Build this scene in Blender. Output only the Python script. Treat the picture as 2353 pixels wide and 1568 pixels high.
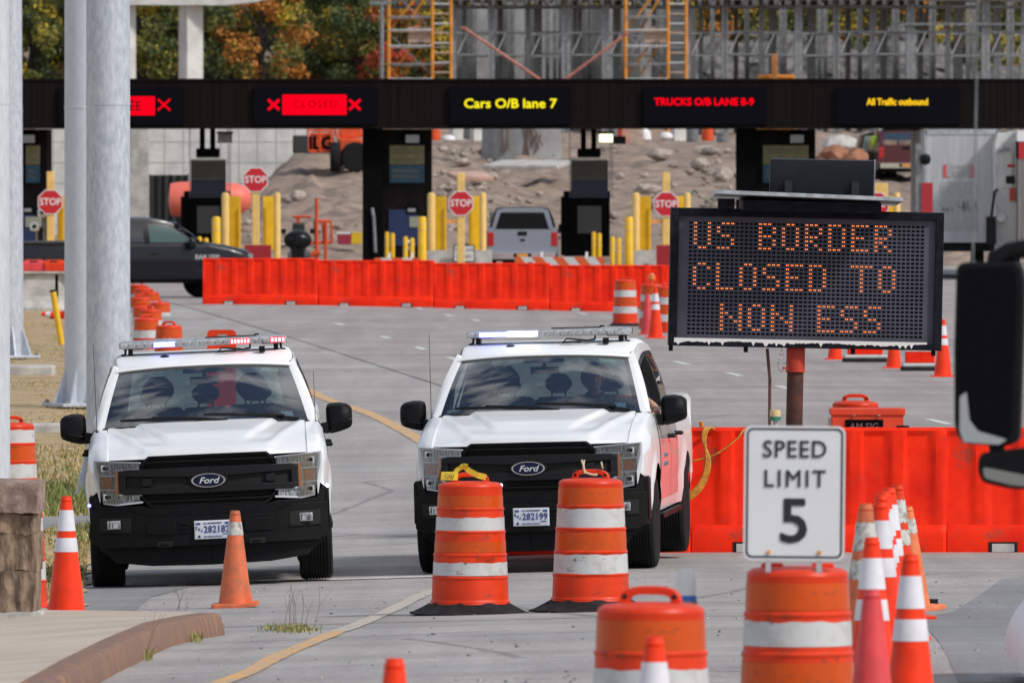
import bpy, bmesh, math, random
from mathutils import Vector, Matrix, noise
random.seed(11)
R = math.radians
for o in list(bpy.data.objects): bpy.data.objects.remove(o)
S = bpy.context.scene
COL = S.collection
# ---------------------------------------------------------------- camera
F, HC, HY = 27600.0, 3.6, 340.0          # focal length and horizon on a 2352 px wide picture, camera height in m
cd = bpy.data.cameras.new('camera'); cam = bpy.data.objects.new('camera', cd); COL.objects.link(cam)
cam.location = (0, 0, HC); cam.rotation_euler = (math.pi/2 - math.atan((784-HY)/F), 0, 0)
cd.sensor_width = 36; cd.lens = F/2352*36; cd.clip_start = 1; cd.clip_end = 4000
cd.dof.use_dof = True; cd.dof.focus_distance = 100.5; cd.dof.aperture_fstop = 13.0
S.camera = cam
# ---------------------------------------------------------------- sky, sun, exposure
SUN_EL, SUN_AZ = 42.0, 62.0              # azimuth clockwise from the view direction's back-right
w = bpy.data.worlds.new('World'); S.world = w; w.use_nodes = True
nt = w.node_tree; nt.nodes.clear()
def wn(t): return nt.nodes.new(t)
wo = wn('ShaderNodeOutputWorld'); bg = wn('ShaderNodeBackground'); sky = wn('ShaderNodeTexSky')
sky.sky_type = 'NISHITA'; sky.sun_disc = False; sky.sun_elevation = R(SUN_EL); sky.sun_rotation = R(125)
tc = wn('ShaderNodeTexCoord'); nz = wn('ShaderNodeTexNoise'); nz.inputs['Scale'].default_value = 2.3; nz.inputs['Detail'].default_value = 9; nz.inputs['Roughness'].default_value = .58
nz.inputs['Distortion'].default_value = .35
rp = wn('ShaderNodeValToRGB'); rp.color_ramp.elements[0].position = .47; rp.color_ramp.elements[1].position = .60
rp.color_ramp.elements[0].color = (0, 0, 0, 1); rp.color_ramp.elements[1].color = (1, 1, 1, 1)
mx = wn('ShaderNodeMix'); mx.data_type = 'RGBA'
mpw = wn('ShaderNodeMapping'); mpw.inputs['Scale'].default_value = (-1, 1, 1)
nt.links.new(tc.outputs['Generated'], mpw.inputs['Vector']); nt.links.new(mpw.outputs['Vector'], nz.inputs['Vector']); nt.links.new(nz.outputs['Fac'], rp.inputs['Fac'])
nt.links.new(rp.outputs['Color'], mx.inputs['Factor']); nt.links.new(sky.outputs['Color'], mx.inputs['A'])
mx.inputs['B'].default_value = (8.6, 8.8, 9.2, 1)
nt.links.new(mx.outputs['Result'], bg.inputs['Color']); bg.inputs['Strength'].default_value = .088
nt.links.new(bg.outputs['Background'], wo.inputs['Surface'])
ld = bpy.data.lights.new('sun', 'SUN'); ld.energy = 2.1; ld.angle = R(7); ld.color = (1, .95, .88)
sun = bpy.data.objects.new('sun', ld); COL.objects.link(sun)
sdir = Vector((.72, -.45, math.tan(R(SUN_EL))*.85)).normalized()     # towards the sun
sun.rotation_euler = sdir.to_track_quat('Z', 'Y').to_euler(); sun.location = (60, -60, 90)
sky.sun_elevation = math.asin(sdir.z); sky.sun_rotation = math.atan2(sdir.x, sdir.y)
S.view_settings.view_transform = 'Standard'; S.view_settings.look = 'None'; S.view_settings.gamma = 1; S.view_settings.exposure = .3
# ---------------------------------------------------------------- helpers
def sm(a, b, x):
    t = max(0., min(1., (x-a)/(b-a))); return t*t*(3-2*t)
def lin(pts, x):
    if x <= pts[0][0]: return pts[0][1]
    for (a, b), (c, d) in zip(pts, pts[1:]):
        if x <= c: return b + (d-b)*(x-a)/(c-a)
    return pts[-1][1]
RY = [(0, .78), (50, .78), (60, .79), (66, .78), (70, .71), (75, .58), (81, .42), (85, .33), (88, .27), (92, .19), (96, .12), (100, .06), (103, .02), (108, -.03), (122, 0), (345, 0)]
def G(x, y):                              # height of the ground, metres
    z = (lin(RY, y-1.5)+lin(RY, y)+lin(RY, y+1.5))/3
    c = -.026*max(0, min(1.2-x, 2.2)) - .03*max(0, min(-1-x, 5))
    z += c*(1-sm(122, 190, y))
    z -= .165*sm(-7, 3.6, x)*sm(222, 262, y)*(1-sm(288, 318, y))
    if y > 346: z += GF(x, y)
    return z
def GF(x, y):
    ramp = lin([(346, 0), (362, .5), (425, 3.2), (480, 3.9), (560, 4.6), (600, 5.6), (640, 9), (760, 28), (1300, 120)], y)
    left = 1-.82*(1-sm(-11.5, -7.5, x))*(1-sm(440, 480, y))
    z = ramp*left*(1-.27*sm(9.6, 11.2, x)*(1-sm(455, 500, y)))
    z += .85*math.exp(-((x+5.9)/2.6)**4-((y-400)/11)**2)
    z += .55*math.exp(-((x+6.8)/.75)**2-((y-406)/7)**2)
    z += .9*math.exp(-((x+9.9)/.7)**2-((y-385)/8)**2)
    z += .5*math.exp(-((x+1.6)/1.5)**2-((y-385)/10)**2)
    return z
def W(px, py, Y): return Vector(((px-1176)*Y/F, Y, HC-(py-HY)*Y/F))
def GZ(px, py, dz=0.):                    # the ground point seen at a pixel of the photograph
    Y = HC*F/(py-HY)
    for _ in range(40):
        Y = .5*Y + .5*(HC-dz-G((px-1176)*Y/F, Y))*F/(py-HY)
    x = (px-1176)*Y/F
    return Vector((x, Y, G(x, Y)+dz))
def GX(px, Y):
    x = (px-1176)*Y/F; return Vector((x, Y, G(x, Y)))

class MB:
    def __init__(s): s.v = []; s.f = []; s.m = []; s.T = None
    def add(s, vs, fs, mi=0):
        b = len(s.v); s.v += [tuple(s.T @ Vector(v)) if s.T else tuple(v) for v in vs]
        for f in fs: s.f.append([b+i for i in f]); s.m.append(mi)
        return s
    def box(s, c, d, rot=None, mi=0, taper=1.):
        x, y, z = d[0]/2, d[1]/2, d[2]/2; vs = []
        for k, t in ((-1, 1.), (1, taper)):
            for a, b in ((-1, -1), (1, -1), (1, 1), (-1, 1)): vs.append(Vector((a*x*t, b*y*t, k*z)))
        if rot is not None:
            m = rot if isinstance(rot, Matrix) else Matrix.Rotation(rot, 3, 'Z'); vs = [m @ v for v in vs]
        c = Vector(c)
        return s.add([v+c for v in vs], [(3, 2, 1, 0), (4, 5, 6, 7), (0, 1, 5, 4), (1, 2, 6, 5), (2, 3, 7, 6), (3, 0, 4, 7)], mi)
    def b2(s, x0, x1, y0, y1, z0, z1, mi=0): return s.box(((x0+x1)/2, (y0+y1)/2, (z0+z1)/2), (x1-x0, y1-y0, z1-z0), None, mi)
    def tube(s, pts, r, n=8, mi=0, caps=True):
        pts = [Vector(p) for p in pts]; rs = r if isinstance(r, (list, tuple)) else [r]*len(pts); vs = []; fs = []
        up = None
        for i, p in enumerate(pts):
            t = (pts[min(i+1, len(pts)-1)]-pts[max(i-1, 0)]).normalized()
            if up is None: up = Vector((0, 0, 1)) if abs(t.z) < .9 else Vector((1, 0, 0))
            a = t.cross(up).normalized(); b = a.cross(t).normalized(); up = b
            for k in range(n):
                q = 2*math.pi*k/n; vs.append(p+rs[i]*(math.cos(q)*a+math.sin(q)*b))
        for i in range(len(pts)-1):
            for k in range(n):
                k2 = (k+1) % n; fs.append((i*n+k, i*n+k2, (i+1)*n+k2, (i+1)*n+k))
        if caps: fs.append(tuple(range(n))[::1]); fs.append(tuple((len(pts)-1)*n+k for k in range(n))[::-1])
        return s.add(vs, fs, mi)
    def lathe(s, prof, c=(0, 0, 0), n=32, mi=0, axis='Z', caps=True, rag=None):
        vs = []; fs = []
        for j, (r, z) in enumerate(prof):
            for k in range(n):
                q = 2*math.pi*k/n; zz = z + (rag(j, k) if rag else 0)
                a, b = r*math.cos(q), r*math.sin(q)
                v = (a, b, zz) if axis == 'Z' else ((zz, a, b) if axis == 'X' else (a, zz, b))
                vs.append((v[0]+c[0], v[1]+c[1], v[2]+c[2]))
        for j in range(len(prof)-1):
            for k in range(n):
                k2 = (k+1) % n; fs.append((j*n+k, j*n+k2, (j+1)*n+k2, (j+1)*n+k))
        if caps: fs.append(tuple(range(n))[::-1]); fs.append(tuple((len(prof)-1)*n+k for k in range(n)))
        return s.add(vs, fs, mi)
    def prism(s, poly, y0, y1, mi=0):     # polygon in x,z pushed along y
        n = len(poly); vs = [(x, y0, z) for x, z in poly]+[(x, y1, z) for x, z in poly]
        return s.add(vs, [tuple(range(n)), tuple(range(2*n-1, n-1, -1))]+[((i+1) % n, i, n+i, n+(i+1) % n) for i in range(n)], mi)
    def prismz(s, poly, z0, z1, mi=0):    # polygon in x,y pushed along z
        n = len(poly); vs = [(x, y, z0) for x, y in poly]+[(x, y, z1) for x, y in poly]
        return s.add(vs, [tuple(range(n))[::-1], tuple(range(n, 2*n))]+[(i, (i+1) % n, n+(i+1) % n, n+i) for i in range(n)], mi)
    def loft(s, secs, mi=0, closed=False, caps=False):
        n = len(secs[0]); vs = [p for q in secs for p in q]; fs = []
        for j in range(len(secs)-1):
            for k in range(n if closed else n-1):
                k2 = (k+1) % n; fs.append((j*n+k, (j+1)*n+k, (j+1)*n+k2, j*n+k2))
        if caps: fs += [tuple(range(n)), tuple((len(secs)-1)*n+k for k in range(n))[::-1]]
        return s.add(vs, fs, mi)
    def build(s, name, mats, parent=None, smooth=35, bevel=0, seg=2, fix=True, loc=None):
        me = bpy.data.meshes.new(name); me.from_pydata(s.v, [], s.f)
        for m in (mats if isinstance(mats, (list, tuple)) else [mats]): me.materials.append(m)
        me.polygons.foreach_set('material_index', s.m)
        if fix:
            bm = bmesh.new(); bm.from_mesh(me); bmesh.ops.recalc_face_normals(bm, faces=bm.faces); bm.to_mesh(me); bm.free()
        if smooth:
            me.polygons.foreach_set('use_smooth', [True]*len(me.polygons)); me.set_sharp_from_angle(angle=R(smooth))
        me.update()
        o = bpy.data.objects.new(name, me); COL.objects.link(o)
        if parent: o.parent = parent
        if loc is not None: o.location = loc
        if bevel:
            b = o.modifiers.new('bevel', 'BEVEL'); b.width = bevel; b.segments = seg; b.limit_method = 'ANGLE'; b.angle_limit = R(40); b.harden_normals = False
        return o
def tag(o, label=None, cat=None, group=None, kind=None):
    if label: o['label'] = label
    if cat: o['category'] = cat
    if group: o['group'] = group
    if kind: o['kind'] = kind
    return o
def thing(name, label, cat, loc=(0, 0, 0), rot=(0, 0, 0), group=None, scale=1.):
    o = bpy.data.objects.new(name, None); COL.objects.link(o); o.location = loc
    o.rotation_euler = rot if isinstance(rot, tuple) else (0, 0, rot); o.scale = (scale,)*3
    o.empty_display_size = .2
    return tag(o, label, cat, group)
def dup(root, loc, rot=None, label=None, group=None, scale=None):
    r = root.copy(); COL.objects.link(r); r.location = loc
    if rot is not None: r.rotation_euler = rot if isinstance(rot, tuple) else (0, 0, rot)
    if scale: r.scale = (scale,)*3 if not isinstance(scale, tuple) else scale
    if label: r['label'] = label
    if group: r['group'] = group
    for ch in list(root.children):
        c = ch.copy(); COL.objects.link(c); c.parent = r
        for g in list(ch.children):
            d = g.copy(); COL.objects.link(d); d.parent = c
    return r
# ---------------------------------------------------------------- materials
MATS = {}
def mat(name, col, rough=.5, metal=0., var=0., vs=4., bump=0., bs=60., coat=0., col2=None, lo=.4, hi=.6, stretch=None, emit=0., spec=None, detail=5, scuff=None):
    if name in MATS: return MATS[name]
    m = bpy.data.materials.new(name); m.use_nodes = True; t = m.node_tree; b = t.nodes['Principled BSDF']
    b.inputs['Base Color'].default_value = (*col, 1); b.inputs['Roughness'].default_value = rough; b.inputs['Metallic'].default_value = metal
    if coat: b.inputs['Coat Weight'].default_value = coat; b.inputs['Coat Roughness'].default_value = .06
    if spec is not None: b.inputs['Specular IOR Level'].default_value = spec
    if emit: b.inputs['Emission Color'].default_value = (*col, 1); b.inputs['Emission Strength'].default_value = emit
    if var or col2 or bump:
        tc = t.nodes.new('ShaderNodeTexCoord'); mp = t.nodes.new('ShaderNodeMapping'); t.links.new(tc.outputs['Object'], mp.inputs['Vector'])
        if stretch: mp.inputs['Scale'].default_value = stretch
        if var or col2:
            n = t.nodes.new('ShaderNodeTexNoise'); n.inputs['Scale'].default_value = vs; n.inputs['Detail'].default_value = detail; n.inputs['Roughness'].default_value = .62
            t.links.new(mp.outputs['Vector'], n.inputs['Vector'])
            r = t.nodes.new('ShaderNodeValToRGB'); r.color_ramp.elements[0].position = lo; r.color_ramp.elements[1].position = hi
            c2 = col2 if col2 else tuple(max(0, c*(1-var)) for c in col); c1 = col if col2 else tuple(min(1, c*(1+var*.6)) for c in col)
            r.color_ramp.elements[0].color = (*c2, 1); r.color_ramp.elements[1].color = (*c1, 1)
            t.links.new(n.outputs['Fac'], r.inputs['Fac']); t.links.new(r.outputs['Color'], b.inputs['Base Color'])
            if scuff:                        # marks and grime with a shape of their own: (scale, colour, lo, hi, stretch)
                m2 = t.nodes.new('ShaderNodeMapping'); m2.inputs['Scale'].default_value = scuff[4]; m2.inputs['Location'].default_value = (3.1, 7.7, 1.3); t.links.new(tc.outputs['Object'], m2.inputs['Vector'])
                n3 = t.nodes.new('ShaderNodeTexNoise'); n3.inputs['Scale'].default_value = scuff[0]; n3.inputs['Detail'].default_value = 8; n3.inputs['Roughness'].default_value = .7; t.links.new(m2.outputs['Vector'], n3.inputs['Vector'])
                r3 = t.nodes.new('ShaderNodeValToRGB'); r3.color_ramp.elements[0].position = scuff[2]; r3.color_ramp.elements[1].position = scuff[3]; t.links.new(n3.outputs['Fac'], r3.inputs['Fac'])
                x3 = t.nodes.new('ShaderNodeMix'); x3.data_type = 'RGBA'; t.links.new(r3.outputs['Color'], x3.inputs['Factor']); t.links.new(r.outputs['Color'], x3.inputs['A']); x3.inputs['B'].default_value = (*scuff[1], 1); t.links.new(x3.outputs['Result'], b.inputs['Base Color'])
        if bump:
            n2 = t.nodes.new('ShaderNodeTexNoise'); n2.inputs['Scale'].default_value = bs; n2.inputs['Detail'].default_value = 4
            t.links.new(mp.outputs['Vector'], n2.inputs['Vector'])
            bp = t.nodes.new('ShaderNodeBump'); bp.inputs['Strength'].default_value = bump; bp.inputs['Distance'].default_value = .02
            t.links.new(n2.outputs['Fac'], bp.inputs['Height']); t.links.new(bp.outputs['Normal'], b.inputs['Normal'])
    MATS[name] = m; return m
def glow(name, col, st):
    if name in MATS: return MATS[name]
    m = bpy.data.materials.new(name); m.use_nodes = True; t = m.node_tree; b = t.nodes['Principled BSDF']
    b.inputs['Base Color'].default_value = (.0, .0, .0, 1); b.inputs['Specular IOR Level'].default_value = 0; b.inputs['Emission Color'].default_value = (*col, 1); b.inputs['Emission Strength'].default_value = st
    MATS[name] = m; return m
def glassmat(name, tint, base=.05, power=1.0, rough=.0):
    m = bpy.data.materials.new(name); m.use_nodes = True; t = m.node_tree; t.nodes.clear()
    o = t.nodes.new('ShaderNodeOutputMaterial'); tr = t.nodes.new('ShaderNodeBsdfTransparent'); gl = t.nodes.new('ShaderNodeBsdfGlossy')
    tr.inputs['Color'].default_value = (*tint, 1); gl.inputs['Roughness'].default_value = rough
    fr = t.nodes.new('ShaderNodeFresnel'); fr.inputs['IOR'].default_value = 1.52
    mu = t.nodes.new('ShaderNodeMath'); mu.operation = 'MULTIPLY_ADD'; mu.inputs[1].default_value = power; mu.inputs[2].default_value = base; mu.use_clamp = True
    mix = t.nodes.new('ShaderNodeMixShader'); t.links.new(fr.outputs[0], mu.inputs[0]); t.links.new(mu.outputs[0], mix.inputs[0])
    t.links.new(tr.outputs[0], mix.inputs[1]); t.links.new(gl.outputs[0], mix.inputs[2]); t.links.new(mix.outputs[0], o.inputs[0])
    MATS[name] = m; return m
M_roofw = mat('white_roof_paint', (.84, .85, .86), .45, spec=.3)
M_white = mat('white_paint', (.80, .81, .82), .34, coat=.45, var=.05, vs=1.2)
M_blackpl = mat('black_plastic', (.005, .005, .006), .5, var=.25, vs=9, bump=.05, bs=300, spec=.16)
M_gloss = mat('gloss_black', (.004, .004, .005), .3, spec=.25)
M_dark = mat('cavity_black', (.004, .004, .004), .8)
M_rubber = mat('tyre_rubber', (.012, .012, .013), .8, spec=.2, var=.3, vs=12, bump=.2, bs=90)
M_rim = mat('rim_metal', (.35, .35, .37), .35, .9)
M_chrome = mat('chrome', (.75, .75, .77), .12, 1.)
M_galv = mat('galvanised_steel', (.58, .61, .665), .5, .2, col2=(.42, .45, .51), vs=22, lo=.38, hi=.62, bump=.08, bs=40, stretch=(1, 1, .35), detail=9, scuff=(5, (.60, .63, .67), .58, .74, (1, 1, .10)))
M_galv2 = mat('pale_galvanised_steel', (.66, .69, .73), .5, .15, col2=(.52, .55, .6), vs=20, lo=.3, hi=.7, stretch=(1, 1, .3))
M_orange = mat('cone_orange', (.92, .045, .008), .45, var=.12, vs=6, spec=.25)
M_orange2 = mat('faded_cone_orange', (.70, .15, .055), .6, col2=(.36, .12, .06), vs=9, lo=.3, hi=.55)
M_pinkred = mat('pink_red_plastic', (.70, .055, .06), .5, var=.12, vs=5)
M_collar = mat('white_collar', (.72, .71, .75), .45, var=.08, vs=8)
M_collar_d = mat('dirty_white_collar', (.60, .59, .55), .6, col2=(.26, .23, .2), vs=16, lo=.36, hi=.52)
M_drum = mat('drum_orange', (.78, .05, .010), .42, spec=.25, scuff=(5, (.30, .05, .02), .58, .68, (1, 1, 1.6)), col2=(.64, .038, .008), vs=5, lo=.35, hi=.65)
M_drumb = mat('drum_orange_band', (.60, .075, .006), .32, var=.1, vs=4, spec=.3, scuff=(8, (.30, .06, .02), .59, .66, (1, 1, 2)))
M_drumw = mat('drum_white_band', (.57, .575, .57), .4, scuff=(9, (.20, .15, .12), .60, .66, (1, 1, 2.2)), col2=(.44, .42, .39), vs=7, lo=.3, hi=.5)
M_barrier = mat('barrier_red_orange', (.95, .032, .006), .5, spec=.12, col2=(.70, .017, .005), vs=2.5, scuff=(3.2, (.30, .06, .035), .57, .68, (1, 1, .8)), lo=.35, hi=.65)
M_asrub = mat('black_rubber_base', (.02, .02, .021), .85, spec=.2, var=.35, vs=9)
M_conc = mat('concrete', (.48, .46, .43), .85, var=.22, vs=3, bump=.2, bs=30)
M_concw = mat('white_concrete', (.64, .63, .60), .8, var=.14, vs=1.4)
M_yel = mat('yellow_steel', (.80, .47, .01), .45, var=.1, vs=3)
M_yel2 = mat('pale_yellow_steel', (.80, .52, .16), .5, var=.1, vs=3)
M_text = mat('black_lettering', (.015, .015, .02), .5)
M_signw = mat('white_sign_sheet', (.70, .71, .72), .45, var=.03, vs=3)
M_red = mat('stop_red', (.55, .012, .02), .45, var=.06, vs=5)
M_wh = mat('plain_white', (.78, .78, .78), .5)
M_canopy = mat('dark_brown_cladding', (.0065, .0050, .0045), .7, spec=.08, col2=(.011, .0085, .007), vs=3, stretch=(6, 1, .02))
M_sign = mat('sign_black', (.002, .002, .005), .5, spec=.08)
M_steel = mat('grey_steel', (.24, .25, .26), .5, .5, var=.3, vs=8)
M_alu = mat('aluminium', (.55, .56, .58), .4, .7, var=.2, vs=8)
M_scaf = mat('scaffold_orange', (.70, .26, .02), .55, var=.25, vs=2)
M_wood = mat('plank_wood', (.52, .38, .30), .8, var=.3, vs=6, stretch=(1, 6, 6))
M_jlg = mat('machine_orange', (.75, .085, .015), .45, var=.12, vs=2)
M_skin = mat('skin', (.55, .29, .2), .5, var=.08, vs=20)
M_cloth = mat('dark_uniform', (.012, .014, .02), .85, var=.2, vs=20)
M_glass = glassmat('windscreen_glass', (.50, .60, .58), .07, 3.6)
M_tint = glassmat('tinted_glass', (.12, .15, .15), .07, 1.3)
M_lens = glassmat('clear_lens', (.9, .92, .93), .03, .8, .05)
M_amber = mat('amber_lens', (.75, .16, .015), .2, coat=.5)
M_redlens = mat('red_lens', (.45, .008, .012), .2, coat=.5)

def text(s, h, mt, name='lettering', parent=None, loc=(0, 0, 0), rot=None, shear=0., sx=1., bold=.0, ext=.002, align='CENTER', space=1., lines=1.):
    c = bpy.data.curves.new('t', 'FONT'); c.body = s; c.align_x = align; c.align_y = 'CENTER'; c.size = h/.73; c.shear = shear
    c.extrude = ext; c.space_character = space; c.space_line = lines; c.resolution_u = 3
    o = bpy.data.objects.new('t', c); COL.objects.link(o); bpy.context.view_layer.update()
    me = bpy.data.meshes.new_from_object(o.evaluated_get(bpy.context.evaluated_depsgraph_get()))
    bpy.data.objects.remove(o); bpy.data.curves.remove(c)
    me.name = name; me.materials.clear(); me.materials.append(mt)
    me.transform(Matrix.Diagonal((sx, 1, 1, 1)))
    if bold > 0:
        bm = bmesh.new(); base = me.copy()
        for i, (dx, dz) in enumerate(((0, 0), (-1, .5), (1, -.5), (.4, 1), (-.4, -1))):
            c_ = base.copy(); c_.transform(Matrix.Translation((dx*bold*h, dz*bold*h, i*.0003))); bm.from_mesh(c_); bpy.data.meshes.remove(c_)
        bm.to_mesh(me); bm.free(); bpy.data.meshes.remove(base)
    me.transform(Matrix.Rotation(math.pi/2, 4, 'X') if rot is None else rot.to_4x4())
    o = bpy.data.objects.new(name, me); COL.objects.link(o); o.location = loc
    if parent: o.parent = parent
    return o
# ================================================================ the setting
def road_material(name, base, tint, fine=.16, crack=.55):
    m = bpy.data.materials.new(name); m.use_nodes = True; t = m.node_tree; b = t.nodes['Principled BSDF']; b.inputs['Roughness'].default_value = .86
    N = t.nodes.new; L = t.links.new
    tc = N('ShaderNodeTexCoord')
    def nz(scale, det, vec=None, rough=.6, dist=0):
        n = N('ShaderNodeTexNoise'); n.inputs['Scale'].default_value = scale; n.inputs['Detail'].default_value = det; n.inputs['Roughness'].default_value = rough; n.inputs['Distortion'].default_value = dist
        L(vec or tc.outputs['Object'], n.inputs['Vector']); return n.outputs['Fac']
    def ramp(f, p0, c0, p1, c1):
        r = N('ShaderNodeValToRGB'); r.color_ramp.elements[0].position = p0; r.color_ramp.elements[1].position = p1
        r.color_ramp.elements[0].color = (*c0, 1); r.color_ramp.elements[1].color = (*c1, 1); L(f, r.inputs['Fac']); return r.outputs['Color']
    def mul(a, b_):
        x = N('ShaderNodeMix'); x.data_type = 'RGBA'; x.blend_type = 'MULTIPLY'; x.inputs['Factor'].default_value = 1; L(a, x.inputs['A']); L(b_, x.inputs['B']); return x.outputs['Result']
    mp = N('ShaderNodeMapping'); mp.inputs['Scale'].default_value = (1, .035, 1); mp.inputs['Rotation'].default_value = (0, 0, R(-3)); L(tc.outputs['Object'], mp.inputs['Vector'])
    mp2 = N('ShaderNodeMapping'); mp2.inputs['Scale'].default_value = (.12, .5, 1); L(tc.outputs['Object'], mp2.inputs['Vector'])
    c = ramp(nz(.22, 4), .35, base, .65, tint)
    c = mul(c, ramp(nz(1.6, 5, mp.outputs['Vector']), .3, (.80, .80, .80), .7, (1.08, 1.08, 1.08)))
    c = mul(c, ramp(nz(.8, 6, mp2.outputs['Vector'], .7), .34, (.80, .78, .78), .62, (1.06, 1.06, 1.06)))
    g = 1-fine
    c = mul(c, ramp(nz(38, 3, None, .8), .3, (g, g, g), .7, (1+fine, 1+fine, 1+fine)))
    c = mul(c, ramp(nz(9, 4, None, .75), .36, (.86, .85, .84), .56, (1.03, 1.03, 1.03)))
    v = N('ShaderNodeTexVoronoi'); v.feature = 'DISTANCE_TO_EDGE'; v.inputs['Scale'].default_value = .16
    dn = N('ShaderNodeTexNoise'); dn.inputs['Scale'].default_value = 1.3; dn.inputs['Detail'].default_value = 5; L(tc.outputs['Object'], dn.inputs['Vector'])
    mm = N('ShaderNodeMix'); mm.data_type = 'VECTOR'; mm.inputs['Factor'].default_value = .12; L(tc.outputs['Object'], mm.inputs[4]); L(dn.outputs['Color'], mm.inputs[5])
    L(mm.outputs[1], v.inputs['Vector'])
    c = mul(c, ramp(v.outputs['Distance'], .0015, (crack, crack, crack), .006, (1, 1, 1)))
    L(c, b.inputs['Base Color'])
    bp = N('ShaderNodeBump'); bp.inputs['Strength'].default_value = .25; bp.inputs['Distance'].default_value = .01; L(nz(60, 3), bp.inputs['Height']); L(bp.outputs['Normal'], b.inputs['Normal'])
    MATS[name] = m; return m
M_road = road_material('worn_asphalt', (.355, .338, .326), (.415, .388, .368), .36)
M_patch = road_material('dark_asphalt', (.235, .236, .24), (.285, .283, .282), .26, .8)
M_dirt = mat('dirt', (.38, .275, .205), .95, col2=(.155, .12, .098), vs=1.1, lo=.36, hi=.64, bump=1., bs=7, detail=14)
M_hill = mat('hill_floor', (.035, .05, .018), .95, col2=(.06, .045, .015), vs=.3)
M_verge = mat('dry_verge', (.47, .335, .19), .95, col2=(.31, .23, .12), vs=.9, lo=.4, hi=.6, bump=.5, bs=20, detail=9)
M_paintw = mat('white_road_paint', (.66, .66, .64), .7, col2=(.42, .41, .40), vs=6, lo=.32, hi=.5, detail=9)
M_painty = mat('yellow_road_paint', (.78, .38, .06), .7, col2=(.38, .34, .29), vs=9, lo=.44, hi=.56, detail=10)
M_painty2 = mat('faded_yellow_paint', (.53, .45, .36), .75, col2=(.40, .375, .35), vs=6, lo=.40, hi=.60, detail=9)
M_walk = mat('sidewalk_concrete', (.53, .445, .36), .88, col2=(.44, .365, .295), vs=1.1, bump=.15, bs=50, detail=8)
M_kerb = mat('rust_stained_kerb', (.20, .11, .082), .7, col2=(.33, .17, .065), vs=7, lo=.36, hi=.50, stretch=(1.6, 1.6, .5), bump=.3, bs=25, detail=8)

def sheet(name, xs, ys, off, mt, kind='structure', edge=None):
    m = MB(); secs = []
    for y in ys:
        row = []
        for x in xs:
            xx = edge(x, y) if edge else x
            row.append((xx, y, G(xx, y)+off))
        secs.append(row)
    m.loft(secs); o = m.build(name, mt, smooth=60)
    for p in o.data.polygons:
        pass
    return tag(o, kind=kind)
def fr(a, b, s):
    n = max(1, int(round((b-a)/s))); return [a+(b-a)*i/n for i in range(n+1)]
def YS(*seg):
    r = []
    for a, b, s in seg: r += fr(a, b, s)[:-1]
    return r+[seg[-1][1]]
far_x = [-260, -120, -60]+fr(-40, 40, 2)+[60, 120, 260]
near_y = YS((8, 60, 4), (60, 125, 1.0), (125, 200, 5), (200, 346, 12))
ground = sheet('ground', far_x, near_y+[360, 420, 500, 560, 620, 700, 800, 1000, 1300, 2600], -.45, M_dirt)
road = sheet('road', fr(-26, 26, 1), near_y+[352], 0, M_road)
# the construction slope behind the booths
m = MB(); secs = []
random.seed(5)
for y in YS((345, 460, .7), (460, 600, 3)):
    row = []
    for x in fr(-20, 24, .25):
        n = noise.fractal(Vector((x*.55, y*.22, 3)), 1, 2, 6)*.30 + max(0, noise.noise(Vector((x*1.6, y*.6, 7))))*.30
        k = sm(347, 362, y)*(1-.75*sm(1.6, 4, x-(y-360)*.03)*(1-sm(9, 11, x)))
        row.append((x, y, G(x, y)-.02+n*k))
    secs.append(row)
m.loft(secs); dirt = tag(m.build('dirt_slope', M_dirt, smooth=60), kind='structure')
m = MB(); secs = []
for y in YS((590, 760, 10), (760, 1300, 60)):
    secs.append([(x, y, G(x, y)+noise.noise(Vector((x*.1, y*.05, 1)))*1.2) for x in fr(-90, 90, 4)])
m.loft(secs); tag(m.build('hillside', M_hill, smooth=60), kind='structure')
def XL(y): return -3.5-(y-100)*.031
# verge on the left
m = MB(); secs = []
for y in YS((93, 130, .5), (130, 330, 4)):
    row = []
    for k in fr(0, 1, .08):
        x = XL(y)-.05+noise.noise(Vector((0, y*.7, 2)))*.10-k*k*16
        row.append((x, y, G(x, y)+.012+min(k*4, 1)*(.05+.05*noise.noise(Vector((x*1.5, y*.5, 5))))))
    secs.append(row)
m.loft(secs); tag(m.build('grass_verge', M_verge, smooth=60), kind='structure')
def strip_line(name, pts, wd, mt, off=.006, along_x=False, step=.6, wob=.015):
    m = MB(); secs = []
    L = []
    for (a, b) in zip(pts, pts[1:]):
        n = max(1, int((Vector(b)-Vector(a)).length/step))
        L += [Vector(a).lerp(Vector(b), i/n) for i in range(n)]
    L.append(Vector(pts[-1]))
    for i, p in enumerate(L):
        t = (L[min(i+1, len(L)-1)]-L[max(i-1, 0)]).normalized(); nn = Vector((-t.y, t.x))
        ww = wd/2+noise.noise(Vector((p.x*3, p.y*3, .5)))*wob
        q = []
        for s in (-1, -.33, .33, 1):
            v = p+nn*s*ww; q.append((v.x, v.y, G(v.x, v.y)+off))
        secs.append(q)
    m.loft(secs); o = m.build(name, mt, smooth=0); return tag(o, kind='structure')
def spline(pts, n=10):
    out = []
    P = [pts[0]]+list(pts)+[pts[-1]]
    for i in range(1, len(P)-2):
        for k in range(n):
            t = k/n; a, b, c, d = [Vector(q) for q in P[i-1:i+3]]
            out.append(.5*((2*b)+(c-a)*t+(2*a-5*b+4*c-d)*t*t+(3*b-a-3*c+d)*t**3))
    return out+[Vector(pts[-1])]
yl = [(-1.83-.14, 74), (-1.2, 83), (-1.0, 84.8)]
a = [GZ(510, 1568), GZ(640, 1507), GZ(780, 1450)]; b = [GZ(780, 1450), GZ(880, 1410), GZ(985, 1360)]
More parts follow.
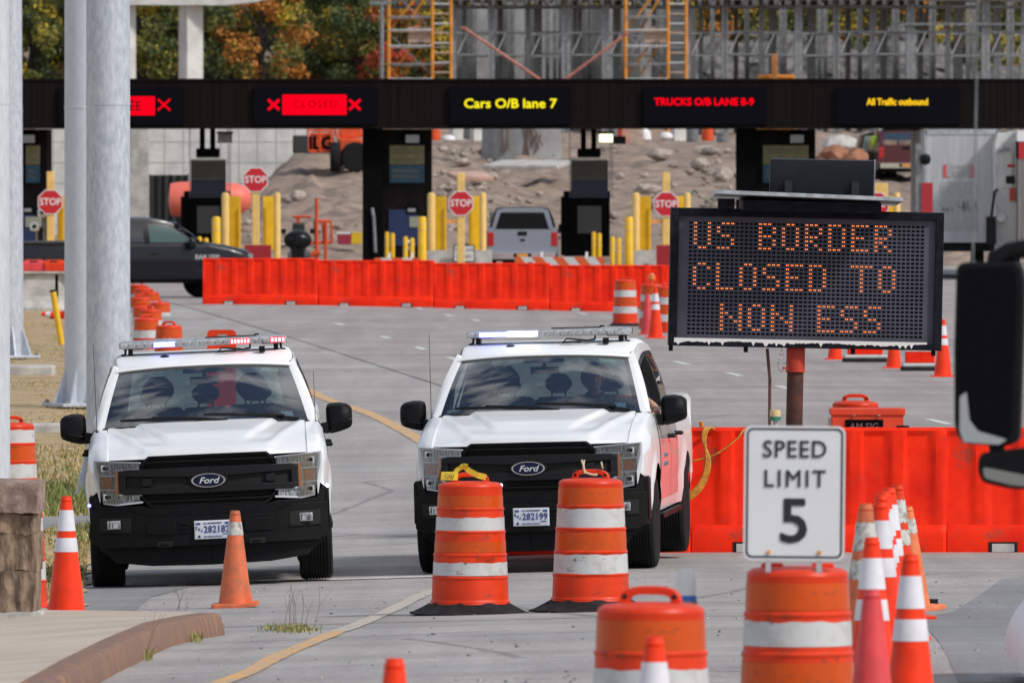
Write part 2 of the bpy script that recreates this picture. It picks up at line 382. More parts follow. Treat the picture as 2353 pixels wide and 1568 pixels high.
strip_line('yellow_line', spline([(a[0].x-.9, a[0].y-7)]+[(p.x, p.y) for p in a]), .12, M_painty)
c = [GZ(1000, 1040), GZ(975, 1017), GZ(860, 955), GZ(725, 905)]
strip_line('faded_yellow_line', spline([(p.x, p.y) for p in b]+[(-.42, 97), (-.30, 106), (-.34, 116)]), .13, M_painty2)
strip_line('yellow_line', spline([(-.34, 116), (-.42, 125)]+[(p.x, p.y) for p in c]+[(c[-1].x-1.5, c[-1].y+28)]), .19, M_painty)
strip_line('stop_line', [(-4.1, 100.9), (-.2, 101.0)], .55, M_paintw)
for px, py in ((885, 776), (966, 801), (1041, 825), (963, 709), (1030, 725), (1096, 737), (1338, 721), (1566, 835), (1687, 861), (1804, 892), (2157, 970), (1225, 712), (2290, 1003), (780, 745)):
    p = GZ(px, py); strip_line('lane_dash', [(p.x-.09, p.y+1.5), (p.x+.09, p.y-1.5)], .13, M_paintw, step=1., off=.012)
# asphalt repairs
def patch(name, pts, mt, off=.004):
    P = [GZ(*p) for p in pts]; m = MB(); m.add([(p.x, p.y, p.z+off) for p in P], [tuple(range(len(P)))])
    o = m.build(name, mt, smooth=0); bm = bmesh.new(); bm.from_mesh(o.data)
    bmesh.ops.triangulate(bm, faces=bm.faces); bmesh.ops.subdivide_edges(bm, edges=bm.edges, cuts=6, use_grid_fill=True)
    for v in bm.verts: v.co.z = G(v.co.x, v.co.y)+off
    bm.to_mesh(o.data); bm.free(); return tag(o, kind='structure')
patch('road_patch', [(140, 1350), (470, 1332), (420, 1352), (345, 1372), (310, 1402), (240, 1425), (90, 1430)], M_patch)
patch('road_patch', [(2110, 1420), (2190, 1405), (2300, 1330), (2420, 1318), (2440, 1568), (2200, 1568)], M_patch)
seam = [(p.x, p.y) for p in (GZ(250, 655), GZ(381, 692), GZ(600, 755), GZ(813, 822), GZ(1025, 890), GZ(1300, 975), GZ(1560, 1050))]
M_road2 = road_material('brownish_asphalt', (.345, .305, .290), (.40, .355, .338), .34)
sy = sorted((b, a) for a, b in seam)
sheet('road_overlay', fr(0, 1, .03), [y for y in near_y if sy[0][0]-2 < y < 330], .007, M_road2, edge=lambda k, y: lin(sy, y)+(25-lin(sy, y))*k)
strip_line('pavement_seam', spline(seam), .018, M_patch, off=.009)
strip_line('pavement_seam', [(-3.4, 83.4), (-.2, 83.0), (3.5, 82.6)], .12, M_patch, off=.004)
# concrete path across the verge
m = MB(); q = [GX(60, 121), GX(205, 121), GX(205, 117.5), GX(60, 117.5)]
m.add([(p.x, p.y, p.z+.06) for p in q]+[(p.x, p.y, p.z-.2) for p in q], [(0, 1, 2, 3), (4, 5, 1, 0), (5, 6, 2, 1), (6, 7, 3, 2), (7, 4, 0, 3)])
tag(m.build('path', M_patch, smooth=0), kind='structure')
# sidewalk with its kerb, bottom left
top = [GZ(495, 1407, .15), GZ(440, 1415, .15), GZ(374, 1429, .15), GZ(287, 1466, .15), GZ(190, 1515, .15), GZ(97, 1568, .15)]
d = (top[-1]-top[-2]).normalized(); top.append(top[-1]+d*9)
farL = [GZ(430, 1404.5, .15), GZ(200, 1402, .15), GZ(-150, 1399, .15)]
P = [(p.x, p.y) for p in top]
m = MB(); secs = []
inner = []
for i, p in enumerate(P):
    t = (Vector(P[min(i+1, len(P)-1)])-Vector(P[max(i-1, 0)])).normalized(); nn = Vector((t.y, -t.x))
    if nn.y > 0: nn = -nn
    z = G(*p)
    prof = [(-.12, .150), (-.02, .150), (.015, .146), (.035, .13), (.06, .02), (.065, -.1)]
    secs.append([(p[0]+nn.x*a, p[1]+nn.y*a, z+h) for a, h in prof]); inner.append((p[0]-nn.x*.12, p[1]-nn.y*.12))
    if i == 0: first = secs[0]
m.loft(secs); m.add(first, [tuple(range(6))])
tag(m.build('kerb', M_kerb, smooth=50), kind='structure')
m = MB(); pol = inner+[(-9, 60), (-9, farL[-1].y)]+[(p.x, p.y) for p in reversed(farL)]
pz = [(x, y, G(x, y)+.152) for x, y in pol]; n = len(pz)
m.add(pz+[(x, y, z-.3) for x, y, z in pz], [tuple(range(n))]+[(i, (i+1) % n, n+(i+1) % n, n+i) for i in range(n)])
tag(m.build('sidewalk', M_walk, smooth=0), kind='structure')
def WZ(x, y): return G(x, y)+.152
# grass blades and weeds
def blade(m, x, y, z, h, lean, mi, wd=.008):
    a = random.uniform(0, 6.28); dx, dy = math.cos(a)*lean*h, math.sin(a)*lean*h; b = random.uniform(-.6, .6); c, s = math.cos(b)*wd, math.sin(b)*wd
    m.add([(x-c, y-s, z-.02), (x+c, y+s, z-.02), (x+c*.7+dx*.4, y+s*.7+dy*.4, z+h*.6), (x-c*.7+dx*.4, y-s*.7+dy*.4, z+h*.6), (x+dx, y+dy, z+h)], [(0, 1, 2, 3), (3, 2, 4)], mi)
M_g1 = mat('grass_green', (.12, .17, .035), .8, col2=(.20, .20, .06), vs=2); M_g2 = mat('grass_straw', (.55, .42, .20), .85, col2=(.36, .28, .12), vs=2)
M_stalk = mat('dry_stalk', (.16, .12, .08), .9)
random.seed(3); m = MB()
for i in range(30000):
    y = 94+random.random()**1.6*150; x = XL(y)-.08-random.random()**1.3*5.2
    gz = noise.noise(Vector((x*.5, y*.12, 9)))
    tall = sm(108, 119, y)*(1-sm(121, 150, y))*.8+.1
    if 117.3 < y < 121.2: continue
    blade(m, x, y, G(x, y)+.04, (.03+tall*.30*max(0, .45+gz))*random.uniform(.5, 1.2), random.uniform(.2, .9), 0 if random.random() < (.05+tall*.95+gz*.5) else 1, .010)
tag(m.build('grass', [M_g1, M_g2], smooth=0, fix=False), 'long green and straw coloured grass on the verge beside the lamp poles', 'grass', kind='stuff')
def weeds(name, label, px, py, wpx, n, h, mats, stalks=0):
    root = None; m = MB()
    for i in range(n):
        p = GZ(px+random.gauss(0, wpx/2), py+random.gauss(0, 3))
        blade(m, p.x, p.y, p.z, h*random.uniform(.3, 1), random.uniform(.2, 1.), 0 if random.random() < .6 else 1, .005)
    for i in range(stalks):
        p = GZ(px+random.gauss(0, wpx/2), py+random.gauss(0, 2)); q = p+Vector((random.uniform(-.1, .1), random.uniform(-.1, .1), random.uniform(.15, .32)))
        mid = p.lerp(q, .55)+Vector((random.uniform(-.03, .03), 0, 0)); m.tube([p, mid, q], [.0018, .0013, .0008], 4, 2)
        m.tube([mid, mid+Vector((random.uniform(-.08, .08), 0, .1))], .0008, 4, 2)
    tag(m.build(name, mats, smooth=0, fix=False), label, 'weed', 'weeds growing from pavement cracks')
WM = [M_g1, M_g2, M_stalk]
weeds('weed_tuft', 'low weed mat with thin dry stalks in the pavement crack right of the kerb end', 672, 1447, 50, 420, .045, WM, 9)
weeds('weed_tuft', 'small green tuft at the foot of the rusty kerb near its end', 446, 1470, 14, 90, .07, WM)
weeds('weed_tuft', 'spiky tuft halfway along the foot of the rusty kerb', 338, 1512, 10, 60, .08, WM, 2)
weeds('weed_tuft', 'brown dead leaf clump beside the kerb end under the dirty cone', 505, 1447, 8, 60, .05, [M_stalk, M_g2, M_stalk])
weeds('weed_tuft', 'sparse dry stalks standing before the left pickup', 405, 1425, 30, 8, .04, WM, 4)
random.seed(21); m = MB()
for i in range(420):                      # grit on the road
    p = GZ(random.uniform(250, 2340), 1330+random.random()**1.3*238); s = random.uniform(.004, .018)*random.uniform(.5, 1.1)
    if p.x < -1.9 and p.y < 84: continue
    m.box((p.x, p.y, p.z+s*.3), (s*random.uniform(.8, 1.8), s, s*.7), random.uniform(0, 3), random.choice((0, 0, 1)))
tag(m.build('grit', [M_patch, M_conc], smooth=0), 'loose grit and small stones scattered over the pavement', 'grit', kind='stuff')
# ================================================================ pickup trucks
def SW(x): return .245*abs(x)**3.2        # the nose sweeps back towards its corners
def strip(m, top, bot, y0, dep, mi=0, xs=None, mirror=False):
    xa, xb = max(top[0][0], bot[0][0]), min(top[-1][0], bot[-1][0])
    X = sorted(set([xa, xb]+[x for x, _ in top+bot if xa < x < xb]+[x for x in fr(xa, xb, .06)[1:-1]]))
    for sgn in ((1, -1) if mirror else (1,)):
        vs = []; fs = []
        for x in X:
            zt, zb = lin(top, x), lin(bot, x); y = SW(x)+y0
            vs += [(sgn*x, y, zt), (sgn*x, y, zb), (sgn*x, y+dep, zb), (sgn*x, y+dep, zt)]
        for i in range(len(X)-1):
            a = 4*i
            for k in range(4): fs.append((a+k, a+(k+1) % 4, a+4+(k+1) % 4, a+4+k))
        fs += [(0, 1, 2, 3), tuple(4*(len(X)-1)+k for k in range(4))]
        m.add(vs, fs, mi)
M_int = mat('interior_grey', (.055, .058, .062), .8, var=.15, vs=10)
M_seat = mat('seat_fabric', (.045, .048, .052), .9, var=.2, vs=25)
M_badge = mat('badge_blue', (.004, .007, .032), .3, spec=.3)
M_bargrey = mat('bar_plastic', (.010, .010, .012), .5, spec=.2)
M_turn = mat('turn_lens', (.34, .075, .03), .25, coat=.4)
M_plate = mat('plate_white', (.62, .64, .70), .4, col2=(.52, .56, .68), vs=9)
M_plateb = mat('plate_blue', (.03, .05, .20), .5)
M_refl = mat('lamp_reflector', (.46, .48, .51), .3, .0, col2=(.03, .033, .038), vs=30, lo=.40, hi=.60, stretch=(3.4, 1, .5))
M_trim = mat('silver_trim', (.58, .60, .64), .25, 0., spec=.6)
M_bar = mat('light_bar_lens', (.50, .52, .54), .15, coat=.6, col2=(.26, .27, .29), vs=30, lo=.4, hi=.6)
M_blue = glow('blue_led', (.16, .18, 1.), 4.2); M_bluew = glow('white_led', (.72, .80, 1.), 7); M_redled = glow('red_led', (1., .03, .06), 2.6); M_redcore = glow('red_led_core', (1., .50, .48), 3); M_bluecore = glow('blue_led_core', (.62, .66, 1.), 3.5)
def hz(y): return lin([(.06, 1.080), (.10, 1.096), (.16, 1.112), (.35, 1.165), (.7, 1.235), (1.3, 1.318)], y)
def pickup(label, loc, rot, paint, o):
    T = thing('pickup_truck', label, 'pickup truck', loc, rot)
    hi = o.get('detail', True)
    AX0, AX1, LEN = o.get('front_axle', .95), 4.64, 5.88
    def zb(y):
        for c in (AX0, AX1):
            d = abs(y-c)
            if d < .49: return max(.46, .40+math.sqrt(max(0, .49**2-d*d)))
        return .80 if y < .3 else (.46 if y < 5.45 else .62)
    def hw(y): return lin([(.0, .955), (.25, .985), (.6, 1.008), (1.2, 1.012), (5.5, 1.005), (5.88, .985)], y)
    def sidex(y, z):
        arch = 0
        for c in (AX0, AX1):
            d = math.hypot(y-c, z-.40); arch = max(arch, .022*(1-sm(.49, .62, d)))
        return hw(y)*(1-.05*max(0, (.78-z)/.4)**2-.018*max(0, (z-.95)/.2)**2) + arch - .012*math.exp(-((z-.70)/.06)**2)
    st = YS((.06, .46, .05), (.46, 1.44+(AX0-.95), .035), (1.44+(AX0-.95), 4.15, .3), (4.15, 5.13, .035), (5.13, 5.88, .15))
    m = MB()
    for sg in (1, -1):
        secs = []
        for y in st:
            b = zb(y); q = []
            zt = hz(y)-.10 if y < 1.3 else (1.21 if y < 3.9 else 1.28)
            for k in range(10):
                z = b+(zt-b)*k/9; q.append((sidex(y, z), z))
            if y < 1.3: h = hz(y); q += [(hw(y)*.965, h-.06), (.935*hw(y), h-.022), (.89, h-.006), (.835, h), (.80, h-.03), (.78, h-.12)]
            elif y < 3.9: q += [(.968, 1.262), (.948, 1.298), (.92, 1.312), (.86, 1.312), (.85, 1.28), (.85, 1.0)]
            else: q += [(.975, 1.33), (.955, 1.365), (.92, 1.375), (.84, 1.375), (.83, 1.35), (.82, .85)]
            f = max(0, 1-(y-.06)/.9)**1.5
            secs.append([(sg*x, y+SW(min(x, .97))*f, z) for x, z in q])
        m.loft(secs); m.add(secs[0], [tuple(range(len(secs[0])))]); m.add(secs[-1], [tuple(range(len(secs[-1])))])
    m.b2(-.98, .98, 5.84, 5.89, .66, 1.33); m.b2(-.83, .83, 3.93, 3.97, .8, 1.34)      # tailgate, bed front
    m.build('body', paint, T, smooth=40)
    m = MB(); m.b2(-.80, .80, 4.0, 5.84, .78, .85); m.b2(-.78, .78, .5, 3.95, .5, .62)
    for c in (AX0, AX1):
        for s in (-1, 1): m.b2(s*.9, s*.55, c-.47, c+.47, .5, .96)
    m.b2(-.56, .56, .3, 5.6, .36, .55)
    m.build('underbody', M_dark, T, smooth=0)
    # hood with its raised centre and creases
    m = MB(); secs = []
    for y in YS((.105, .16, .03), (.16, 1.32, .05)):
        row = []
        for x in [i/36*.828 for i in range(-36, 37)]:
            a = abs(x); cr = lin([(.06, .24), (.45, .31), (1.3, .56)], y)
            z = hz(y)+.004+.016*sm(cr+.05, cr-.01, a) if False else hz(y)+.004
            z += .028*(1-sm(cr-.008, cr+.04, a))*sm(.3, .7, y) + .012*(1-sm(.2, .9, a))
            z -= .012*sm(.60, .828, a); z += .026*(1-sm(.49, .60, a))*(1-sm(.12, .55, y)); z += .018*math.exp(-((a-lin([(.06, .48), (1.3, .80)], y))/.05)**2)*sm(.1, .5, y)
            f = max(0, 1-(y-.06)/1.1)**1.5; yy = y+SW(x)*f+.05*(1-a*a)*(-1)*sm(1.1, 1.32, y)
            if y < .12: z = hz(y)-.010
            row.append((x, yy, z))
        secs.append(row)
    m.loft(secs); m.build('hood', paint, T, smooth=30)
    m = MB(); m.loft([[(x, .06+SW(x)+d, 1.10+k) for x in fr(-.828, .828, .06)] for d, k in ((.0, -.035), (.12, -.05), (.6, .02), (.9, .06))]); m.build('engine_bay', M_dark, T, smooth=0)
    # cowl
    m = MB(); secs = []
    for d, z in ((1.16, 1.312), (1.24, 1.338), (1.36, 1.352)): secs.append([(x, d+.10*abs(x/.85)**2, z-.02*abs(x/.85)**2) for x in fr(-.87, .87, .06)])
    m.loft(secs)
    for i in range(16):
        x = -.62+i*.083; m.box((x, 1.225+.1*(x/.85)**2, 1.336-.02*(x/.85)**2), (.05, .03, .012), None, 1)
    m.build('cowl', [M_blackpl, M_dark], T, smooth=40)
    # ---- nose
    if hi:
        gt = [(0, 1.110), (.49, 1.108), (.535, 1.075), (.575, .99)]
        gb = [(0, .678), (.46, .68), (.50, .70), (.575, .80)]
        m = MB(); strip(m, gt, gb, .075, .03, 1, mirror=True)
        rim = MB()
        strip(m, [(0, 1.114), (.49, 1.112), (.538, 1.076), (.57, 1.02)], [(0, 1.098), (.475, 1.096), (.515, 1.062), (.56, .99)], .028, .06, 0, mirror=True)
        strip(m, [(0, .70), (.455, .70), (.495, .72), (.56, .80)], [(0, .672), (.465, .675), (.51, .70), (.575, .79)], .028, .06, 0, mirror=True)
        for z in (1.062, .735): strip(m, [(0, z+.008), (.525, z+.008)], [(0, z-.010), (.525, z-.010)], .042, .03, 2, mirror=True)
        for z in (1.038, .765): strip(m, [(0, z+.003), (.53, z+.003)], [(0, z-.005), (.53, z-.005)], .055, .02, 2, mirror=True)
        for i in range(24):                                                   # fine mesh behind the bars
            x = .02+i*.022; strip(m, [(x, 1.08), (x+.004, 1.08)], [(x, 1.0), (x+.004, 1.0)], .066, .01, 2, mirror=True); strip(m, [(x, .80), (x+.004, .80)], [(x, .71), (x+.004, .71)], .066, .01, 2, mirror=True)
        m.build('grille', [M_blackpl, M_dark, M_gloss], T, smooth=35, bevel=.004)
        m = MB()                                                              # the wide centre bar
        strip(m, [(0, 1.0), (.735, .995)], [(0, .80), (.735, .805)], .035, .05, 1, mirror=True)
        strip(m, [(0, 1.008), (.70, 1.005), (.745, .985)], [(0, .922), (.745, .95)], .0, .06, 0, mirror=True)
        strip(m, [(0, .868), (.745, .845)], [(0, .792), (.70, .795), (.745, .815)], .0, .06, 0, mirror=True)
        strip(m, [(.475, .925), (.555, .935)], [(.475, .865), (.555, .86)], .004, .05, 0, mirror=True)
        strip(m, [(.69, .955), (.745, .955)], [(.69, .84), (.745, .84)], .002, .05, 0, mirror=True)
        strip(m, [(0, .925), (.16, .925)], [(0, .865), (.16, .865)], .003, .05, 0, mirror=True)
        m.build('grille_bar', [M_bargrey, M_dark], T, smooth=35, bevel=.006)
        m = MB(); E = lambda a, b, y, mi: m.lathe([(0.0001, y), (1, y), (1, y+.02)], n=40, axis='Y', mi=mi)
        m.lathe([(.142, -.008), (.142, -.016)], axis='Y', n=40, mi=1); m.lathe([(.128, -.016), (.128, -.021)], axis='Y', n=40, mi=0); m.lathe([(.152, .0), (.152, -.008)], axis='Y', n=40, mi=2)
        m.v = [(x, y, z*.41+.895) for x, y, z in m.v]
        bd = m.build('badge', [M_badge, M_chrome, M_gloss], T, smooth=30)
        text('Ford', .052, M_trim, 'lettering', bd, (0, -.0225, .893), shear=.32, sx=1.18, bold=.025, ext=.001)
        # headlights: C-shaped around the bar
        for s in (1, -1):
            m = MB()
            def hs(top, bot, y0, dep, mi):
                k = MB(); strip(k, top, bot, y0, dep, mi); m.add([(s*x, y, z) for x, y, z in k.v], k.f, mi)
            hs([(.556, 1.062), (.945, 1.086)], [(.575, 1.008), (.765, 1.006), (.77, .955), (.925, .958)], .03, .05, 0)
            hs([(.77, .957), (.925, .959)], [(.77, .842), (.905, .845)], .035, .05, 1)
            hs([(.765, .845), (.91, .848)], [(.765, .72), (.885, .735)], .03, .05, 0)
            hs([(.575, .795), (.768, .80)], [(.55, .735), (.768, .718)], .03, .05, 0)
            # chrome rims
            for tp, bt in (([(.55, 1.066), (.948, 1.09)], [(.556, 1.054), (.945, 1.078)]), ([(.765, .965), (.93, .967)], [(.765, .953), (.928, .955)]), ([(.765, .848), (.91, .851)], [(.765, .838), (.908, .841)]), ([(.55, .742), (.768, .726), (.885, .742)], [(.55, .728), (.768, .710), (.88, .726)]), ([(.555, .80), (.77, .808)], [(.55, .788), (.77, .796)]), ([(.575, 1.014), (.77, 1.012)], [(.575, 1.002), (.77, 1.0)])):
                hs(tp, bt, .012, .06, 2)
            hs([(.905, .965), (.93, 1.08), (.952, 1.088)], [(.885, .74), (.91, .735), (.952, .95)], .018, .05, 2)
            hs([(.752, 1.003), (.772, 1.0)], [(.752, .80), (.772, .803)], .008, .05, 3)
            hs([(.80, .944), (.895, .947)], [(.80, .858), (.885, .86)], .026, .03, 5)
            for cx, cz, r in ((.85, 1.025, .036), (.84, .785, .034)):
                y = SW(cx)+.022; m.box((s*cx, y, cz), (.075, .02, .05), None, 2); m.box((s*cx, y-.011, cz), (.05, .01, .03), None, 4)
            h = m.build('headlight', [M_refl, M_refl, M_trim, M_amber, M_gloss, M_turn], T, smooth=35)
            k = MB(); top = [(.556, 1.07), (.948, 1.09)]
            strip(k, top, [(.565, .99), (.745, .99), (.746, .72), (.88, .73), (.945, 1.0)], .004, .004); k.v = [(s*x, y, z) for x, y, z in k.v]
            k.build('lens', M_lens, h, smooth=35)
        # bumper
        m = MB()
        up = [(0, .675), (.47, .675), (.55, .702), (.89, .706), (.935, .79), (.99, .80)]
        strip(m, up, [(0, .58), (.55, .60), (.75, .66), (.99, .665)], .012, .3, 0, mirror=True)
        lo_t = [(0, .600), (.53, .606), (.60, .626), (.70, .665), (.80, .672), (.985, .672)]
        strip(m, lo_t, [(0, .36), (.90, .36), (.985, .40)], -.035, .25, 0, mirror=True)
        for s in (1, -1):
            m.b2(s*.97, s*1.0, .25, .50, .44, .785); m.b2(s*.93, s*.985, .23, .46, .40, .775)
        strip(m, [(.28, .565), (.53, .568)], [(.285, .46), (.525, .462)], -.052, .03, 0, mirror=True)
        for z in (.55, .515, .48): strip(m, [(.17, z), (.255, z)], [(.17, z-.016), (.255, z-.016)], -.046, .03, 0, mirror=True)
        strip(m, [(.66, .605), (.92, .61)], [(.66, .485), (.92, .49)], -.038, .01, 1, mirror=True)
        strip(m, [(.655, .488), (.93, .492)], [(.655, .478), (.93, .482)], -.05, .03, 0, mirror=True)
        strip(m, [(.31, .40), (.46, .402)], [(.32, .355), (.45, .356)], -.045, .04, 1, mirror=True)
        strip(m, [(.35, .385), (.42, .386)], [(.35, .372), (.42, .373)], -.056, .03, 0, mirror=True)
        bp = m.build('bumper', [M_blackpl, M_dark], T, smooth=35, bevel=.010, seg=2)
        for s in (1, -1):
            m = MB(); y = SW(.80)-.052; m.box((s*.80, y, .555), (.108, .03, .07), None, 0); m.box((s*.80, y-.016, .555), (.09, .006, .055), None, 1)
            m.build('fog_light', [M_chrome, M_refl], bp, smooth=30, bevel=.004)
        m = MB(); m.box((.02, -.062, .487), (.306, .006, .152), None, 0); m.box((.02, -.0665, .487), (.292, .004, .138), None, 1)
        m.box((-.10, -.070, .538), (.036, .004, .016), None, 2); m.box((.14, -.070, .538), (.036, .004, .016), None, 2); m.box((.125, -.070, .448), (.05, .004, .008), None, 2)
        m.lathe([(.012, -.0685), (.012, -.072)], (-.095, 0, .432), 14, 2, 'Y')
        pl = m.build('licence_plate', [M_wh, M_plate, M_plateb], bp, smooth=0, bevel=.002)
        if o.get('plate'):
            text(o['plate'], .058, M_plateb, 'lettering', pl, (.052, -.071, .488), sx=.86, bold=.02, ext=.001, space=1.06)
            text('U.S. GOVERNMENT', .013, M_plateb, 'lettering', pl, (.02, -.071, .541), ext=.001, bold=.02)
            text('FOR OFFICIAL USE ONLY', .010, M_plateb, 'lettering', pl, (.02, -.071, .431), ext=.001, bold=.02)
            for i, ch in enumerate('DHS'): text(ch, .024, M_plateb, 'lettering', pl, (-.115+i*.022, -.071, .503-i*.012), sx=.7, ext=.001, bold=.02)
        m = MB(); strip(m, [(0, .37), (.93, .37)], [(0, .19), (.5, .20), (.80, .235), (.86, .30), (.93, .345)], .06, .03, 0, mirror=True)
        m.build('air_dam', M_blackpl, T, smooth=40, bevel=.004)
    else:
        m = MB(); strip(m, [(0, 1.06), (.6, 1.05)], [(0, .7), (.6, .72)], .03, .05, 1, mirror=True); strip(m, [(0, .74), (.99, .74)], [(0, .36), (.98, .4)], -.03, .3, 0, mirror=True)
        m.b2(.985, 1.004, .22, .50, .47, .80); m.b2(-1.004, -.985, .22, .50, .47, .80); m.build('bumper', [M_chrome if o.get('chrome') else M_blackpl, M_dark], T, smooth=35)
        for s in (1, -1):
            m = MB(); strip(m, [(.62, 1.05), (.95, 1.07)], [(.62, .84), (.93, .86)], .02, .06); m.v = [(s*x, y, z) for x, y, z in m.v]; m.build('headlight', M_refl, T)
    # ---- wheels
    def wheel(x, y):
        prof = [(.21, -.12), (.30, -.137), (.36, -.14), (.392, -.125), (.402, -.092)]
        for k in range(-3, 4):
            c = k*.025; prof += [(.403, c-.008), (.403, c+.006), (.394, c+.008), (.394, c+.012)]
        prof += [(.402, .096), (.392, .125), (.36, .14), (.30, .137), (.21, .12)]
        wr = thing('wheel', None, None); wr.parent = T; wr.location = (x, y, .40); del_ = wr
        if 'label' in wr: del wr['label']
        m = MB(); m.lathe(prof, n=56, axis='X'); tyre = m.build('tyre', M_rubber, wr, smooth=40)
        m = MB(); s = 1 if x > 0 else -1
        m.lathe([(.0001, s*.06), (.06, s*.075), (.075, s*.05), (.19, s*.03), (.205, s*.09), (.225, s*.118), (.228, -s*.12), (.0001, -s*.1)], n=40, axis='X', caps=False)
        for k in range(6):
            q = k*math.pi/3; m.box((s*.06, .13*math.cos(q), .13*math.sin(q)), (.04, .05, .17), Matrix.Rotation(q-math.pi/2, 3, 'X'))
        m.build('rim', M_rim, wr, smooth=35)
    for y in (AX0, AX1):
        for x in (-.872, .872): wheel(x, y)
    # ---- cab
    CR = 3.86                                                                  # back of the cab
    def roofz(y, x):
        return 1.833+.112*sm(1.9, 2.7, y)-.03*sm(3.3, CR, y) - .035*abs(x/.74)**2.4
    m = MB(); secs = []
    ribs = o.get('ribs', True)
    for y in YS((1.90, 2.3, .05), (2.3, CR, .2)):
        row = []
        for x in [(.76, -.075), (.757, -.04), (.74, -.012)]+[(v, 0) for v in fr(.70, -.70, .0467)]+[(-.74, -.012), (-.757, -.04), (-.76, -.075)]:
            xx, dz = x; z = roofz(y, xx)+dz
            if ribs and abs(xx) < .66 and 2.15 < y < 3.7: z += .009 if math.sin(abs(xx)*2*math.pi/.28+.6) > 0 else 0
            row.append((xx*lin([(1.9, .975), (2.5, 1.0), (CR, .985)], y), y+.10*(abs(xx)/.75)**2*(1-sm(1.9, 2.4, y)), z))
        secs.append(row)
    m.loft(secs); m.loft([[(x, 1.90+.10*(abs(x)/.75)**2+d, roofz(1.9, x)+h) for x in fr(-.74, .74, .08)] for d, h in ((0, -.0), (-.012, -.02), (.01, -.03))])
    rf = m.build('roof', M_roofw if paint is M_white else paint, T, smooth=35)
    m = MB(); m.loft([[(x, y, roofz(y, x)-.05) for x in fr(-.72, .72, .12)] for y in (1.98, 2.5, 3.2, CR-.02)]); m.build('headliner', M_int, T, smooth=40)
    # windscreen corners and side line
    wb = lambda x: (x, 1.27+.12*(abs(x)/.87)**2, 1.328-.02*(abs(x)/.87)**2)
    wt = lambda x: (x, 1.915+.10*(abs(x)/.73)**2, roofz(1.9, x)-.022)
    m = MB(); secs = []
    for k in fr(0, 1, .1):
        row = []
        for u in fr(-1, 1, .1):
            a, b = Vector(wb(u*.86)), Vector(wt(u*.715)); v = a.lerp(b, k); bow = .035*math.sin(k*math.pi); v += Vector((0, -bow*.7, bow*.5)); row.append(v)
        secs.append(row)
    m.loft(secs); ws = m.build('windscreen', M_glass, T, smooth=60)
    m = MB(); m2 = []                                                          # black frit band on the glass edge
    def wsp(u, k):
        a, b = Vector(wb(u*.86)), Vector(wt(u*.715)); v = a.lerp(b, k); bow = .035*math.sin(k*math.pi); return v+Vector((0, -bow*.7+.006, bow*.5-.004))
    m.loft([[wsp(u, 1-t) for u in fr(-1, 1, .1)] for t in (0, .055)]); m.loft([[wsp(u, t) for u in fr(-1, 1, .1)] for t in (0, .06)])
    for s in (-1, 1): m.loft([[wsp(s*t, k) for k in fr(0, 1, .1)] for t in (.95, 1)])
    m.loft([[wsp(u, 1-t) for u in fr(-.24, .24, .06)] for t in (.05, .12)])
    m.build('frit_band', M_gloss, ws, smooth=60, fix=False)
    m = MB()
    for s in (1, -1):
        secs = []
        for k in fr(0, 1, .1):
            a = Vector(wb(s*.862)).lerp(Vector(wt(s*.717)), k); b = Vector((s*.945, 1.46, 1.312)).lerp(Vector((s*.762, 2.10, 1.835)), k)
            bow = .035*math.sin(k*math.pi); a += Vector((0, -bow*.7, bow*.5)); b += Vector((s*.012*math.sin(k*math.pi), -.02*math.sin(k*math.pi), bow*.4))
            c = a.lerp(b, .5)+Vector((s*.022, -.018, .006))*(1-.95*k); ain = a+Vector((0, .05, -.03)); bin_ = b+Vector((-s*.04, .02, -.02))
            secs.append([ain, a, a.lerp(c, .6)+Vector((s*.004, -.004, 0)), c, b, bin_])
        m.loft(secs)
        # roof rail, rear pillar, cab back
        for (y0, y1) in ((2.08, CR),): m.loft([[(s*(.775-.015), y, roofz(y, .76)-.03), (s*.775, y, roofz(y, .76)-.065), (s*.79, y, roofz(y, .76)-.115), (s*.755, y, roofz(y, .76)-.12)] for y in fr(y0, y1, .2)])
        m.add([(s*.95, CR+.08, 1.31), (s*.95, CR-.22, 1.31), (s*.775, CR-.28, 1.80), (s*.765, CR-.05, 1.80)], [(0, 1, 2, 3)])
        m.add([(s*.95, CR+.08, 1.26), (s*.765, CR-.05, 1.83), (s*.60, CR-.05, 1.83), (s*.70, CR+.05, 1.26)], [(0, 1, 2, 3)])
        m.add([(s*.95, CR+.08, 1.27), (s*.95, CR+.08, .8), (0, CR+.08, .8), (0, CR+.08, 1.34), (s*.70, CR+.08, 1.34)], [(0, 1, 2, 3, 4)])
        m.add([(s*.7, CR-.05, 1.83), (0, CR-.05, 1.86), (0, CR-.05, 1.76), (s*.62, CR-.05, 1.76)], [(0, 1, 2, 3)])
    m.build('cab_frame', paint, T, smooth=40)
    m = MB()
    for s in (1, -1): m.add([(s*.70, CR+.06, 1.34), (0, CR+.06, 1.34), (0, CR-.04, 1.77), (s*.62, CR-.04, 1.77)], [(0, 1, 2, 3)])
    m.build('rear_window', M_glass, T, smooth=0)
    # side windows and doors
    for s in (1, -1):
        def sp(y, k, off=0): 
            a, b = Vector((s*.948, y, 1.312)), Vector((s*.792, y+.03, roofz(y, .76)-.10)); v = a.lerp(b, k); v.x += s*(.018*math.sin(k*math.pi)+off); return v
        m = MB()
        yf = lambda k: 1.50+.58*k
        # black surrounds
        m.loft([[sp(yf(k)+d, k, .004) for k in fr(0, 1, .1)] for d in (0, .05)])
        m.loft([[sp(y, k, .004) for y in fr(2.10, CR-.3, .2)] for k in (.93, 1.0)]); m.loft([[sp(y, k, .004) for y in fr(1.5, CR-.2, .2)] for k in (0, .05)])
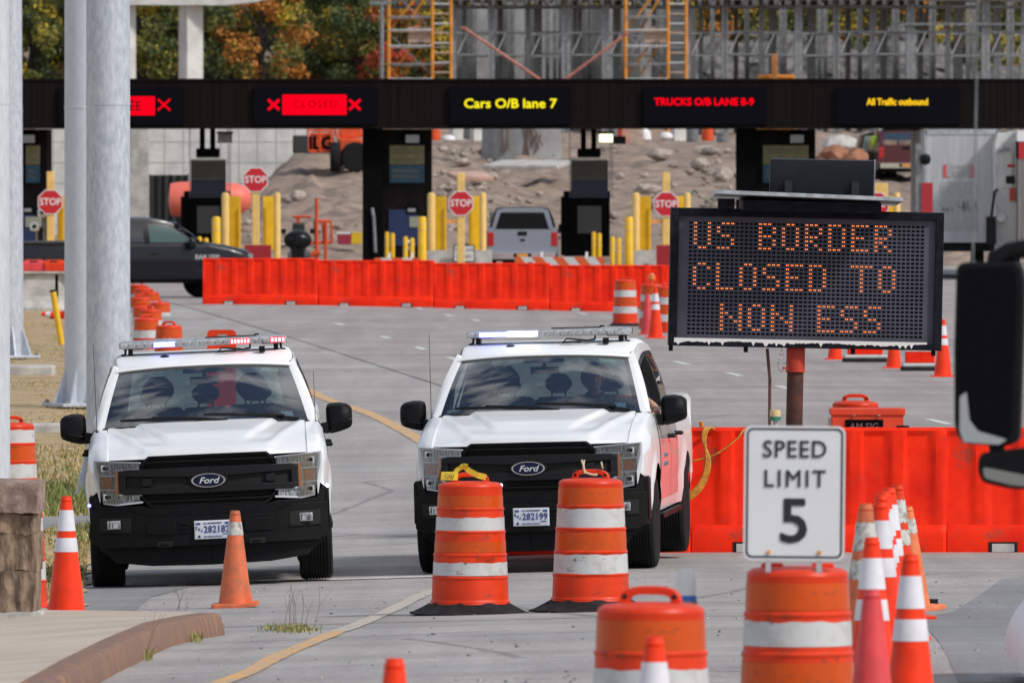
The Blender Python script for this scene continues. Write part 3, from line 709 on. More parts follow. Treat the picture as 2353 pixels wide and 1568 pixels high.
        m.loft([[sp(y, k, .006) for k in fr(0, 1, .1)] for y in (2.72, 2.86)]); m.loft([[sp(y, k, .004) for k in fr(0, 1, .1)] for y in (CR-.33, CR-.26)])
        m.build('window_trim', M_gloss, T, smooth=50)
        if not (s == 1 and o.get('open_window')):
            m = MB(); m.loft([[sp(yf(k)+(2.74-yf(k))*t, k) for k in fr(0, 1, .1)] for t in (0, .5, 1)]); m.build('side_window', o.get('window', M_tint), T, smooth=50)
        m = MB(); m.loft([[sp(y, k) for k in fr(0, 1, .1)] for y in (2.84, 3.2, CR-.3)]); m.build('side_window', M_tint, T, smooth=50)
        for y0, y1 in ((1.52, 2.78), (2.80, 3.72)):
            m = MB(); secs = []
            for y in fr(y0, y1, .15): secs.append([(s*(sidex(y, z)+.006), y, z) for z in fr(.56, 1.21, .068)]+[(s*.975, y, 1.262), (s*.958, y, 1.302)])
            m.loft(secs); d = m.build('door', o.get('door_paint', paint) if s == 1 else paint, T, smooth=40)
            m = MB(); yh = y1-.17; x0 = sidex(yh, 1.06)
            m.tube([(s*(x0+.002), yh-.10, 1.08), (s*(x0+.045), yh-.09, 1.08), (s*(x0+.05), yh+.06, 1.075), (s*(x0+.002), yh+.08, 1.075)], .018, 8); m.build('handle', M_blackpl if hi else paint, d, smooth=50)
            if s == 1 and y0 < 2 and o.get('door_text'):
                rt = Matrix.Rotation(math.pi/2, 3, 'Z') @ Matrix.Rotation(math.pi/2, 3, 'X')
                for q, (tx, hh) in enumerate(o['door_text']): text(tx, hh, o['door_text_mat'], 'lettering', d, (1.022, y0+.58, .93-q*.075), rt, ext=.001)
        m = MB(); m.b2(s*.90, s*1.03, 1.55, 3.75, .40, .44); m.b2(s*1.0, s*1.035, 1.6, 3.7, .435, .445)
        if o.get('step', True):
            m.b2(s*.6, s*.9, 1.8, 1.86, .41, .45); m.b2(s*.6, s*.9, 3.4, 3.46, .41, .45); m.build('step', M_blackpl, T, smooth=0, bevel=.01)
        # mirror
        m = MB(); k = s; MZ = .042
        secs = []
        for x, y, dz0, dz1, wd in ((.94, 1.66, 1.165, 1.235, .06), (1.0, 1.68, 1.155, 1.245, .07), (1.03, 1.70, 1.15, 1.25, .08)): secs.append([(k*x, y-wd, dz0+MZ), (k*x, y+wd, dz0+MZ), (k*x, y+wd, dz1+MZ), (k*x, y-wd, dz1+MZ)])
        m.loft(secs, closed=True, caps=True)
        hd = []
        for x, z0, z1, d in ((1.015, 1.20, 1.36, .05), (1.03, 1.155, 1.395, .085), (1.06, 1.15, 1.405, .10), (1.13, 1.165, 1.408, .105), (1.19, 1.185, 1.395, .10), (1.222, 1.20, 1.375, .08), (1.235, 1.23, 1.35, .05)):
            z0 += MZ; z1 += MZ
            hd.append([(k*x, 1.74-d*.5, z0), (k*x, 1.74-d, z0+.03), (k*x, 1.74-d*1.05, (z0+z1)/2), (k*x, 1.74-d*.8, z1-.02), (k*x, 1.74-d*.2, z1), (k*x, 1.74+d*.6, z1), (k*x, 1.74+d*.7, z0)])
        m.loft(hd, closed=True, caps=True)
        mr = m.build('side_mirror', M_blackpl if hi else paint, T, smooth=45)
        if hi:
            g = MB(); g.loft([[(k*x, 1.74-d*1.08, z0+MZ+.075), (k*x, 1.74-d*1.12, z0+MZ+.068), (k*x, 1.74-d*.5, z0+MZ+.062)] for x, z0, d in ((1.028, 1.152, .09), (1.06, 1.146, .104), (1.13, 1.161, .108), (1.19, 1.181, .104), (1.225, 1.198, .084))]); g.build('mirror_skirt', M_gloss, mr, smooth=30)
    # interior
    m = MB(); m.loft([[(x, y, z) for x in fr(-.84, .84, .14)] for y, z in ((1.35, 1.27), (1.50, 1.30), (1.78, 1.25), (1.85, .9))]); m.b2(-.9, .9, 1.5, CR, .62, .70)
    m.loft([[(s_*.90, y, .7), (s_*.905, y, 1.25)] for s_ in (1,) for y in (1.5, CR)]); m.loft([[(-.90, y, .7), (-.905, y, 1.25)] for y in (1.5, CR)])
    m.build('dashboard', M_int, T, smooth=40)
    def seat(x, y, wd, top, head):
        m = MB(); secs = []
        for z, ww, d in ((.72, .9, .14), (.95, 1.0, .14), (1.2, 1.0, .12), (top-.06, .94, .10), (top, .66, .05)): secs.append([(x+wd/2*ww*math.copysign(abs(math.cos(q))**.5, math.cos(q)), y+(z-.72)*.22+d*.5*math.copysign(abs(math.sin(q))**.7, math.sin(q)), z) for q in fr(0, 2*math.pi, math.pi/10)[:-1]])
        m.loft(secs, closed=True, caps=True); m.b2(x-wd/2, x+wd/2, y-.5, y+.05, .70, .86); st_ = m.build('seat', M_seat, T, smooth=45)
        hw_, hh = head; m = MB(); secs = []; cz = top+.03+hh/2; yy = y+(cz-.72)*.2
        for k in fr(0, 1, .125):
            a = math.sin(max(.06, min(.94, k))*math.pi)**.45; zz = cz-hh/2+hh*k; secs.append([(x+hw_/2*a*math.copysign(abs(math.cos(q))**.6, math.cos(q)), yy+.055*a*math.sin(q), zz) for q in fr(0, 2*math.pi, math.pi/10)[:-1]])
        m.loft(secs, closed=True, caps=True)
        for s_ in (-1, 1): m.tube([(x+s_*.06, yy, top-.05), (x+s_*.06, yy, cz)], .008, 6)
        m.build('headrest', M_seat, st_, smooth=60)
    seat(-.40, 2.35, .54, 1.45, (.275, .235)); seat(.40, 2.35, .54, 1.45, (.275, .235)); seat(0, 3.25, .5, 1.42, (.24, .17)); seat(-.45, 3.3, .6, 1.42, (.24, .14)); seat(.45, 3.3, .6, 1.42, (.24, .14))
    if hi:
        m = MB(); c = Vector((.40, 1.86, 1.19)); rr = Matrix.Rotation(R(-65), 3, 'X')
        pts = [c+rr @ Vector((.19*math.cos(q), .19*math.sin(q), 0)) for q in fr(0, 2*math.pi, math.pi/14)]; m.tube(pts, .016, 8); m.tube([c+rr @ Vector((-.18, 0, 0)), c+rr @ Vector((.18, 0, 0))], .02, 6); m.tube([c, c+Vector((0, -.25, -.1))], .03, 8)
        m.build('steering_wheel', M_gloss, T, smooth=50)
        m = MB(); m.box((0, 1.98, 1.68), (.25, .025, .065), Matrix.Rotation(R(8), 3, 'X')); m.tube([(0, 1.955, 1.71), (0, 1.93, 1.765)], .018, 8); m.box((0, 1.94, 1.762), (.36, .06, .03)); m.build('rear_view_mirror', M_gloss, T, smooth=30, bevel=.008)
        # wipers, sticker, antennas
        for x0, x1, dz in ((-.72, -.02, 0), (-.02, .66, .012)):
            m = MB(); pts = []
            for k in fr(0, 1, .125):
                x = x0+(x1-x0)*k; p = Vector(wb(x)); pts.append(p+Vector((0, -.05, .05+.02*(1-k)+dz)))
            m.tube(pts, [.010]+[.014]*(len(pts)-2)+[.010], 6); q = Vector(wb(x1-.02)); mid = pts[len(pts)//3]
            m.tube([q+Vector((.22 if x1 < .3 else .14, -.04, .018)), q+Vector((-.05, -.03, .05)), mid+Vector((0, -.012, .012))], [.020, .018, .014], 6); m.build('wiper', M_gloss, T, smooth=50)
        m = MB(); a = [wsp(u, k)+Vector((0, -.002, .002)) for u, k in ((.66, .93), (.86, .93), (.86, .87), (.66, .87))]; m.add(a, [(0, 1, 2, 3)]); a = [wsp(u, k)+Vector((0, -.002, .002)) for u, k in ((.76, .17), (.87, .17), (.87, .08), (.76, .08))]; m.add(a, [(0, 1, 2, 3)], 1)
        m.build('sticker', [mat('mint_sticker', (.45, .66, .62), .5), mat('blue_sticker', (.10, .36, .52), .5, col2=(.5, .6, .7), vs=60)], ws, smooth=0)
        for (x, y, z, h) in o.get('antennas', ()):
            m = MB(); m.tube([(x, y, z-.03), (x, y, z+.03)], .014, 8); m.tube([(x, y, z), (x, y, z+h*.5), (x, y, z+h)], [.0035, .003, .002], 6); m.build('antenna', M_gloss, T, smooth=50)
        m = MB(); m.lathe([(.05, 1.872), (.045, 1.89), (.02, 1.905), (.0001, 1.908)], (-.33, 2.45, -.005), 20, 0, caps=False); m.build('roof_aerial', M_gloss, T, smooth=50)
        # light bar
        by, bz = 2.62, 1.990
        m = MB(); prof = []
        for x, d in ((-.715, .10), (-.70, .13), (-.60, .15), (.60, .15), (.70, .13), (.715, .10)):
            prof.append([(x, by-d, bz-.028), (x, by-d-.008, bz), (x, by-d, bz+.026), (x, by+d, bz+.026), (x, by+d, bz-.028)])
        m.loft(prof, closed=True, caps=True)
        lb = m.build('light_bar', M_bar, T, smooth=30, bevel=.005)
        m = MB(); m.loft([[(x, by-d, bz+.0275), (x, by-d+.02, bz+.036), (x, by+d-.02, bz+.036), (x, by+d, bz+.0275)] for x, d in ((-.70, .11), (-.6, .14), (.6, .14), (.70, .11))], caps=True); m.b2(.02, .45, by-.10, by-.06, bz+.0365, bz+.046, 1); m.tube([(.44, by-.08, bz+.05), (.48, by-.08, bz+.05)], .008, 6, 1); m.build('lid', [M_alu, M_gloss], lb, smooth=30)
        m = MB()
        for i in range(-9, 10): m.box((i*.067, by-.165, bz-.002), (.05, .01, .034), None, 0)
        for i in range(-9, 10):
            for q in (-1, 0, 1): m.box((i*.067+q*.015, by-.171, bz-.002), (.010, .006, .024), None, 1)
        m.build('led_module', [M_bar, M_chrome], lb, smooth=30)
        for s in (-1, 1):
            m = MB(); m.b2(s*.50, s*.68, by-.08, by+.08, bz-.036, bz-.028); m.tube([(s*.66, by-.05, bz-.035), (s*.665, by-.06, bz-.075), (s*.70, by-.06, bz-.09)], .012, 6); m.b2(s*.60, s*.64, by-.06, by+.06, bz-.10, bz-.036)
            m.build('mounting', M_gloss, lb, smooth=40)
        m = MB(); m.tube([(.28, by-.17, bz-.08), (.20, by-.2, bz-.075), (.12, by-.2, bz-.085), (.16, by-.18, bz-.05), (.34, by-.2, bz-.07), (.40, by-.12, bz-.06), (.40, by-.1, bz-.03)], .008, 6, 0); m.box((.50, by-.2, bz-.075), (.05, .06, .05), None, 0)
        m.build('cable', M_gloss, lb, smooth=40)
        for x0, x1, mt, core in o['lit']:
            m = MB(); m.box(((x0+x1)/2, by-.1665 if abs(x0+x1) < 1.25 else by-.158, bz-.001), (x1-x0, .024, .046), None, 0)
            n = max(3, int((x1-x0)/.026))
            for i in range(n):
                m.box((x0+(i+.5)*(x1-x0)/n, by-.180, bz-.001), ((x1-x0)/n*.6, .004, .03), None, 1)
            m.build('lit_led', [mt, core], lb, smooth=0, bevel=.004)
        for (x, y, z, mt) in o.get('markers', ()):
            m = MB(); m.lathe([(.014, y), (.016, y-.006), (.0001, y-.012)], (x, 0, z), 14, 0, 'Y', caps=False); m.build('marker_light', mt, T, smooth=50)
    # tail
    m = MB(); m.b2(-.93, .93, 5.88, 6.0, .50, .68, 0); m.b2(-.25, .25, 6.0, 6.008, .54, .66, 1); m.build('rear_bumper', [M_chrome if not hi else M_blackpl, M_gloss], T, smooth=0, bevel=.015)
    for s in (-1, 1):
        m = MB(); m.b2(s*.80, s*.975, 5.86, 5.905, .86, 1.25); m.build('tail_light', M_redlens, T, smooth=0, bevel=.015)
    m = MB(); m.b2(-.13, .13, 5.89, 5.91, 1.16, 1.27, 0); m.build('tailgate_handle', M_gloss, T, bevel=.01)
    if o.get('rear_plate'):
        m = MB(); m.b2(-.15, .15, 6.009, 6.014, .55, .65); m.build('licence_plate', M_amberplate, T, smooth=0)
    return T
M_amberplate = mat('amber_plate', (.75, .30, .03), .5)
M_black_paint = mat('black_blue_paint', (.005, .006, .010), .25, spec=.35, coat=.15)
M_teal = mat('teal_window', (.045, .085, .085), .1, spec=.6)
M_maroon = mat('maroon_paint', (.075, .004, .014), .25, coat=.8)
M_silver = mat('cool_white_paint', (.25, .265, .31), .35, spec=.4)
M_pinkdoor = mat('white_door_paint', (.80, .80, .81), .22, coat=.9)
M_sealtext = mat('grey_door_lettering', (.20, .18, .24), .5)
def place(px, Y, yaw, roll):
    x = (px-1176)*Y/F
    return x, Y
x = -2.485; Yb = 99.85
zL, zR = G(x-.87, Yb+.95), G(x+.87, Yb+.95)
left_truck = pickup('white government pickup with black nose and blue and red roof lights, nearer the light poles', (x, Yb, (zL+zR)/2), (R(.2), R(-2.5), R(1.4)), M_white,
    dict(plate='282182', lit=[(-.42, -.24, M_blue, M_bluecore), (.235, .40, M_redled, M_redcore), (.575, .70, M_redled, M_redcore)], antennas=[(-.92, 1.27, 1.28, .76), (.92, 1.30, 1.27, .46)],
         markers=[(-1.0, .235, .72, M_blue), (.985, .25, .80, M_bluew)]))
x = .16; Yb = 101.5
zL, zR = G(x-.87, Yb+.95), G(x+.87, Yb+.95)
right_truck = pickup('white government pickup with a bright blue white roof bar and two drums at its nose', (x, Yb, (zL+zR)/2), (R(.2), R(-1.45), R(-4.8)), M_white,
    dict(plate='282199', lit=[(-.60, -.36, M_blue, M_bluecore), (-.36, -.10, M_bluew, M_bluew)], antennas=[(-.93, 1.30, 1.28, .74), (.92, 1.32, 1.25, .03)], open_window=True, door_paint=M_pinkdoor,
         door_text=[('U.S. Customs and', .045), ('Border Protection', .045)], door_text_mat=M_sealtext, markers=[(-.24, .045, .755, M_bluew)]))
# ================================================================ cones, drums, barriers and signs near the camera
def cone(label, p, kind='clean', h=.91, rot=0., lean=(0, 0), group='traffic cones standing about the checkpoint', col=None):
    T = thing('traffic_cone', label, 'traffic cone', p, (lean[0], lean[1], rot), group)
    k = h/.91; rb, rt = .145*(.9 if h < .8 else 1), .036
    body = col or {'clean': M_orange, 'dirty': M_orange2, 'plain': M_pinkred, 'old': M_orange2}[kind]
    rad = lambda z: rb+(rt-rb)*z/h
    torn = kind == 'dirty'
    m = MB(); n = 48; zs = fr(.025, h*.955, h*.06); prof = [(rad(z), z) for z in zs]
    prof += [(rt*1.0, h*.957), (rt*1.12, h*.962), (rt*1.12, h*.975), (rt*.95, h*.985), (rt*.95, h), (rt*.7, h), (rt*.65, h*.96)]
    m.lathe(prof, n=n, caps=False)
    if torn:                               # a fold torn open at the right of its foot
        out = []
        for x, y, z in m.v:
            q = math.atan2(y, x); f = math.exp(-((q+.35)/.16)**2)*(1-sm(.0, .30, z)); g_ = math.exp(-((q+.72)/.14)**2)*(1-sm(.0, .32, z))
            s = 1+.20*f-.26*g_; out.append((x*s, y*s, z))
        m.v = out
    m.build('cone_body', body, T, smooth=50)
    m = MB(); w_ = .19*k if h > .8 else .18
    sec = []
    for r_, z in ((w_, .0), (w_, .022), (w_*.93, .030), (rb*1.12, .034)):
        row = []
        for q in range(32):
            a = 2*math.pi*q/32; c, s = math.cos(a), math.sin(a); e = .12 if r_ > rb*1.2 else 1.
            x = r_*math.copysign(abs(c)**(e*1.0 if e < 1 else 1), c); y = r_*math.copysign(abs(s)**(e if e < 1 else 1), s)
            if torn and x > 0: z2 = z+.03*sm(.1, .2, x)
            else: z2 = z
            row.append((x, y, z2))
        sec.append(row)
    m.loft(sec, closed=True, caps=True); m.build('base', body if kind != 'clean2' else M_asrub, T, smooth=40)
    cm = {'clean': M_collar, 'dirty': M_collar_d, 'old': M_collar_d, 'plain': None}[kind]
    if cm:
        bands = [(h-.10-.152, h-.10), (h-.10-.152-.05-.102, h-.10-.152-.05)] if h > .8 else [(h-.085-.10, h-.085)]
        for a, b in bands:
            m = MB(); rg = None
            if kind == 'old': rg = lambda j, q: (.006*math.sin(q*2.3+j)+.004*math.sin(q*5.1)) if j in (0, 4) else 0
            m.lathe([(rad(z)+.0025, z) for z in fr(a, b, (b-a)/4)], n=n, caps=False, rag=rg); m.build('collar', cm, T, smooth=50)
    return T
def at(px, s):                              # point on the ground under a pixel column, at the distance where 1 m spans s pixels
    return GX(px, F/s)
cone('clean orange cone with two white collars behind the sidewalk at the left', at(152, 315))
cone('dirty faded cone with one white collar and a torn foot, before the left pickup', at(540, 303) + Vector((0, 0, .0)), 'dirty', .735, rot=.0)
for px, s, lab, kd, h, ln, c in (
    (2092, 490, 'clean two collared cone at the right front of the cone cluster', 'clean', .91, (0, 0), None),
    (2003, 470, 'two collared cone directly behind the plain pink red cone', 'clean', .91, (0, 0), None),
    (2003, 531, 'plain pink red cone without collars beside the speed limit drum', 'plain', .91, (0, 0), None),
    (2023, 425, 'two collared cone showing a bright upper collar in the middle of the cluster', 'clean', .91, (0, 0), None),
    (2025, 412, 'cone mostly hidden straight behind the middle cone of the cluster', 'clean', .91, (0, 0), None),
    (2031, 404, 'cone showing only its tip at the back of the cluster', 'clean', .91, (0, 0), None),
    (1983, 428, 'worn cone with creased grey collars at the left edge of the cluster', 'old', .91, (0, R(1)), None),
    (2043, 386, 'two collared cone just left of the cone with the scuffed black streaks', 'clean', .91, (0, 0), M_orange),
    (2066, 341, 'dirty cone with two scuffed and torn collars against the barrier', 'old', .91, (0, R(-1)), M_drum),
    (2097, 325, 'faded orange cone with a single collar leaning at the right of the cluster', 'old', .74, (0, R(-5.5)), mat('faded_orange', (.78, .20, .07), .55, var=.15, vs=8)),
    (906, 600, 'cone tip rising from the bottom edge left of the nearest drum', 'clean', .91, (0, 0), None),
    (1503, 582, 'cone standing in front of the nearest drum', 'clean', .91, (0, 0), None)):
    cone(lab, at(px, s), kd, h, random.uniform(0, 1.5) if kd != 'plain' else .3, ln, col=c)
m = MB(); p = at(2132, 318); m.tube([p+Vector((-.03, -.05, .028)), p+Vector((.07, -.05, .028))], [.026, .026], 12)
tag(m.build('rubber_roller', M_rubber, smooth=40), 'short black rubber cylinder lying at the foot of the leaning cone', 'rubber roller')

M_tape = mat('caution_tape', (.80, .60, .05), .5)
M_rope = mat('pale_rope', (.62, .55, .38), .8)
def drum(label, p, bands, base=True, handle=True, rot=0., group='traffic drums on the road', scale=1., sag=False):
    T = thing('traffic_drum', label, 'traffic drum', p, rot, group, scale)
    if base: T.location.z += .058
    TZ = [(0, .045), (.19, .178), (.348, .178), (.525, .178), (.70, .178)]
    rr = [.262, .252, .242, .232, .222]; zz = [.03, .205, .375, .545, .715, .885]
    prof = [(.27, .0), (.275, .02), (.268, .035)]
    for i in range(5):
        prof += [(rr[i]+.010, zz[i]+.004), (rr[i]+.010, zz[i]+.012) if i else (rr[i], .05), (rr[i], zz[i]+.024), (rr[i]-.005, zz[i+1]-.004)]
    prof += [(.219, .89), (.212, .905), (.19, .918), (.12, .926), (.0001, .93)]
    m = MB(); m.lathe(prof, n=56, caps=False)
    if sag: m.v = [(x*(1-.06*math.exp(-((math.atan2(y, x)+1.2)/.35)**2)*math.exp(-((z-.14)/.12)**2)), y*(1-.06*math.exp(-((math.atan2(y, x)+1.2)/.35)**2)*math.exp(-((z-.14)/.12)**2)), z) for x, y, z in m.v]
    b = m.build('drum_body', M_drum, T, smooth=32)
    for z0, z1, c in bands:
        m = MB(); r0 = lin([(zz[i]+.02+d*.14, rr[i]-.0046*d) for i in range(5) for d in (0, 1)], z0)+.0025; r1 = lin([(zz[i]+.02+d*.14, rr[i]-.0046*d) for i in range(5) for d in (0, 1)], z1)+.0025
        ph = random.uniform(0, 6); rg = (lambda j, k: .005*math.sin(k*.9+ph)*math.sin(k*.37) if j == 2 else 0) if c is M_drumw else None
        m.lathe([(r0, z0), ((r0+r1)/2, (z0+z1)/2), (r1, z1)], n=56, caps=False, rag=rg); m.build('reflective_band', c, T, smooth=50)
    if base:
        m = MB(); sec = []
        for r_, z in ((.43, -.06), (.43, -.048), (.40, -.04), (.345, -.012), (.30, .015), (.272, .03)):
            sec.append([(r_*math.cos(q)*(1.0), r_*math.sin(q), z) for q in fr(math.pi/8, 2*math.pi+math.pi/8, math.pi/4)[:-1]])
        m.loft(sec, closed=True, caps=True); m.build('base_ring', M_asrub, T, smooth=30)
    if handle:
        m = MB(); sec = []
        for q in fr(-.06, math.pi+.06, math.pi/16):
            c, s_ = math.cos(q), math.sin(q); px = .128*math.copysign(abs(c)**.75, c); pz = .915+.078*max(0, s_)**.6
            wd = .024; inx = px*.68; inz = .915+.078*max(0, s_)**.6-.034*max(.2, s_)
            sec.append([(px, -wd, pz), (px, wd, pz), (inx, wd, inz), (inx, -wd, inz)])
        m.loft(sec, closed=True, caps=True)
        m.build('handle', M_drum, T, smooth=40, bevel=.006)
        m = MB()
        for s_ in (-1, 1): m.lathe([(.011, -.0255), (.0001, -.0262)], (s_*.103, 0, .95), 12, 0, 'Y', caps=False)
        m.build('bolt_hole', M_dark, T, smooth=0)
    return T
O, Wt = M_drumb, M_drumw
BA = [(.745, .80, O), (.39+.15-.11, .49, O)]
s = 322
drum1 = drum('scuffed drum with yellow caution tape knotted on its handle, at the right pickup', at(1080, s), [(.735, .825, O), (.565, .662, Wt), (.405, .485, O), (.232, .328, Wt)], rot=.12, sag=True)
drum2 = drum('drum with two wide white bands and rope on its handle, at the right pickup', at(1357, s), [(.735, .86, O), (.565, .705, Wt), (.395, .53, O), (.222, .366, Wt)], rot=-.2, sag=True)
for q in (drum1, drum2): q.scale = (1.05, 1.05, .96)
m = MB(); p = drum1.location+Vector((-.05, -.05, .96)); random.seed(4)
pts = [p+Vector((-.10, -.04, -.05)), p+Vector((-.06, -.05, .0)), p+Vector((0, -.05, .035)), p+Vector((.04, -.05, .0)), p+Vector((.10, -.06, -.03)), p+Vector((.16, -.05, -.045))]
for off, zz_ in ((0, 0), (.012, .01)):
    m.loft([[q+Vector((0, off, -.016+zz_)), q+Vector((.008, off-.006, .016+zz_))] for q in pts])
m.loft([[p+Vector((-.16+.03*k, -.055-.008*(k % 2), -.06)), p+Vector((-.155+.03*k, -.06, .0))] for k in range(5)])
for k in range(5): m.loft([[p+Vector((.01*math.cos(k*2+t*3)+.01*k-.02, -.05, .02+.018*t)) for t in (0, 1, 2)], [p+Vector((.01*math.cos(k*2+t*3)+.01*k-.005, -.065, .02+.018*t)) for t in (0, 1, 2)]])
tp = tag(m.build('caution_tape', M_tape, smooth=0), 'crumpled yellow caution tape tied round the handle of the scuffed drum', 'tape')
t = text('CAU', .032, M_text, 'lettering', tp, tuple(p+Vector((-.098, -.069, -.032))), sx=.7, ext=.0005)
t2 = text('DCPS', .028, mat('faint_ink', (.16, .03, .02), .6), 'lettering', drum1, (-.09, -.236, .685), sx=.9, ext=.001)
m = MB(); p = drum2.location+Vector((-.045, -.035, .96))
m.tube([p+Vector((-.02, 0, .06)), p+Vector((-.005, -.01, .01)), p+Vector((.0, -.02, -.03)), p+Vector((.06, -.03, -.045)), p+Vector((.09, -.02, -.045))], .008, 6); m.tube([p+Vector((.0, 0, .06)), p+Vector((-.01, -.012, .0)), p+Vector((.02, -.025, -.035))], .006, 6); m.tube([p+Vector((.12, 0, .045)), p+Vector((.125, -.02, .02)), p+Vector((.13, -.01, .0))], .006, 6)
tag(m.build('rope', M_rope, smooth=50), 'frayed pale rope knotted on the handle of the wide banded drum', 'rope')
p = at(1495, 535); near_drum = drum('nearest drum with a tall looped handle at the bottom edge', p, [(.735, .86, O), (.54, .662, Wt), (.395, .53, O), (.222, .366, Wt)], rot=-.25, scale=1.06); near_drum.location.z = W(1495, 1395, F/535).z-.905*1.06
p = at(1832, 506); sign_drum = drum('drum carrying the speed limit sign', p, [(.745, .86, O), (.590, .695, Wt), (.395, .52, O), (.222, .366, Wt)], handle=False, rot=.1, scale=1.06); sign_drum.location.z = W(1832, 1298, F/506).z-.93*1.06
zt = sign_drum.location.z+.93*1.06
m = MB()
for sx in (-.115, .115): m.box((p.x+sx, p.y-.02, zt-.005), (.10, .06, .035), None)
tag(m.build('mounting_foot', M_drum, sign_drum.parent, smooth=30, bevel=.008), None)
mf = bpy.data.objects['mounting_foot']; mf.parent = sign_drum; mf.matrix_parent_inverse = sign_drum.matrix_basis.inverted()
# speed limit sign
def rrect(w_, h_, r, n=6): return [(sx*(w_/2-r)+r*math.cos(a+q), sz*(h_/2-r)+r*math.sin(a+q)) for sx, sz, a in ((1, 1, 0), (-1, 1, math.pi/2), (-1, -1, math.pi), (1, -1, 1.5*math.pi)) for q in fr(0, math.pi/2, math.pi/2/n)]
c = W(1825, 1132, F/508)
T = thing('speed_limit_sign', 'white speed limit 5 sign standing on a drum', 'road sign', c, (0, R(.6), R(2)))
m = MB(); m.prism(rrect(.457, .607, .035), 0, .004); m.build('sign_plate', M_signw, T, smooth=0)
m = MB(); a = rrect(.437, .587, .028); b = rrect(.419, .569, .022); n = len(a); m.add([(x, -.002, z) for x, z in a]+[(x, -.002, z) for x, z in b], [(i, (i+1) % n, n+(i+1) % n, n+i) for i in range(n)]); m.build('border', M_text, T, smooth=0)
text('SPEED', .080, M_text, 'lettering', T, (0, -.003, .195), sx=.92, bold=.008, space=1.10); text('LIMIT', .080, M_text, 'lettering', T, (0, -.003, .062), sx=.92, bold=.008, space=1.22); text('5', .205, M_text, 'lettering', T, (0, -.003, -.135), sx=1.05, bold=.02)
m = MB()
for sx in (-.115, .115): m.lathe([(.010, -.004), (.008, -.009), (.0001, -.010)], (sx, 0, -.268), 12, 0, 'Y', caps=False)
m.build('bolt', M_scaf, T, smooth=40)
m = MB()
for sx in (-.115, .115): m.b2(sx-.012, sx+.012, .004, .010, -.36, -.25)
m.build('bracket', M_alu, T, smooth=0)
# white and blue warning lamp
c = at(1577, 505); zt = W(1577, 1306, F/505).z
T = thing('warning_lamp', 'small white and blue warning lamp on a post behind the nearest drum', 'warning lamp', c)
h = zt-c.z; m = MB(); m.tube([(0, 0, 0), (0, 0, h-.16)], .014, 10); m.lathe([(.05, h-.165), (.05, h-.145)], n=24); m.lathe([(.12, 0), (.12, .02)], n=24); m.build('post', M_steel, T, smooth=40)
m = MB(); m.lathe([(.046, h-.145), (.047, h-.125), (.044, h-.12)], n=24); m.build('blue_band', mat('lamp_blue', (.02, .14, .45), .4), T, smooth=40)
m = MB(); m.lathe([(.043, h-.12), (.045, h-.06), (.043, h-.02), (.034, h-.004), (.0001, h)], n=24, caps=False); m.build('lamp_dome', mat('frosted_dome', (.72, .72, .70), .4), T, smooth=50)

# water filled barriers
def barrier_mesh(L, H, name='barrier_body', ribs=6, top=.16, bot=.50):
    m = MB(); secs = []; n = ribs*12; fp = L/ribs
    for i in range(n+1):
        x = -L/2+L*i/n; u = ((x+L/2) % fp)/fp
        k = sm(.0, .10, u)*(1-sm(.62, .72, u)); e = min(1, min(x+L/2, L/2-x)/.03)
        prof = []
        for z, w_ in ((0, bot/2), (.14*H, bot/2), (.20*H, bot/2-.03), (.22*H, bot/2-.05), (.5*H, lin([(0, bot/2-.05), (1, top/2+.02)], .42)), (.8*H, lin([(0, bot/2-.05), (1, top/2+.02)], .8)), (.93*H, top/2+.02), (.975*H, top/2+.012), (H, top/2-.01)):
            dip = .035*k*(sm(.22*H, .26*H, z)*(1-sm(.93*H, .99*H, z))) ; w2 = (w_-dip)*(0.9+.1*e)
            prof.append((x, -w2, z))
        secs.append(prof+[(x, -p_[1], p_[2]) for p_ in reversed(prof)])
    m.loft(secs); m.add(secs[0], [tuple(range(len(secs[0])))]); m.add(secs[-1], [tuple(range(len(secs[-1])))])
    return m
def barrier(label, p, rot, L, H, ribs=6, proto=None, group=None, mt=None, slots=True):
    T = thing('water_barrier', label, 'barrier', p, rot, group)
    barrier_mesh(L*.995, H, ribs=ribs).build('barrier_body', mt or M_barrier, T, smooth=28)
    if slots:
        for u in (-.27, .27):
            m = MB(); k = MB(); m.b2(u*L-.13, u*L+.13, -.256, -.20, .0, .085*H); k.b2(u*L-.10, u*L+.10, -.262, -.255, .005, .07*H)
            m.build('forklift_slot', M_dark, T, smooth=0); k.build('slot_block', M_conc, T, smooth=0)
    m = MB(); m.lathe([(.06, H-.005), (.06, H+.015), (.0001, H+.02)], (L*.33, 0, 0), 16, 0, caps=False); m.build('filler_cap', M_gloss, T, smooth=40)
    return T
a, b = W(467, 695, 277), W(1530, 711, 276)
a.z = G(a.x, a.y); b.z = G(b.x, b.y); dv = b-a; L = dv.length/4; ang = math.atan2(dv.y, dv.x); dv.normalize()
names = ['first red orange barrier segment from the left, at the dark pickup', 'second red orange barrier segment from the left in the far row', 'third red orange barrier segment in the far row', 'fourth far red orange barrier segment, with drums before its right end', 'far red orange barrier segment hidden mostly behind the message board']
for i in range(5):
    c = a+dv*(L*(i+.5)); c.z = G(c.x, c.y); barrier(names[i], c, ang, L, 1.07, 7, group='far row of water barriers', slots=True)
Ln = 2.33; Yn = 108.0
for i, (cx, lab) in enumerate(((1291, 'red orange barrier segment partly hidden behind the right pickup'), (1877, 'near red orange barrier segment behind the speed limit sign'), (2463, 'near red orange barrier segment behind the truck mirror at the right'))):
    c = GX(cx, Yn); barrier(lab, c, R(-.3), Ln, 1.115, 6, group='near row of water barriers')
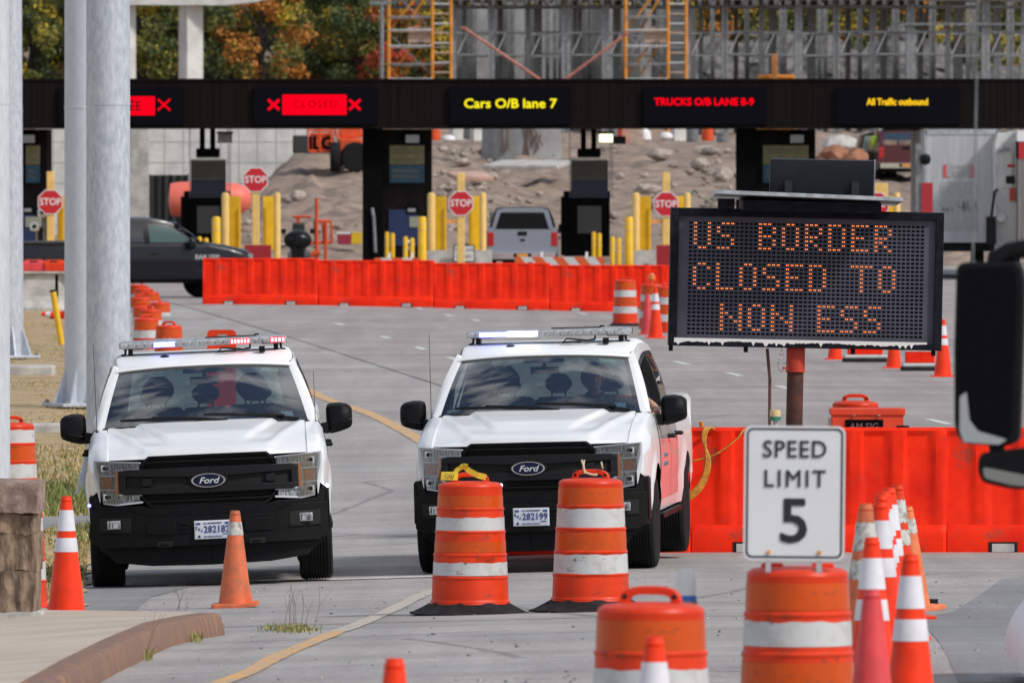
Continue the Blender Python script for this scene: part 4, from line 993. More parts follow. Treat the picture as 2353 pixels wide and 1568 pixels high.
# hose on the barrier
M_hose = mat('yellow_hose', (.55, .24, .02), .5, var=.3, vs=20)
m = MB(); yb = Yn-.22
for k in range(4):
    pts = [W(1640-k*3, 985+k, Yn-.1), W(1628-k*3, 984, yb), W(1620-k*2, 1010, yb-.02), W(1622+k*3, 1060, yb-.06), W(1612+k*2, 1100+k*4, yb-.09), W(1590, 1128+k*5, yb-.12), W(1560, 1140+k*4, yb-.12)]
    m.tube([Vector(q) for q in spline([tuple(q) for q in pts], 5)], .011, 8)
m.tube([Vector(q) for q in spline([tuple(W(1575, 1062, yb-.04)), tuple(W(1640, 1045, yb-.05)), tuple(W(1690, 1010, yb-.05)), tuple(W(1706, 990, yb)), tuple(W(1712, 984, Yn))], 6)], .008, 8)
m.tube([W(1613, 985, Yn), W(1611, 968, Yn)], .022, 8)
tag(m.build('hose', M_hose, smooth=50), 'coiled yellow brown hose hung over the near barrier beside the right pickup', 'hose')

# ---- message board
Y = 112.; s = F/Y
T = thing('message_board', 'dark trailer message board reading US BORDER CLOSED TO NON ESS', 'message board', W(1852, 641, Y), (0, R(1.15), R(1.5)))
bw, bh = 2.545, 1.285
m = MB(); fw = .075
m.b2(-bw/2, bw/2, .02, .25, -bh/2, bh/2, 0)
for x0, x1, z0, z1 in ((-bw/2, -bw/2+fw, -bh/2, bh/2), (bw/2-fw, bw/2, -bh/2, bh/2), (-bw/2+fw, bw/2-fw, bh/2-fw, bh/2), (-bw/2+fw, bw/2-fw, -bh/2, -bh/2+.06)): m.b2(x0, x1, -.04, .02, z0, z1, 0)
for x in (-1.25, -.55, .45, 1.2): m.b2(x-.02, x+.02, .0, .05, -bh/2-.05, -bh/2, 0)
M_cab = mat('board_black', (.006, .007, .012), .6, spec=.12, col2=(.014, .015, .024), vs=12)
m.build('cabinet', M_cab, T, smooth=0, bevel=.006)
m = MB(); random.seed(8); x = -bw/2+.05; up = []            # peeled strip along the lower edge
while x < bw/2-.12:
    h_ = .004+.05*max(0, noise.noise(Vector((x*2.3, 1, 1)))+.45)*(.4+.6*random.random()) if random.random() > .1 else .05
    up.append((x, -bh/2+.006, -bh/2+.085-min(.07, max(.0, .07-h_*1.3)))); x += .018
vs = []; fs = []
for i, (x, z0, z1) in enumerate(up): vs += [(x, -.0425, -bh/2+.075), (x, -.0425, max(-bh/2+.01, -bh/2+.075-(z1+bh/2)*.8))]
for i in range(len(up)-1): fs.append((2*i, 2*i+2, 2*i+3, 2*i+1))
m.add(vs, fs); m.build('bare_edge', M_wh, T, smooth=0)
fx0, fx1, fz0, fz1 = -bw/2+fw, bw/2-fw, -bh/2+.06, bh/2-fw
M_face = mat('display_face', (.088, .090, .120), .5, spec=.2, var=.12, vs=2)
m = MB(); m.b2(fx0, fx1, .005, .03, fz0, fz1); m.build('display_face', M_face, T, smooth=0)
NC, NR = 51, 28; gx0, gx1 = fx0+.09, fx1-.10; gz1, gz0 = fz1-.045, fz0+.045
cx = lambda c: gx0+(gx1-gx0)*(c+.5)/NC; cz = lambda r: gz1-(gz1-gz0)*(r+.5)/NR
FONT = {'U': 4, 'S': 4}
GL = {'U': '1001 1001 1001 1001 1001 1001 0110', 'S': '0111 1000 1000 0110 0001 0001 1110', 'B': '1110 1001 1001 1110 1001 1001 1110', 'O': '0110 1001 1001 1001 1001 1001 0110', 'R': '1110 1001 1001 1110 1100 1010 1001', 'D': '1110 1001 1001 1001 1001 1001 1110', 'E': '1111 1000 1000 1110 1000 1000 1111', 'C': '0110 1001 1000 1000 1000 1001 0110', 'L': '1000 1000 1000 1000 1000 1000 1111', 'T': '11111 00100 00100 00100 00100 00100 00100', 'N': '10001 10001 11001 10101 10011 10001 10001'}
lit = set()
for r0, row in ((0, ((1, 'U'), (6, 'S'), (15, 'B'), (20, 'O'), (25, 'R'), (30, 'D'), (35, 'E'), (40, 'R'))), (10, ((1, 'C'), (6, 'L'), (11, 'O'), (16, 'S'), (21, 'E'), (26, 'D'), (35, 'T'), (41, 'O'))), (20, ((7, 'N'), (13, 'O'), (18, 'N'), (28, 'E'), (33, 'S'), (38, 'S')))):
    for c0, ch in row:
        for r, bits in enumerate(GL[ch].split()):
            for c, v in enumerate(bits):
                if v == '1': lit.add((c0+c, r0+r))
pw, ph = (gx1-gx0)/NC*.72, (gz1-gz0)/NR*.56
dm, lm, hm = MB(), MB(), MB()
for c in range(NC):
    for r in range(NR):
        x, z = cx(c), cz(r)
        if (c, r) in lit:
            for d in (-.24, .24):
                q = [(x+d*pw+pw*.18*math.cos(a), .0015, z+ph*.36*math.sin(a)) for a in fr(0, 2*math.pi, math.pi/4)[:-1]]; lm.add(q, [tuple(range(8))[::-1]])
                q = [(x+d*pw+pw*.09*math.cos(a), .0005, z+ph*.17*math.sin(a)) for a in fr(0, 2*math.pi, math.pi/3)[:-1]]; lm.add(q, [tuple(range(6))[::-1]], 1)
        dm.add([(x-pw/2, .003, z-ph/2), (x+pw/2, .003, z-ph/2), (x+pw/2, .003, z+ph/2), (x-pw/2, .003, z+ph/2)], [(0, 1, 2, 3)])
dm.build('dot_matrix', M_sign, T, smooth=0, fix=False)
lm.build('lit_lettering', [glow('amber_red_led', (1., .13, .012), 1.25), glow('led_core', (1., .42, .15), 2.6)], T, smooth=0, fix=False)
mp = W(1832, 800, Y+.12)-T.location
m = MB(); m.tube([(mp.x, .13, -bh/2+.3), (mp.x, .13, -1.75)], .078, 24); m.build('mast', mat('rusty_mast', (.045, .018, .014), .7, col2=(.09, .03, .015), vs=8), T, smooth=50)
m = MB(); m.tube([(mp.x, .12, -bh/2), (mp.x, .12, -bh/2-.215)], .088, 24); m.tube([(mp.x, .12, -bh/2-.215), (mp.x, .12, -bh/2-.225)], .098, 24); m.b2(mp.x-.13, mp.x-.08, .0, .03, -bh/2-.20, -bh/2-.18); m.build('mast_collar', mat('red_brown_collar', (.50, .04, .015), .55, var=.2, vs=7), T, smooth=50)
def chain(pts, T): 
    m = MB()
    for i, q in enumerate(pts): m.box(q, (.012, .006, .018) if i % 2 else (.006, .012, .018), None)
    return m.build('chain', M_steel, T, smooth=0)
chain([(mp.x-.14+.03*math.sin(u*6.28), -.0, -bh/2-.02-.2*math.sin(u*3.14)) for u in fr(0, 1, .07)], T)
# solar panels over the board
m = MB(); pz = W(1843, 455, Y-.4).z-T.location.z
m.box((-.02, -.1, pz), (1.74, 1.15, .035), Matrix.Rotation(R(1.2), 3, 'Y') @ Matrix.Rotation(R(-2.5), 3, 'X'), 0); m.b2(-.62, .66, -.45, .5, pz-.13, pz-.03, 1); m.b2(-.9+.05, -.7, -.4, -.2, bh/2, pz-.02, 1)
m.b2(-.25, .25, -.1, .15, bh/2-.01, pz-.1, 1)
m.build('solar_panel', [M_alu, M_cab], T, smooth=0)
m = MB(); q = W(1890, 416, Y+1.1)-T.location; m.box((q.x, 1.1, q.z+.01), (.98, .04, .40), Matrix.Rotation(R(12), 3, 'X'), 0); m.box((q.x+.495, 1.1, q.z+.01), (.012, .045, .41), Matrix.Rotation(R(12), 3, 'X'), 1)
m.b2(q.x-.35, q.x-.28, 1.05, 1.15, pz-.1, q.z, 0); m.b2(q.x+.28, q.x+.35, 1.05, 1.15, pz-.1, q.z, 0); m.b2(q.x-.35, q.x+.35, .4, 1.15, pz-.12, pz-.06, 0)
m.build('solar_panel', [mat('solar_blue_black', (.012, .014, .022), .45, var=.2, vs=8), M_alu], T, smooth=0)
# trailer under the board
m = MB(); z0 = -T.location.z+G(2.6, Y); m.b2(mp.x-.5, mp.x+.6, -.3, .7, z0+.45, z0+.62); m.b2(mp.x-.06, mp.x+.06, .05, .2, z0+.3, -1.7); m.b2(mp.x-.5, mp.x-.4, .0, .1, z0+.05, z0+.5); m.b2(mp.x+.5, mp.x+.6, .0, .1, z0+.05, z0+.5); m.b2(mp.x-.5, mp.x-.4, -.05, .15, z0, z0+.05); m.b2(mp.x+.5, mp.x+.6, -.05, .15, z0, z0+.05)
m.build('trailer_frame', M_scaf, T, smooth=0)
m = MB(); a_, b_ = W(1766, 802, Y+.1)-T.location, W(1778, 942, Y+.1)-T.location; m.tube([a_, a_.lerp(b_, .5)+Vector((.006, 0, 0)), b_+Vector((0, 0, -.9))], .015, 8); m.build('brace_rod', mat('rust_rod', (.12, .06, .045), .7), T, smooth=50)
# box and drum behind the barrier
c = W(1992, 960, 111.2)
T = thing('battery_box', 'orange steel battery box with black name plate above the near barrier', 'battery box', (c.x, 111.2, G(c.x, 111.2)))
zt = W(1992, 937, 111.2).z-T.location.z; m = MB(); m.b2(-.33, .33, -.25, .25, .5, zt-.06); m.b2(-.345, .345, -.265, .265, zt-.06, zt); m.b2(-.3, -.25, -.2, .2, 0, .5, 1); m.b2(.25, .3, -.2, .2, 0, .5, 1)
for x in (-.13, .1): m.box((x, -.268, zt-.065), (.03, .012, .02), None, 1)
m.build('box_shell', [mat('box_orange', (.78, .062, .018), .5, var=.1, vs=5), M_steel], T, smooth=0, bevel=.006)
m = MB(); m.b2(-.21, .14, -.262, -.25, zt-.25, zt-.10); pl = m.build('name_plate', M_sign, T, smooth=0)
text('AM SIG', .062, mat('worn_plate_ink', (.16, .09, .085), .6), 'lettering', pl, (-.035, -.264, zt-.165), bold=.02)
m = MB(); m.box((-.35, -.1, zt-.14), (.03, .05, .10), None); m.build('latch', M_alu, T, smooth=0)
p = GX(1965, 113.2); d3 = drum('drum with a looped handle showing just above the orange battery box', p, [(.735, .86, O), (.565, .705, Wt), (.395, .53, O), (.222, .366, Wt)], rot=.1); d3.location.z = W(1965, 906, 113.2).z-.985
# amber and green lamp
c = W(1781, 985, 107.9)
T = thing('warning_lamp', 'amber and green topped warning lamp standing on the near barrier', 'warning lamp', c); T.location.z = G(c.x, 108)+1.1
m = MB(); m.lathe([(.045, 0), (.045, .02), (.02, .03), (.02, .075), (.045, .08)], n=18); m.build('lamp_stem', M_conc, T, smooth=40)
m = MB(); m.lathe([(.05, .08), (.05, .115)], n=18); m.build('green_band', mat('lamp_green', (.01, .20, .12), .4), T, smooth=40)
m = MB(); m.lathe([(.048, .115), (.05, .15), (.046, .175), (.0001, .18)], n=18, caps=False); m.build('lamp_dome', mat('pale_amber_dome', (.66, .50, .26), .35), T, smooth=50)

# ---- truck mirror and antenna at the right edge
Y = 46.; s = F/Y
T = thing('truck_mirror', 'large black truck mirror at the right edge of the picture', 'truck mirror', W(2270, 815, Y), (0, R(1.2), R(-8)))
def P(px, py): q = W(px, py, Y)-W(2270, 815, Y); return q.x, q.z
def roundpoly(pts, r=.03, n=5):
    out = []; N = len(pts)
    for i in range(N):
        a, b, c = Vector(pts[i-1]), Vector(pts[i]), Vector(pts[(i+1) % N]); u = (a-b).normalized(); v = (c-b).normalized(); rr = min(r, (a-b).length*.45, (c-b).length*.45)
        for k in fr(0, 1, 1/n): p0 = b+u*rr; p1 = b+v*rr; q = (1-k)**2*p0+2*k*(1-k)*b+k*k*p1; out.append((q.x, q.y))
    return out
hd = roundpoly([P(2192, 605), P(2338, 598), P(2350, 640), P(2346, 1008), P(2318, 1024), P(2215, 1020), P(2195, 985), P(2190, 800)], .035)
m = MB(); m.prism(hd, 0, .10); hm = m.build('mirror_shell', M_blackpl, T, smooth=40, bevel=.012, seg=3)
hd2 = roundpoly([P(2202, 618), P(2322, 612), P(2332, 645), P(2326, 1000), P(2304, 1012), P(2222, 1008), P(2206, 975), P(2201, 800)], .035)
m = MB(); m.prism(hd2, -.004, .0); m.build('mirror_glass', mat('dark_mirror', (.002, .002, .003), .4, spec=.1), T, smooth=0)
m = MB(); q = [P(2207, 912), P(2222, 900), P(2230, 965), P(2250, 990), P(2318, 1008), P(2300, 1020), P(2218, 1016), P(2208, 990)]; m.prism(roundpoly(q, .008, 3), -.008, -.004); m.build('mirror_reflection', mat('reflection_grey', (.36, .38, .38), .5), T, smooth=0)  # grey L-shaped piece painted as the truck door's reflection in the glass
m = MB(); a_, b_, c_ = P(2278, 606), P(2290, 575), P(2480, 540); m.tube([(a_[0], .05, a_[1]-.03), (a_[0]+.005, .05, a_[1]+.02), (b_[0]+.03, .05, b_[1]-.005), (c_[0], .1, c_[1])], [.038, .038, .036, .036], 12); m.build('mirror_arm', M_blackpl, T, smooth=50); m = MB()
a_, b_ = P(2290, 1015), P(2300, 1075); m.tube([(a_[0], .05, a_[1]), (b_[0], .05, b_[1]-.03), (b_[0]+.3, .1, b_[1]-.03)], .035, 12); m.build('mirror_arm', M_blackpl, T, smooth=50)
lw = roundpoly([P(2254, 1040), P(2400, 1020), P(2420, 1120), P(2330, 1122), P(2262, 1108), P(2250, 1080)], .035); m = MB(); m.prism(lw, -.005, .10); m.build('lower_mirror', M_blackpl, T, smooth=40, bevel=.01)
lw = roundpoly([P(2263, 1072), P(2400, 1095), P(2400, 1117), P(2330, 1112), P(2268, 1098)], .015); m = MB(); m.prism(lw, -.009, -.004); m.build('lower_glass', mat('grey_mirror', (.22, .215, .20), .3), T, smooth=0)
m = MB(); p0 = W(2228, 612, Y)-W(2270, 815, Y); m.tube([(p0.x, .03, p0.z-.04), (p0.x, .03, p0.z+.02)], .012, 8); m.tube([(p0.x, .03, p0.z), (p0.x, .03, p0.z+.6), (p0.x-.003, .03, p0.z+1.25)], [.004, .0035, .003], 8); m.build('aerial', M_steel, T, smooth=50)
# corner of a white car at the lower right
c = W(2416, 1640, 60); g0 = G(c.x, 60)
T = thing('white_car', 'corner of a white car with a red lamp cut off at the lower right', 'car', (c.x, 60, g0))
def Q(px, py): v = W(px, py, 60); return v.x-c.x, v.z-g0
m = MB(); secs = []
for dy, sc in ((0, .0), (.05, .35), (.2, .75), (.5, 1.0), (1.2, 1.12), (2.2, 1.2), (4., 1.2)):
    hf = [(a_-.04*sc+.04, z_) for a_, z_ in [(-.05, .10), (-.06, .20), (-.04, .28), (-.01, .34), (.05, .42), (.14, .60), (.3, .80), (.9, .90)]]
    secs.append([(a_, dy, z_) for a_, z_ in hf]+[(1.8-a_, dy, z_) for a_, z_ in reversed(hf[:-1])])
m.loft(secs, closed=True, caps=True); m.build('body', M_roofw, T, smooth=50)
m = MB(); m.loft([[(.25, 1.1, .86), (1.55, 1.1, .86), (1.35, 1.9, 1.42), (.45, 1.9, 1.42)], [(.25, 3.9, .86), (1.55, 3.9, .86), (1.35, 3.2, 1.42), (.45, 3.2, 1.42)]], closed=True, caps=True); m.build('cabin', M_tint, T, smooth=0)
m = MB(); m.lathe([(.2, -.1), (.31, -.1), (.325, -.06), (.325, .08), (.31, .1), (.2, .1)], (.34, .9, .325), 40, 0, 'X'); m.build('tyre', M_rubber, T, smooth=40); m = MB(); m.lathe([(.2, -.1), (.31, -.1), (.325, -.06), (.325, .08), (.31, .1), (.2, .1)], (1.46, .9, .325), 40, 0, 'X'); m.build('tyre', M_rubber, T, smooth=40)
m = MB(); m.box((.03, .02, .19), (.16, .12, .07), Matrix.Rotation(R(-30), 3, 'Z')); m.build('lamp', M_redlens, T, smooth=0, bevel=.02)

# ---- left side: light poles, stone pillar, drums
def pole(label, px_r, py_base, wpx, Y=None, taper=.0, mt=None, hgt=13, n=40, plate=True):
    p = GZ(px_r-wpx/2, py_base) if Y is None else GX(px_r-wpx/2, Y); r = wpx/2*p.y/F
    T = thing('light_pole', label, 'light pole', p, group='galvanised light poles along the verge')
    m = MB(); zs = [.12]+fr(.5, hgt, 1.); m.lathe([(r*(1-taper*z/hgt)/math.cos(math.pi/n), z) for z in zs], n=n); m.v = [tuple(Matrix.Rotation(math.pi/n+.09, 3, 'Z') @ Vector(v)) for v in m.v]; m.build('shaft', mt or M_galv, T, smooth=25)
    if plate:
        m = MB(); m.box((0, 0, .10), (r*3.3, r*3.3, .045), .35); m.build('base_plate', M_galv, T, smooth=0, bevel=.006)
        for a in range(8):
            m = MB(); q = a*math.pi/4+.35; d = Vector((math.cos(q), math.sin(q))); tq = Vector((-d.y, d.x))*.012
            A = [(d*(r*.95), .12), (d*(r*1.62), .12), (d*(r*1.55), .17), (d*(r*.97), .62)]
            m.add([(v.x+tq.x, v.y+tq.y, z) for v, z in A]+[(v.x-tq.x, v.y-tq.y, z) for v, z in A], [(0, 1, 2, 3), (7, 6, 5, 4), (0, 4, 5, 1), (1, 5, 6, 2), (2, 6, 7, 3), (3, 7, 4, 0)]); m.build('gusset', M_galv, T, smooth=0)
        for a in range(4):
            m = MB(); q = a*math.pi/2+.35+math.pi/4; m.tube([(r*2.05*math.cos(q), r*2.05*math.sin(q), -.05), (r*2.05*math.cos(q), r*2.05*math.sin(q), .17)], .018, 8); m.lathe([(.035, .122), (.035, .15)], (r*2.05*math.cos(q), r*2.05*math.sin(q), 0), 6); m.build('anchor_bolt', M_steel, T, smooth=30)
    m = MB(); m.box((-r*.93*math.cos(.35), -r*math.sin(.35)*1.05, hgt/2+.06), (.02, .02, hgt-.1), .3); m.build('seam', mt or M_galv, T, smooth=0)
    m = MB()
    for z in (4.2,): m.lathe([(r*1.012/math.cos(math.pi/n)*(1-taper*z/hgt), z), (r*1.02/math.cos(math.pi/n)*(1-taper*z/hgt), z+.02), (r*1.012/math.cos(math.pi/n)*(1-taper*z/hgt), z+.04)], n=n, caps=False)
    m.v = [tuple(Matrix.Rotation(math.pi/n+.09, 3, 'Z') @ Vector(v)) for v in m.v]; m.build('weld_band', mt or M_galv, T, smooth=25)
    return T
M_galv3 = mat('bluish_galvanised_steel', (.60, .64, .70), .5, .15, col2=(.50, .54, .60), vs=14, lo=.3, hi=.7, stretch=(1, 1, .4))
pole('thick galvanised light pole rising right behind the left pickup', 299, 1158, 101, taper=.02)
pole('galvanised light pole second from the left pickup, its base plate on the verge', 246, 945, 98, taper=.03, mt=M_galv3)
pole('farther galvanised light pole with its base on a concrete footing', 54, 832, 72, taper=.2)
pole('pale light pole cut by the left edge behind the stone pillar', 23, 1150, 100, 112., taper=.06, mt=M_galv2)
def slab(name, label, px, py, w_, d_, h_, mt=M_conc, rot=0.):
    p = GZ(px, py); m = MB(); m.b2(-w_/2, w_/2, -d_/2, d_/2, -.2, h_); o = m.build(name, mt, smooth=0, bevel=.03); o.location = p; o.rotation_euler = (0, 0, rot)
    return tag(o, label, 'concrete footing')
slab('concrete_footing', 'round edged concrete footing under the farther light pole', 62, 868, .86, 1.2, .2)
slab('concrete_footing', 'concrete block on the grass in front of the second light pole', 118, 1002, .50, .6, .17)
slab('concrete_footing', 'low concrete footing under the thick light pole beside the left pickup', 150, 1200, .6, .9, .03)
# stone pillar
M_stone = mat('rough_brown_stone', (.31, .215, .15), .9, col2=(.115, .08, .056), vs=7, bump=.9, bs=14, stretch=(2.2, 2.2, .8), detail=9)
M_stonec = mat('stone_cap', (.37, .27, .225), .9, col2=(.19, .125, .10), vs=9, bump=.8, bs=18, detail=9)
Yp = 80.5; x1 = (86-1176)*Yp/F; zb_ = WZ(x1-.3, Yp); zt = W(0, 1108, Yp).z
T = thing('stone_pillar', 'rough brown stone pillar with a thick cap at the left edge', 'stone pillar', (x1-.42, Yp+.4, zb_))
def rough(m, amp, fq, seed):
    out = []
    for v in m.v:
        n_ = noise.noise_vector(Vector((v[0]*fq, v[1]*fq, v[2]*fq*.45+seed)))+.8*noise.noise_vector(Vector((v[0]*fq*3, v[1]*fq*3, v[2]*fq*.8+seed))); out.append((v[0]+n_.x*amp, v[1]+n_.y*amp, v[2]+n_.z*amp*.6))
    m.v = out
def gridbox(x0, x1, y0, y1, z0, z1, st=.03):
    m = MB(); per = [(x, y0) for x in fr(x0, x1, st)[:-1]]+[(x1, y) for y in fr(y0, y1, st)[:-1]]+[(x, y1) for x in fr(x1, x0, -st)[:-1]]+[(x0, y) for y in fr(y1, y0, -st)[:-1]]
    secs = [[(x, y, z) for x, y in per] for z in fr(z0, z1, st)]; m.loft(secs, closed=True, caps=True); return m
def fr2(a, b, s): n = max(1, int(round(abs((b-a)/s)))); return [a+(b-a)*i/n for i in range(n+1)]
fr = fr2
hh = zt-zb_
for i, (z0, z1, dx) in enumerate(((.03, hh*.33, 0), (hh*.335, hh*.62, .012), (hh*.625, hh*.77, -.005))):
    m = gridbox(-.41+dx, .40+dx, -.4, .4, z0, z1, .016); rough(m, .03, 5, i*3.); m.build('stone_course', M_stone, T, smooth=0)
m = gridbox(-.46, .43, -.45, .45, hh*.775, hh, .03); rough(m, .022, 4, 9.); m.build('cap', M_stonec, T, smooth=40)
m = gridbox(-.5, .44, -.5, .5, -.01, .035, .03); rough(m, .02, 5, 4.); m.build('plinth', M_conc, T, smooth=0)
d4 = drum('drum behind the stone pillar showing a strip of bands and its top', GX(30, 93), [(.735, .86, O), (.565, .705, Wt), (.395, .53, O), (.222, .366, Wt)], base=False); d4.location.z = W(30, 1103, 93).z-.99
s5 = 238; d5 = drum('taller looking drum standing behind the pillar drum on the verge', GX(22, F/s5), [(.735, .86, Wt), (.565, .705, O), (.395, .53, Wt), (.222, .366, O)], base=False); d5.location.z = W(30, 955, F/s5).z-.99; d5.scale = (1.08, 1.08, 1)
# people in the right pickup
def figure(name, label, joints, bones, mt, parent=None, loc=(0, 0, 0), rot=(0, 0, 0), root=0, lv=2):
    me = bpy.data.meshes.new(name); me.from_pydata([j[:3] for j in joints], bones, []); o = bpy.data.objects.new(name, me); COL.objects.link(o)
    o.location = loc; o.rotation_euler = rot; me.materials.append(mt)
    sk = o.modifiers.new('skin', 'SKIN'); sk.use_smooth_shade = True
    for i, j in enumerate(joints): me.skin_vertices[0].data[i].radius = (j[3], j[4] if len(j) > 4 else j[3])
    me.skin_vertices[0].data[root].use_root = True
    sb = o.modifiers.new('sub', 'SUBSURF'); sb.levels = lv; sb.render_levels = lv
    if parent: o.parent = parent
    if label: tag(o, label, 'person')
    return o
def hand(o, base, direc, palm, mt):          # five separate curled fingers on a palm
    d = Vector(direc).normalized(); u = Vector(palm).normalized(); s = d.cross(u).normalized(); J = []; B = []
    b = Vector(base); J.append((*b, .026, .02)); J.append((*(b+d*.045), .034, .018)); B.append((0, 1))
    for k, (off, ln) in enumerate(((-.027, .065), (-.009, .078), (.009, .074), (.026, .058))):
        i = len(J); r = b+d*.075+s*off; J += [(*r, .009), (*(r+d*ln*.45-u*.008), .0085), (*(r+d*ln*.75-u*.03), .008), (*(r+d*ln*.8-u*.05), .007)]; B += [(1, i), (i, i+1), (i+1, i+2), (i+2, i+3)]
    i = len(J); r = b+d*.02-s*.035; J += [(*r, .011), (*(r+d*.03-s*.02-u*.01), .0095), (*(r+d*.055-s*.015-u*.025), .008)]; B += [(0, i), (i, i+1), (i+1, i+2)]
    h = figure('hand', None, J, B, mt, o); h.modifiers['sub'].levels = h.modifiers['sub'].render_levels = 1
    return h
def person(label, T, x, look, arm_out):
    RT = T.matrix_basis.copy(); RT = Matrix.LocRotScale(T.location, T.rotation_euler, None)
    y = 2.20; z0 = .92
    J = [(0, 0, 0, .17, .13), (0, .03, .22, .16, .12), (0, .06, .42, .19, .12), (0, .065, .52, .10, .085), (0, .05, .57, .06, .06),
         (-.17, .06, .46, .075, .07), (.17, .06, .46, .075, .07)]
    B = [(0, 1), (1, 2), (2, 3), (3, 4), (2, 5), (2, 6)]
    def arm(sh, el, wr): 
        i = len(J); J.append((*el, .045)); J.append((*wr, .03)); B.append((sh, i)); B.append((i, i+1)); return Vector(el), Vector(wr)
    out = []
    out.append(arm(5, (-.24, -.16, .24), (-.12, -.42, .22)))
    if arm_out: out.append(None)
    else: out.append(arm(6, (.24, -.14, .22), (.12, -.38, .16)))
    o = figure('person', label, J, B, M_cloth)
    o.matrix_world = RT @ Matrix.Translation((x, y, z0))
    o.location, o.rotation_euler = (RT @ Matrix.Translation((x, y, z0))).to_translation(), T.rotation_euler
    hz_ = .69; f = Matrix.Rotation(look, 3, 'Z')
    def v(a, b, c): q = f @ Vector((a, b, 0)); return (q.x, q.y+.03, c)
    H = MB(); secs = []
    for t in fr(0, 1, .0625):
        zz = hz_-.125+.245*t; w_ = lin([(0, .035), (.08, .05), (.25, .066), (.5, .075), (.75, .076), (.9, .058), (1, .004)], t); dp = lin([(0, .05), (.1, .075), (.3, .09), (.5, .097), (.75, .098), (.9, .07), (1, .004)], t)
        row = []
        for q in fr(0, 2*math.pi, math.pi/14)[:-1]:
            a, b = w_*math.cos(q), dp*math.sin(q)-.005
            if math.sin(q) < -.75:          # face side
                front = (-math.sin(q)-.75)*4
                b -= .022*math.exp(-((t-.42)/.075)**2)*math.exp(-(math.cos(q)/.13)**2)         # nose
                b += .010*math.exp(-((t-.53)/.04)**2)*math.exp(-((abs(math.cos(q))-.38)/.2)**2)  # eye sockets
                b -= .006*math.exp(-((t-.24)/.03)**2)*front*.5 - .005*math.exp(-((t-.29)/.02)**2)*front*.4
                b -= .008*math.exp(-((t-.08)/.06)**2)
            row.append(v(a, b, zz))
        secs.append(row)
    H.loft(secs, closed=True, caps=True)
    for s in (-1, 1): H.T = None; H.lathe([(.006, -.02), (.02, -.01), (.026, .005), (.018, .018), (.004, .02)], v(s*.078, .005, hz_-.015), 10, 0, 'Y')
    H.tube([(0, .055, .50), (0, .035, .60)], [.058, .055], 14); hd = H.build('head', M_skin, o, smooth=60)
    E = MB()
    for s in (-1, 1): E.lathe([(.0001, -.008), (.011, -.003), (.013, .004)], v(s*.03, -.088, hz_+.008), 10, 0, 'Y', caps=False)
    E.box(v(0, -.097, hz_-.062), (.045, .006, .006), look); E.build('face_feature', M_dark, o, smooth=50)
    hr = MB(); secs = []
    for t in fr(.5, 1, .0625):
        zz = hz_-.122+.252*t; w_ = lin([(.5, .080), (.75, .081), (.9, .062), (1, .004)], t); dp = lin([(.5, .101), (.75, .103), (.9, .074), (1, .004)], t)
        secs.append([v(w_*math.cos(q), dp*math.sin(q)-.004 if math.sin(q) > -.5 or t > .76 else -.5*dp, zz) for q in fr(0, 2*math.pi, math.pi/14)[:-1]])
    hr.loft(secs, closed=True, caps=True); hr.build('hair', mat('dark_hair', (.02, .015, .012), .8), o, smooth=60)
    hand(o, out[0][1], (.5, -.8, 0), (0, 0, 1), M_skin)
    if arm_out:
        A = [(.17, .05, .46, .07), (.30, -.06, .49, .056), (.44, -.16, .48, .050), (.53, -.28, .425, .046), (.575, -.40, .375, .040), (.50, -.52, .375, .034), (.36, -.58, .37, .028)]
        figure('arm', None, A, [(i, i+1) for i in range(len(A)-1)], M_skin, o)
        hand(o, A[-1][:3], (-.8, -.3, .1), (0, -.5, 1), M_skin)
    else: hand(o, out[1][1], (-.5, -.8, 0), (0, 0, 1), M_skin)
    return o
person('passenger in a dark uniform seated in the right pickup, head turned aside', right_truck, -.50, R(-35), False)
person('driver of the right pickup with a bare arm resting out of the window', right_truck, .40, R(10), True)
# ================================================================ the booths and their canopy
YB = 335.; sB = F/YB
def X(px, Y=YB): return (px-1176)*Y/F
def Zz(py, Y=YB): return HC-(py-HY)*Y/F
T = thing('booth_canopy', 'long dark brown canopy beam over the inspection booths', 'canopy', (0, YB, 0))
m = MB(); z0, z1 = Zz(295), Zz(186); m.b2(-16, 17.5, 0, 11, z0, z1)
x = -15.9
while x < 17.4: m.b2(x, x+.09, -.010, 0, z0+.02, z1-.03); x += .19
m.b2(-16.05, 17.55, -.05, 11.05, z1, z1+.06); m.b2(-16.02, 17.52, -.04, 0, z0-.01, z0+.09)
m.build('fascia', M_canopy, T, smooth=0)
# lane message signs hung on the fascia
M_redlit = glow('red_lit', (1., .0, .012), .95); M_yellit = glow('yellow_lit', (1., .84, .02), .95); M_ambl = glow('amber_lit', (1., .58, .015), .9); M_redtx = glow('red_text_lit', (1., .0, .01), .95)
def lane_sign(label, x0, x1, y0=200, y1=287):
    cx_, cz_ = X((x0+x1)/2), Zz((y0+y1)/2); w_, h_ = (x1-x0)/sB, (y1-y0)/sB
    T = thing('lane_sign', label, 'message sign', (cx_, YB-.03, cz_), group=None); m = MB()
    m.b2(-w_/2, w_/2, -.09, -.0, -h_/2, h_/2); m.build('sign_panel', M_sign, T, smooth=0, bevel=.01)
    return T, cx_, cz_
def cross_mark(T, x, r, t):
    m = MB()
    for a in (R(42), R(-42)): m.box((x, -.1, .03), (r*2.1, .012, t), Matrix.Rotation(a, 3, 'Y'))
    m.build('cross_mark', M_redlit, T, smooth=0)
L1, cx_, cz_ = lane_sign('message sign with a red panel ending in EE, cut by the light poles', 135, 424)
def onx(px): return X(px)-cx_
